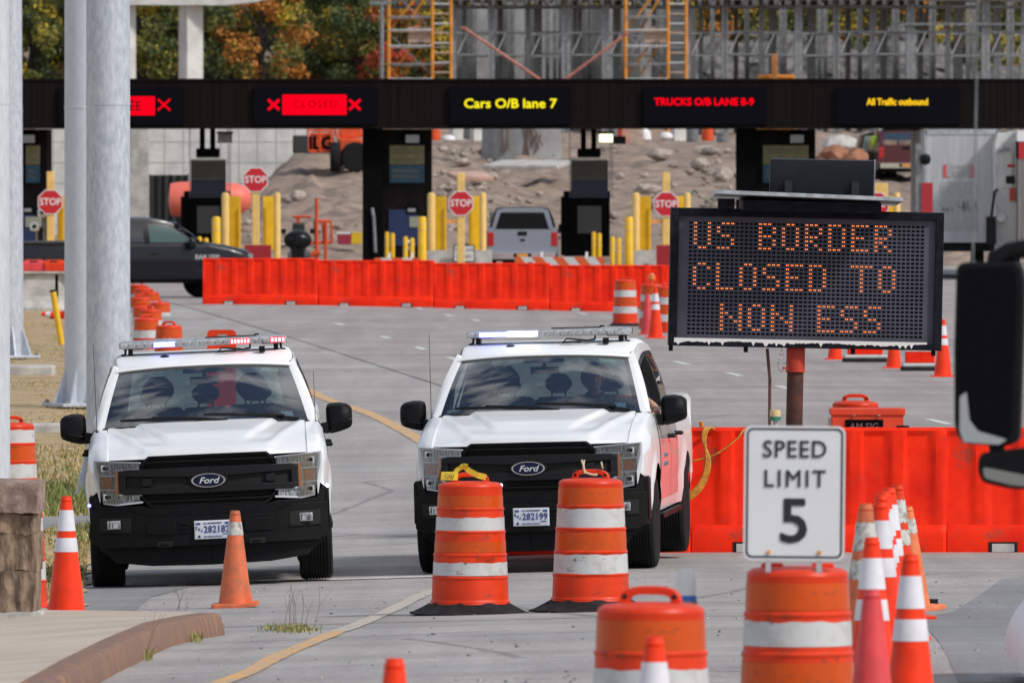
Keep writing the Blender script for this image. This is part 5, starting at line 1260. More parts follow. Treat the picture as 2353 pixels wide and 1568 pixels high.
m = MB(); m.b2(onx(196), onx(356), -.10, -.09, Zz(265)-cz_, Zz(222)-cz_); m.build('lit_panel', M_redlit, L1, smooth=0)
text('FERMÉE', .27, M_sign, 'lettering', L1, (onx(277), -.102, Zz(245)-cz_), sx=.95, bold=.02, ext=.002); cross_mark(L1, onx(377), .22, .05); cross_mark(L1, onx(176), .22, .05)
L2, cx_, cz_ = lane_sign('message sign reading CLOSED in a red panel between two crosses', 583, 867)
m = MB(); m.b2(onx(649), onx(796), -.10, -.09, Zz(264)-cz_, Zz(218)-cz_); m.build('lit_panel', M_redlit, L2, smooth=0)
text('CLOSED', .21, glow('dim_red', (.10, .0, .002), 1.), 'lettering', L2, (onx(724), -.102, Zz(240)-cz_), sx=1.02, bold=.0, space=1.2, ext=.002); cross_mark(L2, onx(629), .20, .075); cross_mark(L2, onx(815), .20, .075)
L3, cx_, cz_ = lane_sign('message sign with yellow words about cars and lane 7', 1032, 1312)
text('Cars O/B lane 7', .26, M_yellit, 'lettering', L3, (onx(1172), -.10, Zz(239)-cz_), sx=1.11, bold=.03, ext=.004)
L4, cx_, cz_ = lane_sign('message sign with blurred red words about trucks', 1478, 1762)
text('TRUCKS O/B LANE 8-9', .205, M_redtx, 'lettering', L4, (onx(1617), -.10, Zz(235)-cz_), sx=.99, bold=.05, ext=.004)
L5, cx_, cz_ = lane_sign('message sign with small amber words, the rightmost on the canopy', 1920, 2205)
text('All Traffic outbound', .19, M_ambl, 'lettering', L5, (onx(2061), -.10, Zz(235)-cz_), sx=.80, bold=.05, ext=.004)
# wide booths standing under the beam
M_booth = mat('booth_brown', (.010, .008, .0075), .7, var=.3, vs=2, spec=.08); M_bblack = mat('booth_black', (.003, .003, .0035), .7, spec=.05); M_pan_y = mat('sign_olive', (.20, .165, .075), .6, var=.15, vs=8); M_pan_b = mat('sign_teal_blue', (.012, .06, .105), .5, var=.2, vs=6); M_navy = mat('sign_navy', (.006, .012, .032), .5, var=.2, vs=6); M_olv2 = mat('dark_olive', (.055, .048, .028), .6, var=.2, vs=6); M_blue2 = mat('booth_blue', (.01, .022, .085), .5)
def booth(label, xl, xr, Yb_, light=True, blue=True):
    x0, x1 = X(xl), X(xr); xc = (x0+x1)/2; w_ = x1-x0; T = thing('inspection_booth', label, 'booth', (xc, Yb_, 0), group=None)
    m = MB(); m.b2(-w_/2, -w_/2+.55, -.4, .6, -.1, Zz(295)-.0); m.build('pier', M_bblack, T, smooth=0)
    m = MB(); m.b2(-w_/2+.55, w_/2, 0, 3.5, -.1, Zz(297)); m.build('booth_wall', M_booth, T, smooth=0)
    px = lambda p: (p-(xl+xr)/2)/sB
    a, b = xl+62, xr-16
    m = MB(); m.b2(px(a), px(b), -.05, -.01, Zz(378), Zz(334), 0); m.b2(px(a), px(b), -.052, -.012, Zz(420), Zz(379), 1); s_ = m.build('notice_panel', [M_pan_y, M_pan_b], T, smooth=0)
    m = MB()
    for i, yy in enumerate((343, 350, 366, 372)): m.b2(px(a+10), px(b-12-6*(i % 2)), -.054, -.05, Zz(yy+1.5), Zz(yy), 0)
    for i, yy in enumerate((390, 394, 402, 407)): m.b2(px(a+6), px(b-16+4*(i % 2)), -.057, -.052, Zz(yy+1.5), Zz(yy), 1)
    m.build('notice_line', [M_olv2, M_pan_y], s_, smooth=0)
    m = MB(); m.box((px(xr-43), -.15, Zz(317)), (.42, .3, .28), Matrix.Rotation(R(20), 3, 'X'), 0); m.box((px(xr-43), -.31, Zz(319)), (.38, .02, .24), Matrix.Rotation(R(20), 3, 'X'), 1); m.build('floodlight', [M_sign, mat('unlit_lamp', (.34, .35, .35), .3)], T, smooth=0, bevel=.02)
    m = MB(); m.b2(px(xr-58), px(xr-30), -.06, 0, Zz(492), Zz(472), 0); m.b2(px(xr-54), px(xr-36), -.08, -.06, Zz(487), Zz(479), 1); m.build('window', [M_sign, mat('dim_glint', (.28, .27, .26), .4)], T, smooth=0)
    if blue:
        m = MB(); m.b2(px(xr-98), px(xr-30), -.04, 0, Zz(565), Zz(482), 0); m.b2(px(xr-50), px(xr-12), -.07, -.02, Zz(522), Zz(498), 1); m.build('lower_panel', [M_blue2, mat('sage_panel', (.28, .28, .22), .6)], T, smooth=0)
    m = MB(); m.tube([(px(xl+22), -.45, Zz(478)), (px(xl+26), -.47, Zz(500)), (px(xl+30), -.45, Zz(580))], .05, 8); m.build('conduit', M_steel, T, smooth=40)
    return T
booth('brown booth and pier left of the light poles under the FERMEE sign', -6, 105, YB+1)
booth('brown booth and pier with a blue lower panel in the middle of the lanes', 832, 990, YB+1)
booth('brown booth and pier behind the solar panels of the message board', 1692, 1875, YB+1)
# slim kiosks hung between two lanes
def kiosk(label, xl, xr, lamp, dark):
    xc = X((xl+xr)/2); w_ = (xr-xl)/sB; T = thing('lane_kiosk', label, 'kiosk', (xc, YB+2, 0), group=None); px = lambda p: (p-(xl+xr)/2)/sB
    ym = (xl+xr)/2
    m = MB()
    for d in (-14, 10): m.b2(px(ym+d-6), px(ym+d+6), -.12, .12, Zz(345), Zz(296))
    m.b2(px(ym-28), px(ym+26), -.2, .2, Zz(361), Zz(341)); m.b2(px(ym-26), px(ym+24), -.22, .22, Zz(364), Zz(361), 1); m.build('camera_mast', [M_bblack, M_conc], T, smooth=0, bevel=.03)
    m = MB(); m.b2(-w_/2, w_/2, -.1, .1, Zz(412), Zz(369), 0); m.b2(-w_/2, w_/2, -.1, .1, Zz(455), Zz(412.2), 1); m.b2(-w_/2, w_/2, -.12, .12, Zz(369), Zz(366), 2); n_ = m.build('notice_panel', [M_olv2, M_navy, M_conc], T, smooth=0)
    m = MB()
    for i, yy in enumerate((380, 388, 398, 424, 432, 444)): m.b2(-w_*.38, w_*(.38-.05*(i % 3)), -.104, -.1, Zz(yy+1.3), Zz(yy), 0)
    m.build('notice_line', [mat('dim_print', (.03, .035, .04), .6)], n_, smooth=0)
    m = MB(); m.b2(-w_/2-.2, w_/2+.05, 0, 2.4, Zz(590), Zz(440)); m.b2(-w_/2-.28, -w_/2-.1, -.1, .3, Zz(588), Zz(452)); m.build('kiosk_wall', M_bblack, T, smooth=0)
    m = MB(); m.b2(-w_*.32, w_*.32, -.02, 0, Zz(537), Zz(474)); m.build('window', mat('dim_window', (.05, .045, .045), .25), T, smooth=0)
    m = MB()
    for d in (-w_/2-.03, w_/2+.06, w_/2+.12): m.tube([(d, .0, Zz(455)), (d, 0, Zz(296))], .012, 5)
    m.build('hanger_rod', M_steel, T, smooth=0)
    c_ = px(xr+(-2 if not lamp else -5)); m = MB(); m.b2(c_-.2, c_+.2, -.3, .1, Zz(329), Zz(307), 0); m.b2(c_-.23, c_+.23, -.33, .12, Zz(307), Zz(302), 2); m.b2(c_-.19, c_+.19, -.31, -.3, Zz(327), Zz(308), 1)
    if lamp: m.box((c_+.38, .1, Zz(322)), (.35, .3, .22), None, 2)
    m.build('floodlight', [M_conc if not lamp else M_sign, glow('lit_flood', (1., 1., .62), 1.6) if lamp else M_steel, M_gloss], T, smooth=0, bevel=.02)
    return T
kiosk('dark lane kiosk with an unlit lamp right of the light poles', 434, 515, False, 1)
kiosk('dark lane kiosk with a lit square floodlight right of the white pickup', 1312, 1398, True, 1)
# guarded islands in front of the booths
YI = 322.
kk = F/YI
def XI(px): return (px-1176)*YI/F
def ZI(py): return HC-(py-HY)*YI/F
names = {-946: 'left of the light poles', -473: 'behind the dark pickup', 0: 'left of the white pickup', 470: 'at the message board', 952: 'behind the message board'}
grpG = 'yellow steel guards on the booth islands'
for dx, wh in names.items():
    for side, (p0, p1, q0, q1, big) in {'left': (982, 1000, 1000, 1025, 1), 'right': (1101, 1117, 1076, 1101, 0)}.items():
        if dx == 952 and side == 'left': continue
        if dx == -946 and side == 'left': continue
        cx_ = XI((p0+p1)/2+dx); T = thing('guard_post', f'{side} yellow guard post and plate of the booth island {wh}', 'guard', (cx_, YI+(.0 if big else .3), 0), group=grpG)
        rr_ = (p1-p0)/2/kk; m = MB(); m.lathe([(rr_, -.1), (rr_, ZI(448)), (rr_*.8, ZI(444)), (rr_*.3, ZI(442))], n=16); m.build('post', M_yel2, T, smooth=40)
        a, b = ((q0+q1)/2-(p0+p1)/2)/kk, (q1-q0)/kk; m = MB(); m.box((a, .35, (ZI(574)+ZI(451))/2), (b, .06, ZI(451)-ZI(574)), R(-10 if big else 10)); m.box((a+(.12 if big else -.12), .5, 1.0), (.05, .5, 2.0)); m.build('guard_plate', M_yel, T, smooth=0)
    px = 1059+dx+(3 if dx == -473 else 0)+(6 if dx < -900 else 0)
    sy = {-473: 413, -946: 464, 0: 467, 470: 469, 952: 470}[dx]; ty = {-473: 437, -946: 434-40, 0: 397, 470: 396, 952: 421}[dx]
    if dx == 952: px -= 0
    T = thing('stop_sign', f'red stop sign on a yellow post {wh}', 'stop sign', (XI(px), YI-1.0, 0), group='stop signs in front of the booths'); k1 = F/(YI-1)
    zs = HC-(sy-HY)/k1; m = MB(); wd_ = .1 if dx != 952 else .3; m.b2(-wd_, wd_, .03, .03+2*min(wd_, .1), -.1, HC-(ty-HY)/k1); m.build('post', M_yel2, T, smooth=0, bevel=.02)
    r_ = .33; oc = lambda r: [(r*math.cos(q)/math.cos(math.pi/8), r*math.sin(q)/math.cos(math.pi/8)+zs) for q in fr(math.pi/8, 2*math.pi+math.pi/8, math.pi/4)[:-1]]
    m = MB(); m.prism(oc(r_), 0, .01, 0); m.prism(oc(r_*.93), -.004, 0, 1); pl = m.build('sign_plate', [M_wh, M_red], T, smooth=0)
    text('STOP', .19, M_wh, 'lettering', pl, (0, -.006, zs), sx=.92, bold=.02, ext=.001)
    if dx in (-946,): 
        m = MB(); m.tube([(.35, .2, 0), (.35, .2, ZI(450))], .09, 12); m.build('side_post', M_yel, T, smooth=40)
    # bollards
    for (b0, b1, bt, bb, n_) in ((960, 980, 497, 600, 'thick banded'), (884, 894, 532, 592, 'outer slim'), (896, 907, 535, 592, 'second slim'), (926, 937, 543, 600, 'third slim'), (941, 952, 546, 602, 'fourth slim')):
        if dx in (952, -946) or (dx == -473 and n_ == 'outer slim'): continue
        yb_ = YI-(1.5 if bb > 595 else -2); kb = F/yb_; r2 = (b1-b0)/2/kb; zt_ = HC-(bt-HY)/kb; zb2 = 0
        T = thing('bollard', f'{n_} yellow bollard of the booth island {wh}', 'bollard', ((((b0+b1)/2+dx+(5 if dx == 470 else 0))-1176)/kb, yb_, zb2), group='yellow bollards on the booth islands')
        m = MB(); m.lathe([(r2, -.1), (r2, zt_-.05), (r2*.8, zt_-.01), (.0001, zt_)], n=16, caps=False); m.build('bollard_body', M_yel, T, smooth=40)
        for zz_ in (zt_-.18, zt_-.34):
            m = MB(); m.lathe([(r2*1.03, zz_-.035), (r2*1.03, zz_)], n=16, caps=False); m.build('reflective_band', M_yel2, T, smooth=40)
    if dx in (0, 470):
        T = thing('island_nose', f'sloped concrete island nose {wh}', 'concrete base', (XI(1055+dx), YI+.4, 0)); m = MB(); w_ = 150/kk; zt_ = ZI(575)
        m.add([(-w_/2, -.6, -.1), (w_/2, -.6, -.1), (w_/2, 1.5, -.1), (-w_/2, 1.5, -.1), (-w_/2, -.5, zt_), (w_/2, -.5, zt_), (w_/2, 1.5, zt_), (-w_/2, 1.5, zt_)], [(0, 1, 5, 4), (1, 2, 6, 5), (2, 3, 7, 6), (3, 0, 4, 7), (4, 5, 6, 7)]); m.build('base_block', M_conc, T, smooth=0)
        m = MB(); m.b2(-.05, .05, .3, .4, zt_, ZI(505)); m.b2(-.35, .05, .3, .4, ZI(513), ZI(505)); m.b2(-.45, -.35, .3, .4, zt_, ZI(505)); m.build('orange_frame', mat('pale_orange_steel', (.74, .36, .12), .5), T, smooth=0)
# small equipment of the islands
def camera(label, px, py, Y=YI-.5):
    c = W(px, py, Y); T = thing('lane_camera', label, 'camera', (c.x, Y, 0), group='white lane cameras at the booths')
    m = MB(); m.tube([(.05, 0, -.1), (.05, 0, c.z)], .04, 8); m.build('post', M_steel, T, smooth=40); m = MB(); m.box((0, -.1, c.z), (.24, .3, .16), Matrix.Rotation(R(15), 3, 'X')); m.lathe([(.1, -.28), (.13, -.2), (.13, -.1)], (0, 0, c.z), 14, 0, 'Y'); m.build('housing', M_wh, T, smooth=30, bevel=.02)
    m = MB(); m.lathe([(.06, -.29), (.0001, -.292)], (0, 0, c.z), 12, 0, 'Y', caps=False); m.build('lens', M_sign, T)
for lab, a, b in (('white camera on a post left of the thick bollard in the middle lane', 950, 562-5), ('white camera beside the blue booth panel', 1052-15-85+90-90, 520), ('white camera right of the lit kiosk', 1553, 563-5) , ('white camera low beside the lit kiosk', 1538-15, 575)):
    pass
camera('white lane camera beside the blue booth panel', 1049-0-110, 562); camera('white lane camera between the lit kiosk and the message board', 1552-0-20, 565+0)
bpy.data.objects['lane_camera'].location.x = XI(942); 
c = W(78, 505, YI); camera('white lane camera cluster under the left stop sign', 80, 520); camera('white camera dome near the left stop sign', 98, 488)
T = thing('lane_closed_sign', 'white sign reading LANE CLOSED on the concrete island nose', 'sign', (XI(1066), YI-.35, 0)); m = MB(); m.b2(-.29, .29, -.02, .01, ZI(602), ZI(562), 0); m.b2(-.26, .26, -.025, -.02, ZI(599), ZI(565), 1); pl = m.build('sign_plate', [M_text, M_signw], T, smooth=0)
text('THIS LANE', .10, M_text, 'lettering', pl, (0, -.027, ZI(574)), sx=.8, ext=.001); text('CLOSED', .10, M_text, 'lettering', pl, (0, -.027, ZI(589)), sx=.9, ext=.001)
for i, (a, b, lab) in enumerate(((566, 627, 'dark red panel leaning at the booth island behind the dark pickup'), (1505, 1540, 'dark red panel at the booth island beside the message board'))):
    T = thing('red_panel', lab, 'panel', (XI((a+b)/2), YI-2.5, 0)); m = MB(); w_ = (b-a)/kk; m.b2(-w_/2, w_/2, 0, .05, .1, ZI(561)); m.build('panel_face', mat('dark_red_panel', (.32, .008, .014), .5), T, smooth=0); m = MB(); m.b2(-w_/2, -w_/2+.06, .05, .4, 0, .12); m.b2(w_/2-.06, w_/2, .05, .4, 0, .12); m.build('foot', M_steel, T, smooth=0)
# striped barricade behind the far barriers
Y_ = 290.; ks = F/Y_
M_stripe = bpy.data.materials.new('barricade_stripe'); M_stripe.use_nodes = True; t_ = M_stripe.node_tree; bs_ = t_.nodes['Principled BSDF']
tcn = t_.nodes.new('ShaderNodeTexCoord'); wv = t_.nodes.new('ShaderNodeTexWave'); mpn = t_.nodes.new('ShaderNodeMapping'); mpn.inputs['Rotation'].default_value = (0, R(40), 0); wv.inputs['Scale'].default_value = .80; rpn = t_.nodes.new('ShaderNodeValToRGB'); rpn.color_ramp.interpolation = 'CONSTANT'
rpn.color_ramp.elements[0].color = (.55, .54, .52, 1); rpn.color_ramp.elements[1].color = (.62, .10, .02, 1); rpn.color_ramp.elements[1].position = .5
t_.links.new(tcn.outputs['Object'], mpn.inputs['Vector']); t_.links.new(mpn.outputs['Vector'], wv.inputs['Vector']); t_.links.new(wv.outputs['Fac'], rpn.inputs['Fac']); t_.links.new(rpn.outputs['Color'], bs_.inputs['Base Color'])
for px0, px1, zt_, lab in ((1182, 1388, 590, 'orange and white striped barricade board right of the white pickup'), (860, 965, 592, 'striped barricade board at the foot of the middle booth')):
    T = thing('barricade', lab, 'barricade', ((px0+px1)/2*Y_/F-1176*Y_/F, Y_, 0)); w_ = (px1-px0)/ks; z_ = HC-(zt_-HY)/ks; m = MB(); m.b2(-w_/2, w_/2, -.02, .02, z_-.25, z_); m.build('striped_board', M_stripe, T, smooth=0)
    m = MB()
    for f_ in (-.22, .28): m.box((f_*w_, .05, z_/2+.05), (.06, .06, z_+.15), Matrix.Rotation(R(6), 3, 'Y')); m.box((f_*w_, 0, .03), (.1, .9, .06))
    m.build('support', M_wh, T, smooth=0)
# ---- vehicles beyond
p = GX(118, 288); ram = pickup('dark navy pickup seen side on behind the end of the far barriers', (XI(575)*288/YI, 288.8, 0), (0, 0, R(-90)), M_black_paint, dict(detail=False, front_axle=.98, window=M_teal, lit=[], ribs=False, chrome=True, step=False))
ram.rotation_euler = (0, 0, R(-90)); ram.rotation_euler = (0, 0, R(107)); ram.location = ((570-1176)*289/F, 289.6, 0)
# front now points to +x; the visible flank carries the name
o_ = text('RAM 1500', .12, mat('silver_lettering', (.5, .5, .52), .35), 'lettering', ram, (-1.02, 1.32, .98), Matrix.Rotation(-math.pi/2, 3, 'Z') @ Matrix.Rotation(math.pi/2, 3, 'X'), sx=.85, ext=.003, bold=.02)
wp = pickup('white pickup with a dark capped rear window seen from behind in the lane', ((1200-1176)*341/F, 341, 0), (0, 0, R(180)), M_silver, dict(detail=False, lit=[], ribs=False, step=False, rear_plate=True))
wp.location = ((1200-1176)*335/F, 341.5-5.9+5.9, 0)
m = MB(); cap = [(-.86, 1.33), (-.72, 1.86), (-.5, 1.92), (.5, 1.92), (.72, 1.86), (.86, 1.33)]; m.prism(cap, 3.9, 5.86); m.build('cargo_cap', M_silver, wp, smooth=0, bevel=.02)
m = MB(); m.prism([(-.76, 1.30), (-.60, 1.80), (.60, 1.80), (.76, 1.30)], 5.862, 5.875); m.build('cap_window', M_gloss, wp, smooth=0)
m = MB(); m.lathe([(.085, 5.893), (.0001, 5.90)], (0, 0, 0), 16, 0, 'Y', caps=False); m.v = [(x, y, z*.45+1.03) for x, y, z in m.v]; m.build('badge', M_badge, wp, smooth=0)
Ym = 430.; km = F/Ym
mz = HC-(415-HY)/km
mp_ = pickup('maroon pickup with an orange plate parked on the slope behind the booths', ((2062-1176)/km, Ym+3, mz-.05), (0, 0, R(182)), M_maroon, dict(detail=False, lit=[], ribs=False, step=False, rear_plate=True))
m = MB(); random.seed(2); [m.box((random.uniform(-.6, .6), random.uniform(4.2, 5.6), 1.32), (.4, .4, .35), random.uniform(0, 3)) for _ in range(7)]; tag(m.build('cargo', M_dirt, None, smooth=0), 'brown load heaped in the bed of the maroon pickup', 'load'); bpy.data.objects['cargo'].matrix_world = Matrix.LocRotScale(mp_.location, mp_.rotation_euler, None)
wk = (2030-1176)/km
J = [(-.09, 0, .08, .06), (-.09, 0, .5, .07), (-.1, 0, .92, .10), (.0, 0, .98, .14), (.1, 0, .92, .10), (.09, 0, .5, .07), (.09, 0, .08, .06), (0, 0, 1.2, .16), (0, 0, 1.42, .18), (0, 0, 1.55, .07), (0, -.01, 1.66, .09), (0, 0, 1.76, .08), (-.23, 0, 1.40, .07), (-.27, -.05, 1.12, .05), (-.2, -.25, .98, .04), (.23, 0, 1.40, .07), (.27, -.05, 1.12, .05), (.2, -.25, .98, .04)]
worker = figure('person', 'worker in a lime vest and white helmet beside the maroon pickup', J, [(0, 1), (1, 2), (2, 3), (3, 4), (4, 5), (5, 6), (3, 7), (7, 8), (8, 9), (9, 10), (10, 11), (8, 12), (12, 13), (13, 14), (8, 15), (15, 16), (16, 17)], M_skin, None, (wk-.22, Ym+.6, mz+.10), root=3)
m = MB(); m.lathe([(.19, .88), (.22, 1.1), (.25, 1.38), (.15, 1.52)], n=20, caps=False); m.build('safety_vest', mat('lime_vest', (.50, .72, .05), .6), worker, smooth=50)
m = MB(); m.lathe([(.16, 1.74), (.13, 1.755), (.12, 1.82), (.0001, 1.87)], n=18, caps=False); m.build('helmet', M_wh, worker, smooth=50)
# black car with its door open left of the maroon pickup
c = (1985-1176)/km; T = thing('dark_car', 'dark vehicle with its door open left of the maroon pickup', 'car', (c, Ym+1, mz)); m = MB()
m.loft([[(-.25, y, .3), (-.28, y, .9), (-.2, y, 1.0), (.0, y, 1.65), (.3, y, 1.72), (1.0, y, 1.72), (1.2, y, 1.0), (1.25, y, .3)] for y in (0, .2, 3.8, 4.)], caps=True); m.build('body', M_black_paint, T, smooth=30)
m = MB(); m.b2(-.55, -.48, -.9, .1, .35, 1.0); m.build('door', M_black_paint, T, smooth=0)
m = MB(); m.add([(-.10, -.01, 1.05), (1.08, -.01, 1.05), (.98, -.01, 1.6), (.06, -.01, 1.6)], [(0, 1, 2, 3)]); m.build('window', mat('pale_green_glass', (.25, .32, .28), .15), T, smooth=0)
m = MB()
for x_ in (-.1, 1.1): m.lathe([(.1, -.1), (.32, -.1), (.32, .1), (.1, .1)], (x_, .6, .32), 20, 0, 'X')
m.build('wheel', M_rubber, T, smooth=40)
# motorcycle
Yc = 300.; kc = F/Yc; T = thing('motorcycle', 'black touring motorcycle with red glints behind the far barrier', 'motorcycle', ((684-1176)/kc, Yc, 0))
m = MB(); m.lathe([(.2, -.06), (.31, -.07), (.33, 0), (.31, .07), (.2, .06)], (0, 0, .33), 32, 0, 'X'); m.lathe([(.2, -.06), (.31, -.07), (.33, 0), (.31, .07), (.2, .06)], (0, 1.6, .33), 32, 0, 'X'); m.build('wheel', M_rubber, T, smooth=40)
m = MB(); secs = []
for y, z, a, b in ((-.15, 1.30, .1, .12), (.0, 1.30, .35, .24), (.25, 1.32, .33, .24), (.5, 1.1, .18, .2), (.9, .85, .2, .18), (1.4, .85, .28, .15), (1.9, .9, .3, .2), (2.1, .9, .2, .15)): secs.append([(a*math.cos(q), y, z+b*math.sin(q)) for q in fr(0, 2*math.pi, math.pi/10)[:-1]])
m.loft(secs, closed=True, caps=True); m.b2(-.32, .32, .9, 1.9, .5, .75); m.build('fairing', M_gloss, T, smooth=50)
m = MB(); m.tube([(-.42, .4, 1.12), (-.2, .3, 1.2), (.2, .3, 1.2), (.42, .4, 1.12)], .02, 8); m.b2(-.16, .16, -.06, .2, .6, 1.15)
for s_ in (-1, 1): m.box((s_*.36, .3, 1.52), (.12, .04, .12), None)
m.build('handlebar', M_gloss, T, smooth=40); m = MB(); m.lathe([(.07, -.2), (.09, -.12)], (0, 0, .80), 16, 0, 'Y'); m.lathe([(.04, -.17), (.05, -.1)], (-.18, 0, .72), 12, 0, 'Y'); m.lathe([(.04, -.17), (.05, -.1)], (.18, 0, .72), 12, 0, 'Y'); m.build('headlight', M_chrome, T, smooth=40)
m = MB(); m.b2(.24, .40, -.1, .05, .62, .74); m.build('indicator', M_amber, T, smooth=0, bevel=.02)
# ---- trucks at the right
Yt = 331.; kt = F/Yt
T = thing('box_trailer', 'tall white trailer end with red marks and smeared grey lettering', 'trailer', ((2208-1176)/kt, Yt, 0)); zt_ = HC-(299-HY)/kt
w_ = 166/kt
m = MB(); m.b2(-w_/2, w_/2, 0, 12, 1.0, zt_)
for i in range(1, 26): x_ = -w_/2+w_*i/26; m.b2(x_-.012, x_+.012, -.015, 0, 1.05, zt_-.12)
m.build('box', mat('white_trailer_skin', (.60, .60, .61), .5, col2=(.50, .50, .52), vs=1.5, stretch=(4, 1, .3)), T, smooth=0)
m = MB(); m.b2(-w_/2, w_/2, -.03, 0, zt_-.12, zt_+.02); m.b2(-w_/2-.02, -w_/2+.04, -.03, .02, 1.0, zt_); m.b2(w_/2-.04, w_/2+.03, -.03, .02, 1.0, zt_); m.build('rim', M_alu, T, smooth=0)
px = lambda p: (p-2208)/kt
zt2 = lambda p: HC-(p-HY)/kt
m = MB(); m.b2(px(2166), px(2181), -.02, -.015, zt2(408), zt2(378)); m.b2(px(2225), px(2238), -.02, -.015, zt2(408), zt2(378)); m.build('red_mark', mat('faded_red_mark', (.55, .10, .10), .5), T, smooth=0)
M_smear = mat('grey_lettering', (.42, .42, .43), .5)
text('REFRIGERATED', .36, M_smear, 'lettering', T, (px(2203), -.02, zt2(393)), sx=.21, bold=.02, ext=.002)
text('SEARCHER', .82, M_smear, 'lettering', T, (px(2202), -.02, zt2(455)), sx=.178, bold=.04, ext=.002); text('RANCHER', .82, M_smear, 'lettering', T, (px(2202), -.02, zt2(500)), sx=.20, bold=.03, ext=.002)
m = MB(); m.b2(-w_/2, w_/2, .2, 11.5, .75, 1.0)
for y_ in (8.5, 9.8):
    for x_ in (-.8, .8): m.lathe([(.25, -.14), (.5, -.14), (.5, .14), (.25, .14)], (x_, y_, .5), 28, 0, 'X')
m.build('running_gear', M_dark, T, smooth=40)
Yt2 = 329.; kt2 = F/Yt2
T = thing('truck_cab', 'white truck cab side with a black mirror right of the tall trailer', 'truck', ((2312-1176)/kt2, Yt2, 0)); q = lambda p: (p-2312)/kt2; zq = lambda p: HC-(p-HY)/kt2
m = MB(); m.loft([[(q(2288), y_, .6), (q(2286), y_, zq(330)), (q(2292), y_, zq(306)), (q(2325), y_, zq(303)), (q(2334), y_, zq(330)), (q(2336), y_, .6)] for y_ in (0, .3, 2.2)], caps=True); m.build('cab', M_concw, T, smooth=30)
m = MB(); m.b2(q(2300), q(2326), -.05, 0, zq(432), zq(350), 0); m.b2(q(2313), q(2330), -.06, 0, zq(385), zq(377), 1); m.b2(q(2310), q(2330), -.07, 0, zq(422), zq(404), 2); m.b2(q(2318), q(2334), -.07, 0, zq(462), zq(432), 3); m.build('fittings', [M_concw, M_red, M_gloss, mat('worn_red', (.5, .08, .05), .5)], T, smooth=0, bevel=.02)
m = MB(); m.b2(q(2264), q(2287), -.3, -.1, zq(562), zq(497)); m.tube([(q(2276), -.2, zq(500)), (q(2284), -.15, zq(440)), (q(2290), 0, zq(436))], .04, 8); m.build('side_mirror', M_gloss, T, smooth=40, bevel=.04)
m = MB(); m.lathe([(.12, -.1), (.12, -.05), (.09, 0)], (q(2300), 0, zq(500)), 16, 0, 'Y'); m.tube([(q(2290), -.05, zq(348)), (q(2304), -.1, zq(338)), (q(2316), -.05, zq(342))], .05, 8); m.build('lamp', M_alu, T, smooth=40)
for x_ in (-.25, .25):
    m = MB(); m.lathe([(.2, -.14), (.5, -.14), (.5, .14), (.2, .14)], (x_, 1.2, .5), 24, 0, 'X'); m.build('wheel', M_rubber, T, smooth=40)
T = thing('box_trailer', 'grey brown trailer with a red top edge at the right frame edge', 'trailer', ((2380-1176)/kt2, Yt2-1.5, 0)); m = MB(); m.b2(-.55, 1.7, 0, 10, .9, zq(325), 0); m.build('box', mat('dull_trailer', (.20, .19, .18), .6, var=.3, vs=2, stretch=(5, 1, .4)), T, smooth=0)
m = MB(); m.b2(-.55, 1.7, -.02, 10, zq(365), zq(325)); m.build('red_stripe', mat('stripe_red', (.45, .02, .03), .5), T, smooth=0); m = MB(); m.b2(-.58, 1.7, -.04, 10, zq(325), zq(300)); m.build('roof_rail', M_wh, T, smooth=0)
m = MB(); m.lathe([(.2, -.14), (.5, -.14), (.5, .14), (.2, .14)], (.2, 1.2, .5), 24, 0, 'X'); m.b2(-.4, 1.6, .1, 9.5, .7, .9); m.build('running_gear', M_dark, T, smooth=40)
c = (2108-1176)/kt; T = thing('gate_column', 'red and grey gate column left of the tall trailer', 'column', (c, Yt-6, 0)); k6 = F/(Yt-6); m = MB(); m.b2(-.10, .20, 0, .4, 0, HC-(420-HY)/k6, 0); m.b2(-.26, -.08, .05, .5, 0, HC-(330-HY)/k6, 1); m.build('shaft', [mat('column_red', (.40, .018, .03), .5), M_steel], T, smooth=0); m = MB(); m.lathe([(.0001, -.16), (.12, -.12), (.16, 0), (.12, .12), (.0001, .16)], (-.0, 0, HC-(366-HY)/k6), 16, 0, 'Z', caps=False); m.build('camera_dome', M_gloss, T, smooth=50)
# ---- far drums, cones and barricades on the right
g2 = 'drums and cones near the far barriers'
s_ = 110
dfar = drum('far drum with white bands left of the message board edge', GX(1436, F/s_), [(.735, .86, O), (.565, .705, Wt), (.395, .53, O), (.222, .366, Wt)])
dup(dfar, GX(1497, F/112), .3, 'far drum with a lamp on top, behind the far cones'); dup(dfar, GX(1531, F/116), .9, 'far drum half covered by the message board edge')
pcn = cone('far cone with white collars before the far drums', GX(1506, F/121), 'clean', .95); cone('plain pink cone leaning against the far collared cone', GX(1487, F/118), 'plain', .80)
p = GX(1497, F/112); m = MB(); m.lathe([(.03, .93), (.03, .99), (.07, 1.0), (.08, 1.06), (.05, 1.13), (.0001, 1.14)], n=16, caps=False); o_ = m.build('warning_lamp', M_amber, smooth=40); o_.location = p; tag(o_, 'small round warning lamp on top of the middle far drum', 'warning lamp')
for px_, pb, lab in ((1918, 826, 'orange cone under the board, leftmost of those right of the mast'), (2053, 846, 'orange cone between the two low white barricades'), (2166, 866, 'tall cone with white collars at the right edge of the board')):
    p = GZ(px_, pb); cone(lab, p, 'clean', .91 if px_ > 2100 else .75)
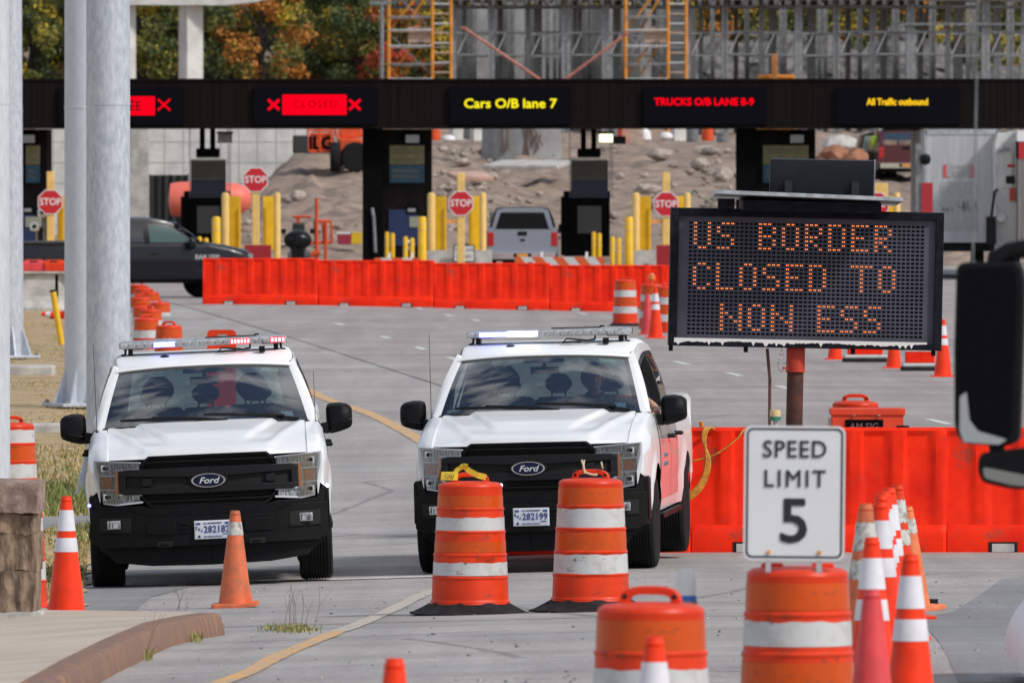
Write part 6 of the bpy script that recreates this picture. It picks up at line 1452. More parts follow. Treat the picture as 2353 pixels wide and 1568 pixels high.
for px_, pb, w2, lab in ((1987, 832, 100, 'low orange and white barricade on a dark base under the board'), (2113, 852, 84, 'second low orange and white barricade right of the middle cone')):
    p = GZ(px_, pb); kq = F/p.y; T = thing('low_barricade', lab, 'barricade', p, R(4)); w_ = w2/kq; m = MB(); m.b2(-w_/2, w_/2, -.25, .25, 0, .07); m.build('base', M_asrub, T, smooth=0, bevel=.02)
    m = MB(); m.b2(-w_/2, w_/2, -.22, .22, .071, .13); m.build('white_skirt', M_drumw, T, smooth=0, bevel=.02); m = MB(); m.b2(-w_/2*.8, w_/2*.8, -.08, .08, .13, .95); m.build('barricade_panel', M_barrier, T, smooth=0, bevel=.02); m = MB(); m.b2(-w_/2*.81, w_/2*.81, -.085, .085, .32, .46); m.b2(-w_/2*.81, w_/2*.81, -.085, .085, .62, .76); m.build('white_stripe', M_drumw, T, smooth=0)
cone('cone half hidden behind the mirror at the right edge', GZ(2312, 965), 'clean', .91)
dup(dfar, GX(1905, 223)+Vector((0, 8, 0)), .4, 'far drum mostly hidden behind the message board')
# ---- drum line on the left of the road
lst = [(324, 650, 300), (318, 668, 292), (338, 662, 285), (330, 690, 262), (365, 688, 255), (318, 705, 250), (338, 722, 232), (392, 738, 198)]
row = [(316, 648, 292), (330, 656, 284), (344, 664, 276), (322, 676, 262), (367, 687, 258), (330, 697, 246), (346, 703, 240), (336, 722, 214), (388, 738, 200)]
dproto = drum('drum at the far end of the drum line right of the light poles', GX(316, 292), [(.735, .86, O), (.565, .705, Wt), (.395, .53, O), (.222, .366, Wt)], group='line of drums along the left road edge')
dproto.location = W(316, 648, 292)-Vector((0, 0, .985)); 
nm = ['far end', 'second', 'third', 'fourth', 'offset and clearly white banded', 'sixth', 'seventh', 'large white banded', 'nearest plain topped']
for i, (px_, ty, Y2) in enumerate(row[1:], 1):
    q = GX(px_, Y2); o_ = dup(dproto, q, random.uniform(0, 3), f'{nm[i]} drum of the line receding right of the light poles')
    q.z = W(px_, ty, Y2).z-.985; o_.location = q
# a barricade top behind the left roof bar
p = GX(509, 152); T = thing('barricade', 'orange barricade with a cut out handle showing over the left roof bar', 'barricade', p); zt_ = W(509, 757, 152).z-p.z; w_ = 67*152/F
m = MB(); out = rrect(w_, zt_*1.9, .06, 4); m.prism([(x, max(z, 0)) for x, z in [(a, b+zt_*.05) for a, b in out]], -.05, .05); m.build('barricade_panel', M_drum, T, smooth=0)
m = MB(); m.b2(-.05, .07, -.053, .053, zt_-.14, zt_-.06); m.build('handle_hole', M_road, T, smooth=0)
# concrete barrier with orange caps and the leaning yellow post
Yj = 262.; kj = F/Yj; T = thing('concrete_barrier', 'pale concrete road barrier between the light poles', 'barrier', ((95-1176)/kj, Yj, G((95-1176)/kj, Yj))); zt_ = (HC-(629-HY)/kj)-T.location.z; m = MB()
sec = lambda x: [(x, -.35, 0), (x, -.35, .12), (x, -.16, .38), (x, -.10, zt_), (x, .10, zt_), (x, .16, .38), (x, .35, .12), (x, .35, 0)]
m.loft([sec(-1.4), sec(.3)], closed=True, caps=True); m.loft([[(v[0]+.02, v[1]*.95-.5*0, v[2]) for v in sec(.35)], [(v[0], v[1]*.95+.6, v[2]) for v in sec(1.2)]], closed=True, caps=True); m.b2(-1.4, 1.2, -.2, .2, zt_-.0, zt_+.06); m.build('barrier_block', M_conc, T, smooth=0, bevel=.02)
for px_, lab in ((78, 'orange plastic cap lying on the concrete barrier, left one'), (124, 'orange drum top with a cut handle on the concrete barrier')):
    T2 = thing('drum_top', lab, 'drum top', ((px_-1176)/kj, Yj, T.location.z+zt_+.06)); m = MB(); m.loft([[(-.28, -.2, 0), (.28, -.2, 0), (.28, .2, 0), (-.28, .2, 0)], [(-.27, -.19, .17), (.27, -.19, .17), (.27, .19, .17), (-.27, .19, .17)], [(-.18, -.12, .25), (.18, -.12, .25), (.18, .12, .25), (-.18, .12, .25)]], closed=True, caps=True); m.build('cap', M_pinkred if px_ < 100 else M_drum, T2, smooth=0, bevel=.02); m = MB(); m.b2(-.08, .08, -.17, -.10, .19, .23); m.build('handle_hole', M_dark, T2, smooth=0)
p = GZ(147, 800); kp = F/p.y; m = MB(); top_ = W(122, 670, p.y)-p; m.tube([(0, 0, -.2), top_], .055, 12, 0); m.tube([top_, top_*1.035], .057, 12, 1); T = m.build('marker_post', [M_yel, M_sign], smooth=40); T.location = p; tag(T, 'yellow marker post with a black tip leaning beside the light pole', 'marker post')
p = GZ(150, 739); T = cone('orange and white cone lying on its side beside the yellow post', p+Vector((0, 0, .10)), 'clean', .5); T.rotation_euler = (0, R(-82), 0)
# ================================================================ construction behind
def XY(px, Y): return (px-1176)*Y/F
def ZY(py, Y): return HC-(py-HY)*Y/F
Yw = 408.; T = thing('retaining_wall', 'pale concrete panel wall behind the left booths', 'wall', (XY(420, Yw), Yw, 0)); m = MB(); a, b = XY(80, Yw)-T.location.x, XY(720, Yw)-T.location.x; zt_ = ZY(282, Yw)
m.b2(a, b, 0, .4, -.5, zt_); m.build('wall_panel', M_concw, T, smooth=0); m = MB()
for i in range(16): x_ = a+(b-a)*i/15; m.b2(x_-.012, x_+.012, -.01, 0, -.5, zt_)
for z_ in (1., 1.7, 2.4, 3.1, 3.8): m.b2(a, b, -.012, 0, z_, z_+.02)
m.build('joint', mat('joint_grey', (.42, .42, .41), .8), T, smooth=0)
m = MB(); m.b2(XY(300, Yw)-T.location.x, XY(342, Yw)-T.location.x, -.5, 0, -.5, zt_); m.build('buttress', M_conc, T, smooth=0)
# black tarpaulin fence in front of the wall
Yf = 398.; T = thing('tarp_fence', 'black pleated tarpaulin fence in front of the pale wall', 'fence', (XY(385, Yf), Yf, 0)); m = MB(); xs = fr(XY(344, Yf)-T.location.x, XY(432, Yf)-T.location.x, .05); m.loft([[(x, .06*math.sin(x*26), z) for x in xs] for z in (0, ZY(402, Yf))]); m.build('tarp', mat('black_tarp', (.02, .021, .022), .6), T, smooth=60)
m = MB()
for x in (xs[0], xs[len(xs)//2], xs[-1]): m.tube([(x, .1, -.2), (x, .1, ZY(400, Yf))], .03, 8)
m.build('post', M_steel, T, smooth=40)
# orange hooded worker machine left and pink tank
Yk = 380.; T = thing('cement_mixer', 'pink orange rounded tank behind the left kiosk', 'tank', (XY(482, Yk), Yk, G(XY(482, Yk), Yk))); z0_, zt_ = ZY(505, Yk), ZY(418, Yk); m = MB(); L_ = 190*Yk/F
m.lathe([(.05, -L_/2), (.5, -L_/2+.06), (.55, -L_/2+.3), (.58, 0), (.5, L_/2-.4), (.3, L_/2-.05), (.1, L_/2)], (0, 0, zt_-T.location.z-.55), 24, 0, 'X'); m.build('tank_shell', mat('pink_orange', (.78, .16, .11), .5), T, smooth=50); m = MB(); m.b2(-.7, .7, -.4, .4, 0, .4); m.build('skid', M_dark, T, smooth=0)
# telehandler / boom lift
Yl = 397.; kl = F/Yl; zg = ZY(381, Yl); T = thing('boom_lift', 'orange boom lift with a black counterweight on the dirt mound', 'boom lift', (XY(755, Yl), Yl, zg)); x_ = lambda p: (p-755)/kl; z_ = lambda p: ZY(p, Yl)-zg
m = MB(); m.b2(x_(708), x_(768), -.6, .6, z_(352), z_(344)); m.b2(x_(712), x_(766), -.5, .5, z_(344), z_(305)); m.b2(x_(780), x_(832), -.7, .6, z_(368), z_(318)); m.box((x_(806), -.2, z_(305)), (52/kl, .5, 26/kl), Matrix.Rotation(R(-6), 3, 'Y'))
m.build('chassis', M_jlg, T, smooth=0, bevel=.05)
m = MB(); 
for p in (708, 735, 762): m.tube([(x_(p), -.62, z_(346)), (x_(p), -.62, z_(296))], .04, 6)
m.tube([(x_(708), -.62, z_(300)), (x_(765), -.62, z_(300))], .04, 6); m.tube([(x_(770), -.6, z_(296)), (x_(790), -.6, z_(352))], .05, 6); m.build('guard_rail', M_jlg, T, smooth=40)
m = MB(); m.b2(x_(673), x_(709), -.7, .7, z_(352), z_(311)); m.build('counterweight', mat('dark_grey_iron', (.03, .032, .034), .6), T, smooth=0, bevel=.05)
text('JLG', .42, M_sign, 'lettering', T, (x_(738), -.515, z_(330)), sx=1.0, bold=.06, ext=.006)
for p, yy in ((771, -.75), (775, .75), (818, -.8)):
    m = MB(); m.lathe([(.2, -.17), (.45, -.17), (.5, -.1), (.5, .1), (.45, .17), (.2, .17)], (x_(p), yy, z_(361)), 26, 0, 'Y' if p > 800 else 'X'); m.build('wheel', M_rubber, T, smooth=40)
m = MB(); m.b2(x_(796), x_(820), -.72, -.7, z_(350), z_(330), 0); m.b2(x_(809), x_(826), -.73, -.7, z_(345), z_(338), 1); m.build('decal', [M_steel, M_wh], T, smooth=0)
# orange steel frame with engine left of the middle booth
Ye = 352.; ke = F/Ye; T = thing('orange_frame', 'orange tube frame rack with a dark motor in front of the dirt mound', 'frame', (XY(706, Ye), Ye, G(XY(706, Ye), Ye))); x_ = lambda p: (p-706)/ke; z_ = lambda p: ZY(p, Ye)-T.location.z
m = MB()
for p in (683, 752, 756, 806-56, 732): pass
for p, tq in ((685, 492), (727, 455-0), (748, 510)): m.tube([(x_(p), 0, -.1), (x_(p), 0, z_(tq if p != 685 else 500))], .05, 8)
m.tube([(x_(672), 0, z_(498)), (x_(715), 0, z_(498))], .04, 8); m.tube([(x_(722), .1, z_(508)), (x_(760), .1, z_(508))], .04, 8)
for p in (722, 741, 760): m.tube([(x_(p), .1, z_(508)), (x_(p+3), .1, z_(558))], .035, 8)
m.tube([(x_(690), 0, z_(560)), (x_(760), .1, z_(556))], .05, 8); m.tube([(x_(700), -.1, z_(588)), (x_(735), -.1, z_(580))], .08, 8); m.build('tube_frame', M_jlg, T, smooth=40); m = MB(); m.b2(x_(672), x_(700), -.3, .3, z_(535), z_(512)); m.b2(x_(676), x_(692), -.2, .2, -.1, z_(535)); m.build('motor', mat('dark_motor', (.03, .034, .04), .5), T, smooth=0, bevel=.04)
# small bins
Yq = 362.
for p, c_, lab, w_ in ((792, (.35, .03, .07), 'small red bin with a white lid on the dirt left of the middle booth', .42), (818, (.75, .5, .02), 'small yellow bin beside the red one', .32)):
    q = GX(p, Yq); T = thing('bin', lab, 'bin', (q.x, Yq, ZY(557, Yq))); m = MB(); m.box((0, 0, .1), (w_, .4, .3), taper=1.1); m.build('tub', mat('tub_%d' % p, c_, .5), T, smooth=0, bevel=.02); m = MB(); m.box((0, 0, .28), (w_*1.15, .45, .05)); m.build('lid', M_wh if p == 792 else MATS['tub_%d' % p], T, smooth=0, bevel=.015)
# concrete pier stump, slabs and rubble
Ys = 425.; q = XY(1198, Ys); T = thing('concrete_stump', 'wide grey concrete pier stump on the dirt right of the middle booth', 'pier stump', (q, Ys, ZY(385, Ys))); ks2 = F/Ys; m = MB(); m.lathe([(93/ks2, 0), (90/ks2, 1.8), (88/ks2, 1.9)], n=40); m.v = [(x, y*.5, z) for x, y, z in m.v]; m.build('stump_body', mat('stump_concrete', (.30, .30, .305), .85, col2=(.22, .22, .22), vs=1.2, bump=.3, bs=8), T, smooth=40)
m = MB(); random.seed(12)
for a_ in (-.55, .55, .2): 
    for k in range(4): m.tube([(a_+random.uniform(-.2, .2), -.72, .3+random.random()*.5), (a_+random.uniform(-.2, .2), -.75, 1.2+random.random()*.6)], .025, 5)
m.build('rebar', mat('rebar_rust', (.16, .09, .06), .8), T, smooth=0)
def slab2(name, lab, px, py, Y, w_, d_, h_, mt, rx=0., rz=0.):
    p = W(px, py, Y); m = MB(); m.box((0, 0, 0), (w_, d_, h_)); o = m.build(name, mt, smooth=0, bevel=.03); o.location = p; o.rotation_euler = (rx, R(0), rz); return tag(o, lab, 'slab')
slab2('pavement_slab', 'tilted pinkish pavement slab with a dark red edge', 1080, 405, 388, 1.25, 1.6, .16, mat('pink_slab', (.52, .33, .26), .85, var=.2, vs=3), R(6), R(12))
slab2('pavement_slab', 'long grey concrete slab lying under the pier stump', 1215, 378, 405, 2.6, 2.5, .14, M_conc, R(4), R(-14))
random.seed(9)
M_rock = mat('rubble_stone', (.36, .30, .255), .95, col2=(.20, .165, .14), vs=3, bump=.5, bs=9)
def rock(px, py, Y, s, lab, mt=None, grp='rocks and rubble on the dirt slope'):
    bm = bmesh.new(); bmesh.ops.create_icosphere(bm, subdivisions=2, radius=1)
    sd = random.random()*50
    for v in bm.verts: v.co *= 1+.5*noise.noise(v.co*1.2+Vector((sd, 0, 0))); v.co.z *= .65; v.co *= s
    me = bpy.data.meshes.new('rock'); bm.to_mesh(me); bm.free(); me.materials.append(mt or M_rock); o = bpy.data.objects.new('rock', me); COL.objects.link(o); x = XY(px, Y); o.location = (x, Y, ZY(py, Y)); o.rotation_euler = (0, 0, random.random()*6); return tag(o, lab, 'rock', grp)
RK = []
M_rock2 = mat('pale_rubble_stone', (.46, .39, .33), .95, col2=(.30, .25, .21), vs=3, bump=.5, bs=9)
for i in range(230):
    px_ = random.choice((random.uniform(560, 830), random.uniform(990, 1130), random.uniform(1600, 1700), random.uniform(1000, 1300), random.uniform(1875, 1990), random.uniform(1400, 1690)))
    Y = random.uniform(356, 440); x = XY(px_, Y); s_ = random.uniform(.05, .16) if i % 4 else random.uniform(.14, .36); z_ = G(x, Y)+.2
    lab = 'rough brown rubble stone among others on the dirt slope'
    if len(RK) < 12: o = rock(px_, 0, Y, 1., lab, (M_rock, M_rock2)[len(RK) % 2]); RK.append(o)
    else: o = RK[random.randrange(12)].copy(); COL.objects.link(o)
    o.location = (x, Y, z_); o.scale = (s_*random.uniform(.8, 1.5), s_, s_*random.uniform(.7, 1.2)); o.rotation_euler = (0, 0, random.random()*6)
for px_, py, s_, lab in ((1893, 392, .75, 'large rust brown boulder behind the right booth, lowest of the pile'), (1948, 394, .7, 'rust brown boulder at the foot of the dark car'), (1912, 362, .62, 'rust brown boulder lying on top of the lowest one'), (1958, 366, .6, 'upper rust brown boulder beside the dark car')): rock(px_, py, 420, s_, lab, mat('rust_boulder', (.36, .16, .09), .9, col2=(.20, .09, .06), vs=2, bump=.5, bs=7), None)
rock(1925, 337, 422, .6, 'pale grey boulder above the rust brown boulders', M_conc, None)
# site clutter along the upper edge of the slope
random.seed(31)
ci = [('orange site barrel', M_jlg), ('pale concrete block', M_concw), ('stack of planks', M_wood), ('dark steel drum', M_steel), ('white bag of gravel', M_wh)]
for i, px_ in enumerate((998, 1012, 1030, 1052, 1078, 1100, 1408, 1432, 1455, 1480, 1505, 1530, 1560, 1590, 1625, 1660)):
    nm_, mt = ci[(i*2+i//5) % 5]; Y = 470+random.uniform(-12, 12); h_ = random.uniform(.35, .8); x = XY(px_, Y); z = ZY(random.uniform(318, 328), Y); m = MB()
    if 'barrel' in nm_ or 'drum' in nm_: m.lathe([(.22, 0), (.24, .05), (.23, h_*.5), (.24, h_*.95), (.2, h_)], n=14)
    elif 'plank' in nm_: [m.box((random.uniform(-.05, .05), 0, .05+.1*k), (.8, .4, .08), random.uniform(-.1, .1)) for k in range(5)]
    elif 'bag' in nm_: m.lathe([(.15, 0), (.28, .1), (.25, h_*.6), (.1, h_*.8)], n=12)
    else: m.box((0, 0, h_/2), (.55, .5, h_), .3)
    o = m.build('site_'+nm_.split()[-1].replace('planks', 'plank_stack').replace('gravel', 'gravel_bag'), mt, smooth=40); o.location = (x, Y, G(x, Y)-.0 if False else z); o['label'] = f'{nm_} on the upper edge of the slope, {["left of the pier stump", "right of the pier stump"][px_ > 1200]}'; o['category'] = 'site clutter'; o['group'] = 'site clutter on the upper slope'
# green sheet scraps
for i, (px_, py, Y) in enumerate(((1585, 445, 380), (1650, 442, 370), (1830, 478, 365))):
    p = W(px_, py, Y); m = MB(); m.loft([[p+Vector((a*.12, 0, .10*math.sin(a*1.7+i)+.05*a)), p+Vector((a*.12, .2, .12*math.sin(a*1.7+i)-.1+.05*a))] for a in range(-2, 3)]); tag(m.build('green_sheet', mat('mint_sheet', (.22, .48, .36), .6), smooth=40), ('pale green plastic sheet scrap left of the message board', 'pale green sheet scrap on the rubble', 'pale green sheet scrap at the solar panel edge')[i], 'plastic sheet')
# ---- concrete bridge pier top left
Yp2 = 500.; kp2 = F/Yp2
T = thing('bridge_pier', 'pale concrete bridge pier with two columns behind the canopy', 'bridge pier', (XY(400, Yp2), Yp2, G(XY(400, Yp2), Yp2)-1)); x_ = lambda p: (p-400)/kp2; zz2 = lambda p: ZY(p, Yp2)-T.location.z
for a, b in ((410, 467), (255, 313)):
    m = MB(); m.box(((x_(a)+x_(b))/2, 0, zz2(12)/2), ((b-a)/kp2/1.33, .72, zz2(12)), R(32)); m.build('column', M_concw, T, smooth=0, bevel=.02)
m = MB(); m.prism([(x_(180), zz2(12)), (x_(520), zz2(13)), (x_(585), zz2(6)), (x_(660), zz2(-12)), (x_(660), zz2(-60)), (x_(180), zz2(-60))], -.8, .8); m.build('cap_beam', M_concw, T, smooth=0)
# ---- shoring towers and deck
Yd = 510.; kd2 = F/Yd; zgd = 4.0
M_sho = mat('shoring_aluminium', (.27, .28, .295), .55, .2, var=.25, vs=4)
M_sho_l = mat('bright_brace', (.62, .63, .64), .45, .3)
def shore_tower(label):
    T = thing('shoring_tower', label, 'shoring tower', (0, 0, 0), group='aluminium shoring towers under the deck')
    H = ZY(-2, Yd)-zgd; wd = 1.5
    for a in (0, wd):
        for b in (0, 1.4):
            m = MB(); m.b2(a-.085, a+.085, b-.06, b+.06, -.3, H); m.build('leg', M_sho, T, smooth=0)
    for z_ in (1.15, 2.1, 3.55, 4.5, 5.9):
        m = MB(); m.b2(.06, wd-.06, -.03, .03, z_-.03, z_+.03); m.build('rung', M_sho, T, smooth=0)
    for z_ in (1.2, 3.6):
        m = MB(); m.tube([(.15, -.08, z_), (.55, -.08, z_+.85), (.1, -.08, z_+.88)], .024, 5); m.build('brace', M_sho_l, T, smooth=0)
    return T
tw = None; random.seed(6)
pxs = [1040, 1128, 1216, 1304, 1392, 1578, 1664, 1750, 1836, 1922, 2008, 2094, 2180, 2266]
ordn = ['first', 'second', 'third', 'fourth', 'fifth', 'sixth', 'seventh', 'eighth', 'ninth', 'tenth', 'eleventh', 'twelfth', 'thirteenth', 'fourteenth']
for rw in range(3):
    for i, p in enumerate(pxs):
        Y = Yd+rw*4.2; lab = f'{ordn[i]} shoring tower from the left in the {["front", "middle", "back"][rw]} row'
        x = XY(p+rw*27+random.uniform(-6, 6), Y)
        if tw is None: tw = shore_tower(lab); tw.location = (x, Y, zgd)
        else:
            o = dup(tw, (x, Y, zgd+random.uniform(-.05, .05)), 0., lab)
T = thing('formwork_deck', 'grey formwork deck with timber joists on top of the shoring', 'deck', (XY(1600, Yd), Yd, ZY(10, Yd))); a, b = XY(880, Yd)-T.location.x, XY(2420, Yd)-T.location.x
m = MB(); m.b2(a, b, -.8, 6.5, .20, .8); m.build('deck_panel', M_concw, T, smooth=0)
m = MB(); x = a
while x < XY(2120, Yd)-T.location.x: m.b2(x, x+.16, -.95, 6.4, -.05, .20); x += .46
m.build('joist', mat('joist_dark', (.10, .10, .10), .7, var=.3, vs=3), T, smooth=0)
m = MB(); m.b2(a, b, .2, .5, -.16, -.05); m.b2(a, b, 4., 4.3, -.16, -.05); m.b2(XY(2050, Yd)-T.location.x, b, -.3, .0, -.9, -.8); m.build('ledger', M_steel, T, smooth=0)
# concrete wall and columns behind the shoring
Yv = 522.; T = thing('abutment', 'grey concrete abutment wall with columns behind the shoring', 'abutment', (XY(1230, Yv), Yv, 3.)); x_ = lambda p: XY(p, Yv)-T.location.x; zz3 = lambda p: ZY(p, Yv)-3
m = MB()
for p0, p1 in ((1095, 1128), (1236, 1282), (1385, 1425), (1180, 1205), (1470, 1500)): m.b2(x_(p0), x_(p1), 0, 1.0, 0, zz3(10))
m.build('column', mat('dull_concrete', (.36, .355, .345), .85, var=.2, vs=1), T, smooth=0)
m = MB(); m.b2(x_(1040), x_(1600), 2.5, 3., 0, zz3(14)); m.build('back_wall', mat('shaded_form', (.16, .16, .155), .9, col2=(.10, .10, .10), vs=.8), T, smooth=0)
# rock outcrop behind the right part of the shoring
m = MB(); secs = []
for k in fr(0, 1, .04):
    row = []
    for px_ in fr(1590, 2420, 12):
        x = XY(px_, 545); h_ = 8.7-1.3*sm(2080, 2300, px_)-.3*math.sin(px_*.02)+.8*noise.noise(Vector((x*.6, 3, 1))); z = 3+(h_-3)*k
        n_ = noise.fractal(Vector((x*.8, z*1.0, 2)), 1, 2, 5); row.append((x, 540+k*9+n_*1.0, z+n_*.25))
    secs.append(row)
m.loft(secs); o = m.build('rock_face', mat('grey_rock', (.17, .16, .155), .95, col2=(.06, .055, .05), vs=1.4, bump=1., bs=5, detail=9), smooth=0); tag(o, kind='structure')
# ---- orange scaffold towers
def scaf(label, pxa, pxb, Y):
    k_ = F/Y; zg_ = 3.8; T = thing('scaffold_tower', label, 'scaffold tower', (XY(pxa, Y), Y, zg_), group=None); w_ = (pxb-pxa)/k_; H = ZY(-30, Y)-zg_
    fr_ = [0, w_*.68, w_*.97]
    for a in fr_:
        for b in (0, 1.5): m = MB(); m.tube([(a, b, -.3), (a, b, H)], .075 if b == 0 else .055, 8); m.build('standard', M_scaf, T, smooth=40)
    lv = [ZY(p, Y)-zg_ for p in (184, 150, 108, 72, 42)]
    for i, z_ in enumerate(lv):
        m = MB(); m.tube([(0, -.06, z_+.05), (w_*.68, -.06, z_+.05)], .03, 6, 0); m.b2(0, w_*.97, .1, 1.4, z_-.03, z_+.0, 1 if i in (0, 3) else 0); m.build('platform', [M_sho_l, M_wood], T, smooth=0) if i in (0, 2, 3) else m.build('ledger', [M_sho, M_sho], T, smooth=0)
    n_ = 16
    for i in range(n_):
        z_ = .5+H*i/n_; m = MB(); m.tube([(w_*.68, -.02, z_), (w_*.97, -.02, z_)], .035, 6); m.build('rung', M_sho_l if i % 2 else M_wood, T, smooth=0)
    for i in range(3):
        z_ = 1.+i*1.9; m = MB(); m.tube([(0.1, .75, z_), (w_*.6, .75, z_+1.9)], .05, 6); m.build('stair', M_scaf, T, smooth=0); m = MB(); m.tube([(w_*.25, .9, z_), (w_*.7, .9, z_+1.9)], .05, 6); m.build('stair', M_scaf, T, smooth=0)
        m = MB(); m.tube([(w_*.65, .1, z_), (0, .1, z_+1.7)], .02, 5); m.build('brace', M_sho, T, smooth=0)
    m = MB(); m.b2(w_*.3, w_*.66, .3, 1.2, ZY(98, Y)-zg_, ZY(62, Y)-zg_); m.build('side_board', M_wood, T, smooth=0)
    return T
scaf('orange scaffold stair tower left of the abutment', 893, 1040, 503.); scaf('orange scaffold stair tower right of the abutment', 1437, 1580, 503.)
for lab, a, b in (('reddish raking prop slanting down to the right', (1064, 64), (1246, 187)), ('reddish raking prop slanting down to the left', (1440, 78), (1292, 187))):
    Y = 501.; p, q = W(*a, Y), W(*b, Y); q = p+(q-p)*1.25; m = MB(); m.tube([p, q], .06, 8); m.box(p, (.2, .2, .08)); tag(m.build('raking_prop', mat('faded_red_prop', (.45, .17, .12), .6, var=.2, vs=3), smooth=40), lab, 'prop')
Y = 498.; p = W(877, 30, Y); m = MB(); m.tube([(p.x, Y, 3.5), (p.x, Y, ZY(8, Y))], .09, 10); m.b2(p.x-.5, p.x+.4, Y-.1, Y+.1, ZY(12, Y), ZY(2, Y)); tag(m.build('steel_post', M_steel, smooth=40), 'grey steel post with a flat head left of the first scaffold tower', 'post')
# ---- excavator behind the canopy
Y = 440.; ke2 = F/Y; T = thing('excavator', 'orange excavator cab roof and raised arm above the canopy', 'excavator', (XY(1783, Y), Y, 3.1)); zx = lambda p: ZY(p, Y)-3.1
m = MB(); m.b2(-42/ke2, 42/ke2, -.6, .8, zx(182), zx(172), 0); m.build('cab_roof', M_scaf, T, smooth=0, bevel=.05); m = MB(); m.b2(-40/ke2, 40/ke2, -.55, .7, zx(215), zx(182)); m.build('cab_window', mat('cab_glass', (.06, .09, .10), .1), T, smooth=0); m = MB(); m.box((-6/ke2, -.9, (zx(125)+zx(300))/2), (13/ke2, .3, zx(125)-zx(300))); m.build('arm', mat('brown_orange', (.45, .17, .04), .55, var=.3, vs=3), T, smooth=0, bevel=.03)
m = MB(); m.b2(-45/ke2, 45/ke2, -.8, 2.5, .9, zx(215)); m.build('body', M_scaf, T, smooth=0, bevel=.05); m = MB(); 
for s_ in (-.75, .75): m.b2(s_-.2, s_+.2, -1.2, 2.2, 0, .8)
m.build('track', M_dark, T, smooth=0, bevel=.15)
# ================================================================ autumn wood on the hill
def leafmat(name, c1, c2):
    m = mat(name, c1, .8, col2=c2, vs=.9, lo=.4, hi=.6); t = m.node_tree; b = t.nodes['Principled BSDF']; b.inputs['Subsurface Weight'].default_value = 0
    return m
LM = [leafmat('leaf_dark_green', (.095, .135, .04), (.05, .08, .028)), leafmat('leaf_olive', (.20, .19, .035), (.12, .125, .03)), leafmat('leaf_yellow', (.62, .44, .035), (.40, .32, .04)), leafmat('leaf_orange', (.54, .21, .03), (.38, .16, .03)), leafmat('leaf_red', (.60, .06, .035), (.48, .09, .035))]
M_bark = mat('bark', (.05, .042, .035), .9, var=.3, vs=5)
def tree(name, label, p, h, r, mixw, seed, n=4200, ls=.13):
    rnd = random.Random(seed); T = thing(name, label, 'tree', p, rnd.random()*6, 'autumn trees on the hill behind the booths')
    m = MB(); m.tube([(0, 0, -.5), (.1, .05, h*.3), (0, .1, h*.6), (.1, 0, h*.9)], [.22, .17, .11, .03], 8)
    cl = []
    for k in range(42):
        while True:
            v = Vector((rnd.uniform(-1, 1), rnd.uniform(-1, 1), rnd.uniform(-1, 1)))
            if .35 < v.length < 1: break
        c = Vector((v.x*r, v.y*r, h*.58+v.z*h*.42)); cl.append((c, rnd.uniform(.5, 1.05)*r*.36, rnd.random()))
        if k % 3 == 0: a = Vector((0, .05, h*.35+rnd.random()*h*.3)); m.tube([a, a.lerp(c, .5)+Vector((0, 0, .2)), c], [.08, .05, .015], 5)
    m.build('trunk', M_bark, T, smooth=40)
    m = MB(); tot = sum(mixw); cum = []
    for i in range(n):
        c, cr, cc = cl[rnd.randrange(len(cl))]; d = Vector((rnd.gauss(0, 1), rnd.gauss(0, 1), rnd.gauss(0, .75))).normalized()*cr*rnd.random()**.4; q = c+d
        u = (cc*.88+rnd.random()*.12)*tot; mi = 0
        while u > mixw[mi] and mi < len(mixw)-1: u -= mixw[mi]; mi += 1
        s = ls*rnd.uniform(.6, 1.3); a = Vector((rnd.gauss(0, 1), rnd.gauss(0, 1), rnd.gauss(0, 1))).normalized(); b = a.cross(Vector((rnd.gauss(0, 1), rnd.gauss(0, 1), rnd.gauss(0, 1)))).normalized()
        m.add([q-a*s, q+b*s*.5, q+a*s, q-b*s*.5], [(0, 1, 2, 3)], mi)
    m.build('crown', LM, T, smooth=0, fix=False); return T
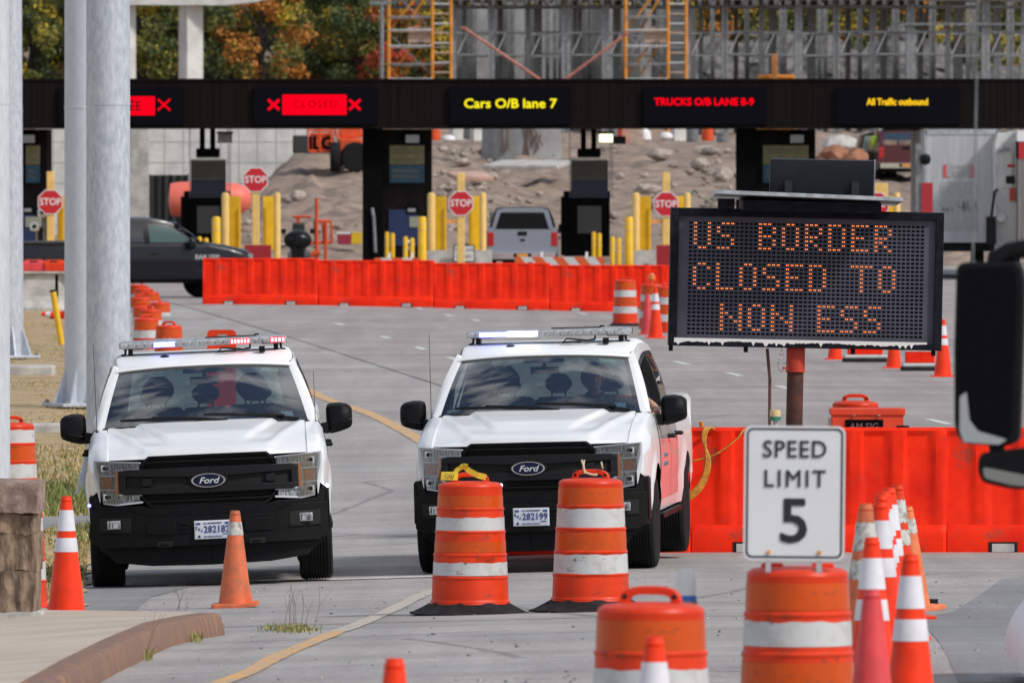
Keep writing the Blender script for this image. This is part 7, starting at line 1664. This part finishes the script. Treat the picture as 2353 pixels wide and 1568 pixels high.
MX = {'green': (6, 3, .6, .2, 0), 'olive': (3, 5, 1.2, .5, .05), 'yellow': (1.5, 4, 3., .6, .05), 'orange': (1.2, 2.6, 1.2, 4, .4), 'red': (1.8, 2.2, .4, 1.0, 4.6)}
ADJ = {'green': 'dark green', 'olive': 'olive brown', 'yellow': 'yellow green', 'orange': 'rusty orange', 'red': 'red leaved'}
PR = {}
for i, k in enumerate(MX): PR[k] = [tree('autumn_tree', '', (0, 0, 0), 7.5, 2.3, MX[k], 100+i*7, 6500), tree('autumn_tree', '', (0, 0, 0), 6, 2.0, MX[k], 200+i*7, 5000)]
used = {}
spots = []
random.seed(17)
for Y, st, off in ((600, 74, 0), (622, 78, 30), (646, 84, 10), (672, 84, 40)):
    px_ = -420+off
    while px_ < 2420:
        spots.append((px_+random.uniform(-14, 14), Y+random.uniform(-5, 5))); px_ += st*random.uniform(.85, 1.15) if 0 < px_ < 950 else st*1.7
def kind_at(px_, Y):
    u = random.random()
    if px_ < 140: return random.choice(('yellow', 'olive', 'olive', 'green'))
    if px_ < 470: return random.choice(('green', 'green', 'green', 'olive'))
    if px_ < 620: return random.choice(('olive', 'orange', 'olive', 'green'))
    if px_ < 760: return random.choice(('yellow', 'orange', 'olive', 'green', 'yellow'))
    if px_ < 950: return random.choice(('red', 'red', 'orange', 'green'))
    return random.choice(('olive', 'green', 'yellow', 'orange', 'olive'))
cnt = {}
for (px_, Y) in spots:
    k = kind_at(px_, Y); v = random.randrange(2); pr = PR[k][v]; x = XY(px_, Y); key = (k, v)
    pos = 'left of the bridge pier' if px_ < 255 else ('between the bridge pier and the first scaffold tower' if px_ < 900 else 'seen through the shoring')
    lab = f'{ADJ[k]} tree on the hill {pos}'
    sc = random.uniform(.8, 1.2); z = G(x, Y)-.6
    if key not in used: used[key] = 1; pr.location = (x, Y, z); pr['label'] = lab; pr.scale = (sc,)*3
    else: dup(pr, (x, Y, z), random.random()*6, lab, None, sc)
for k in PR:
    for v in range(2):
        if (k, v) not in used:
            for ch in list(PR[k][v].children): bpy.data.objects.remove(ch)
            bpy.data.objects.remove(PR[k][v])
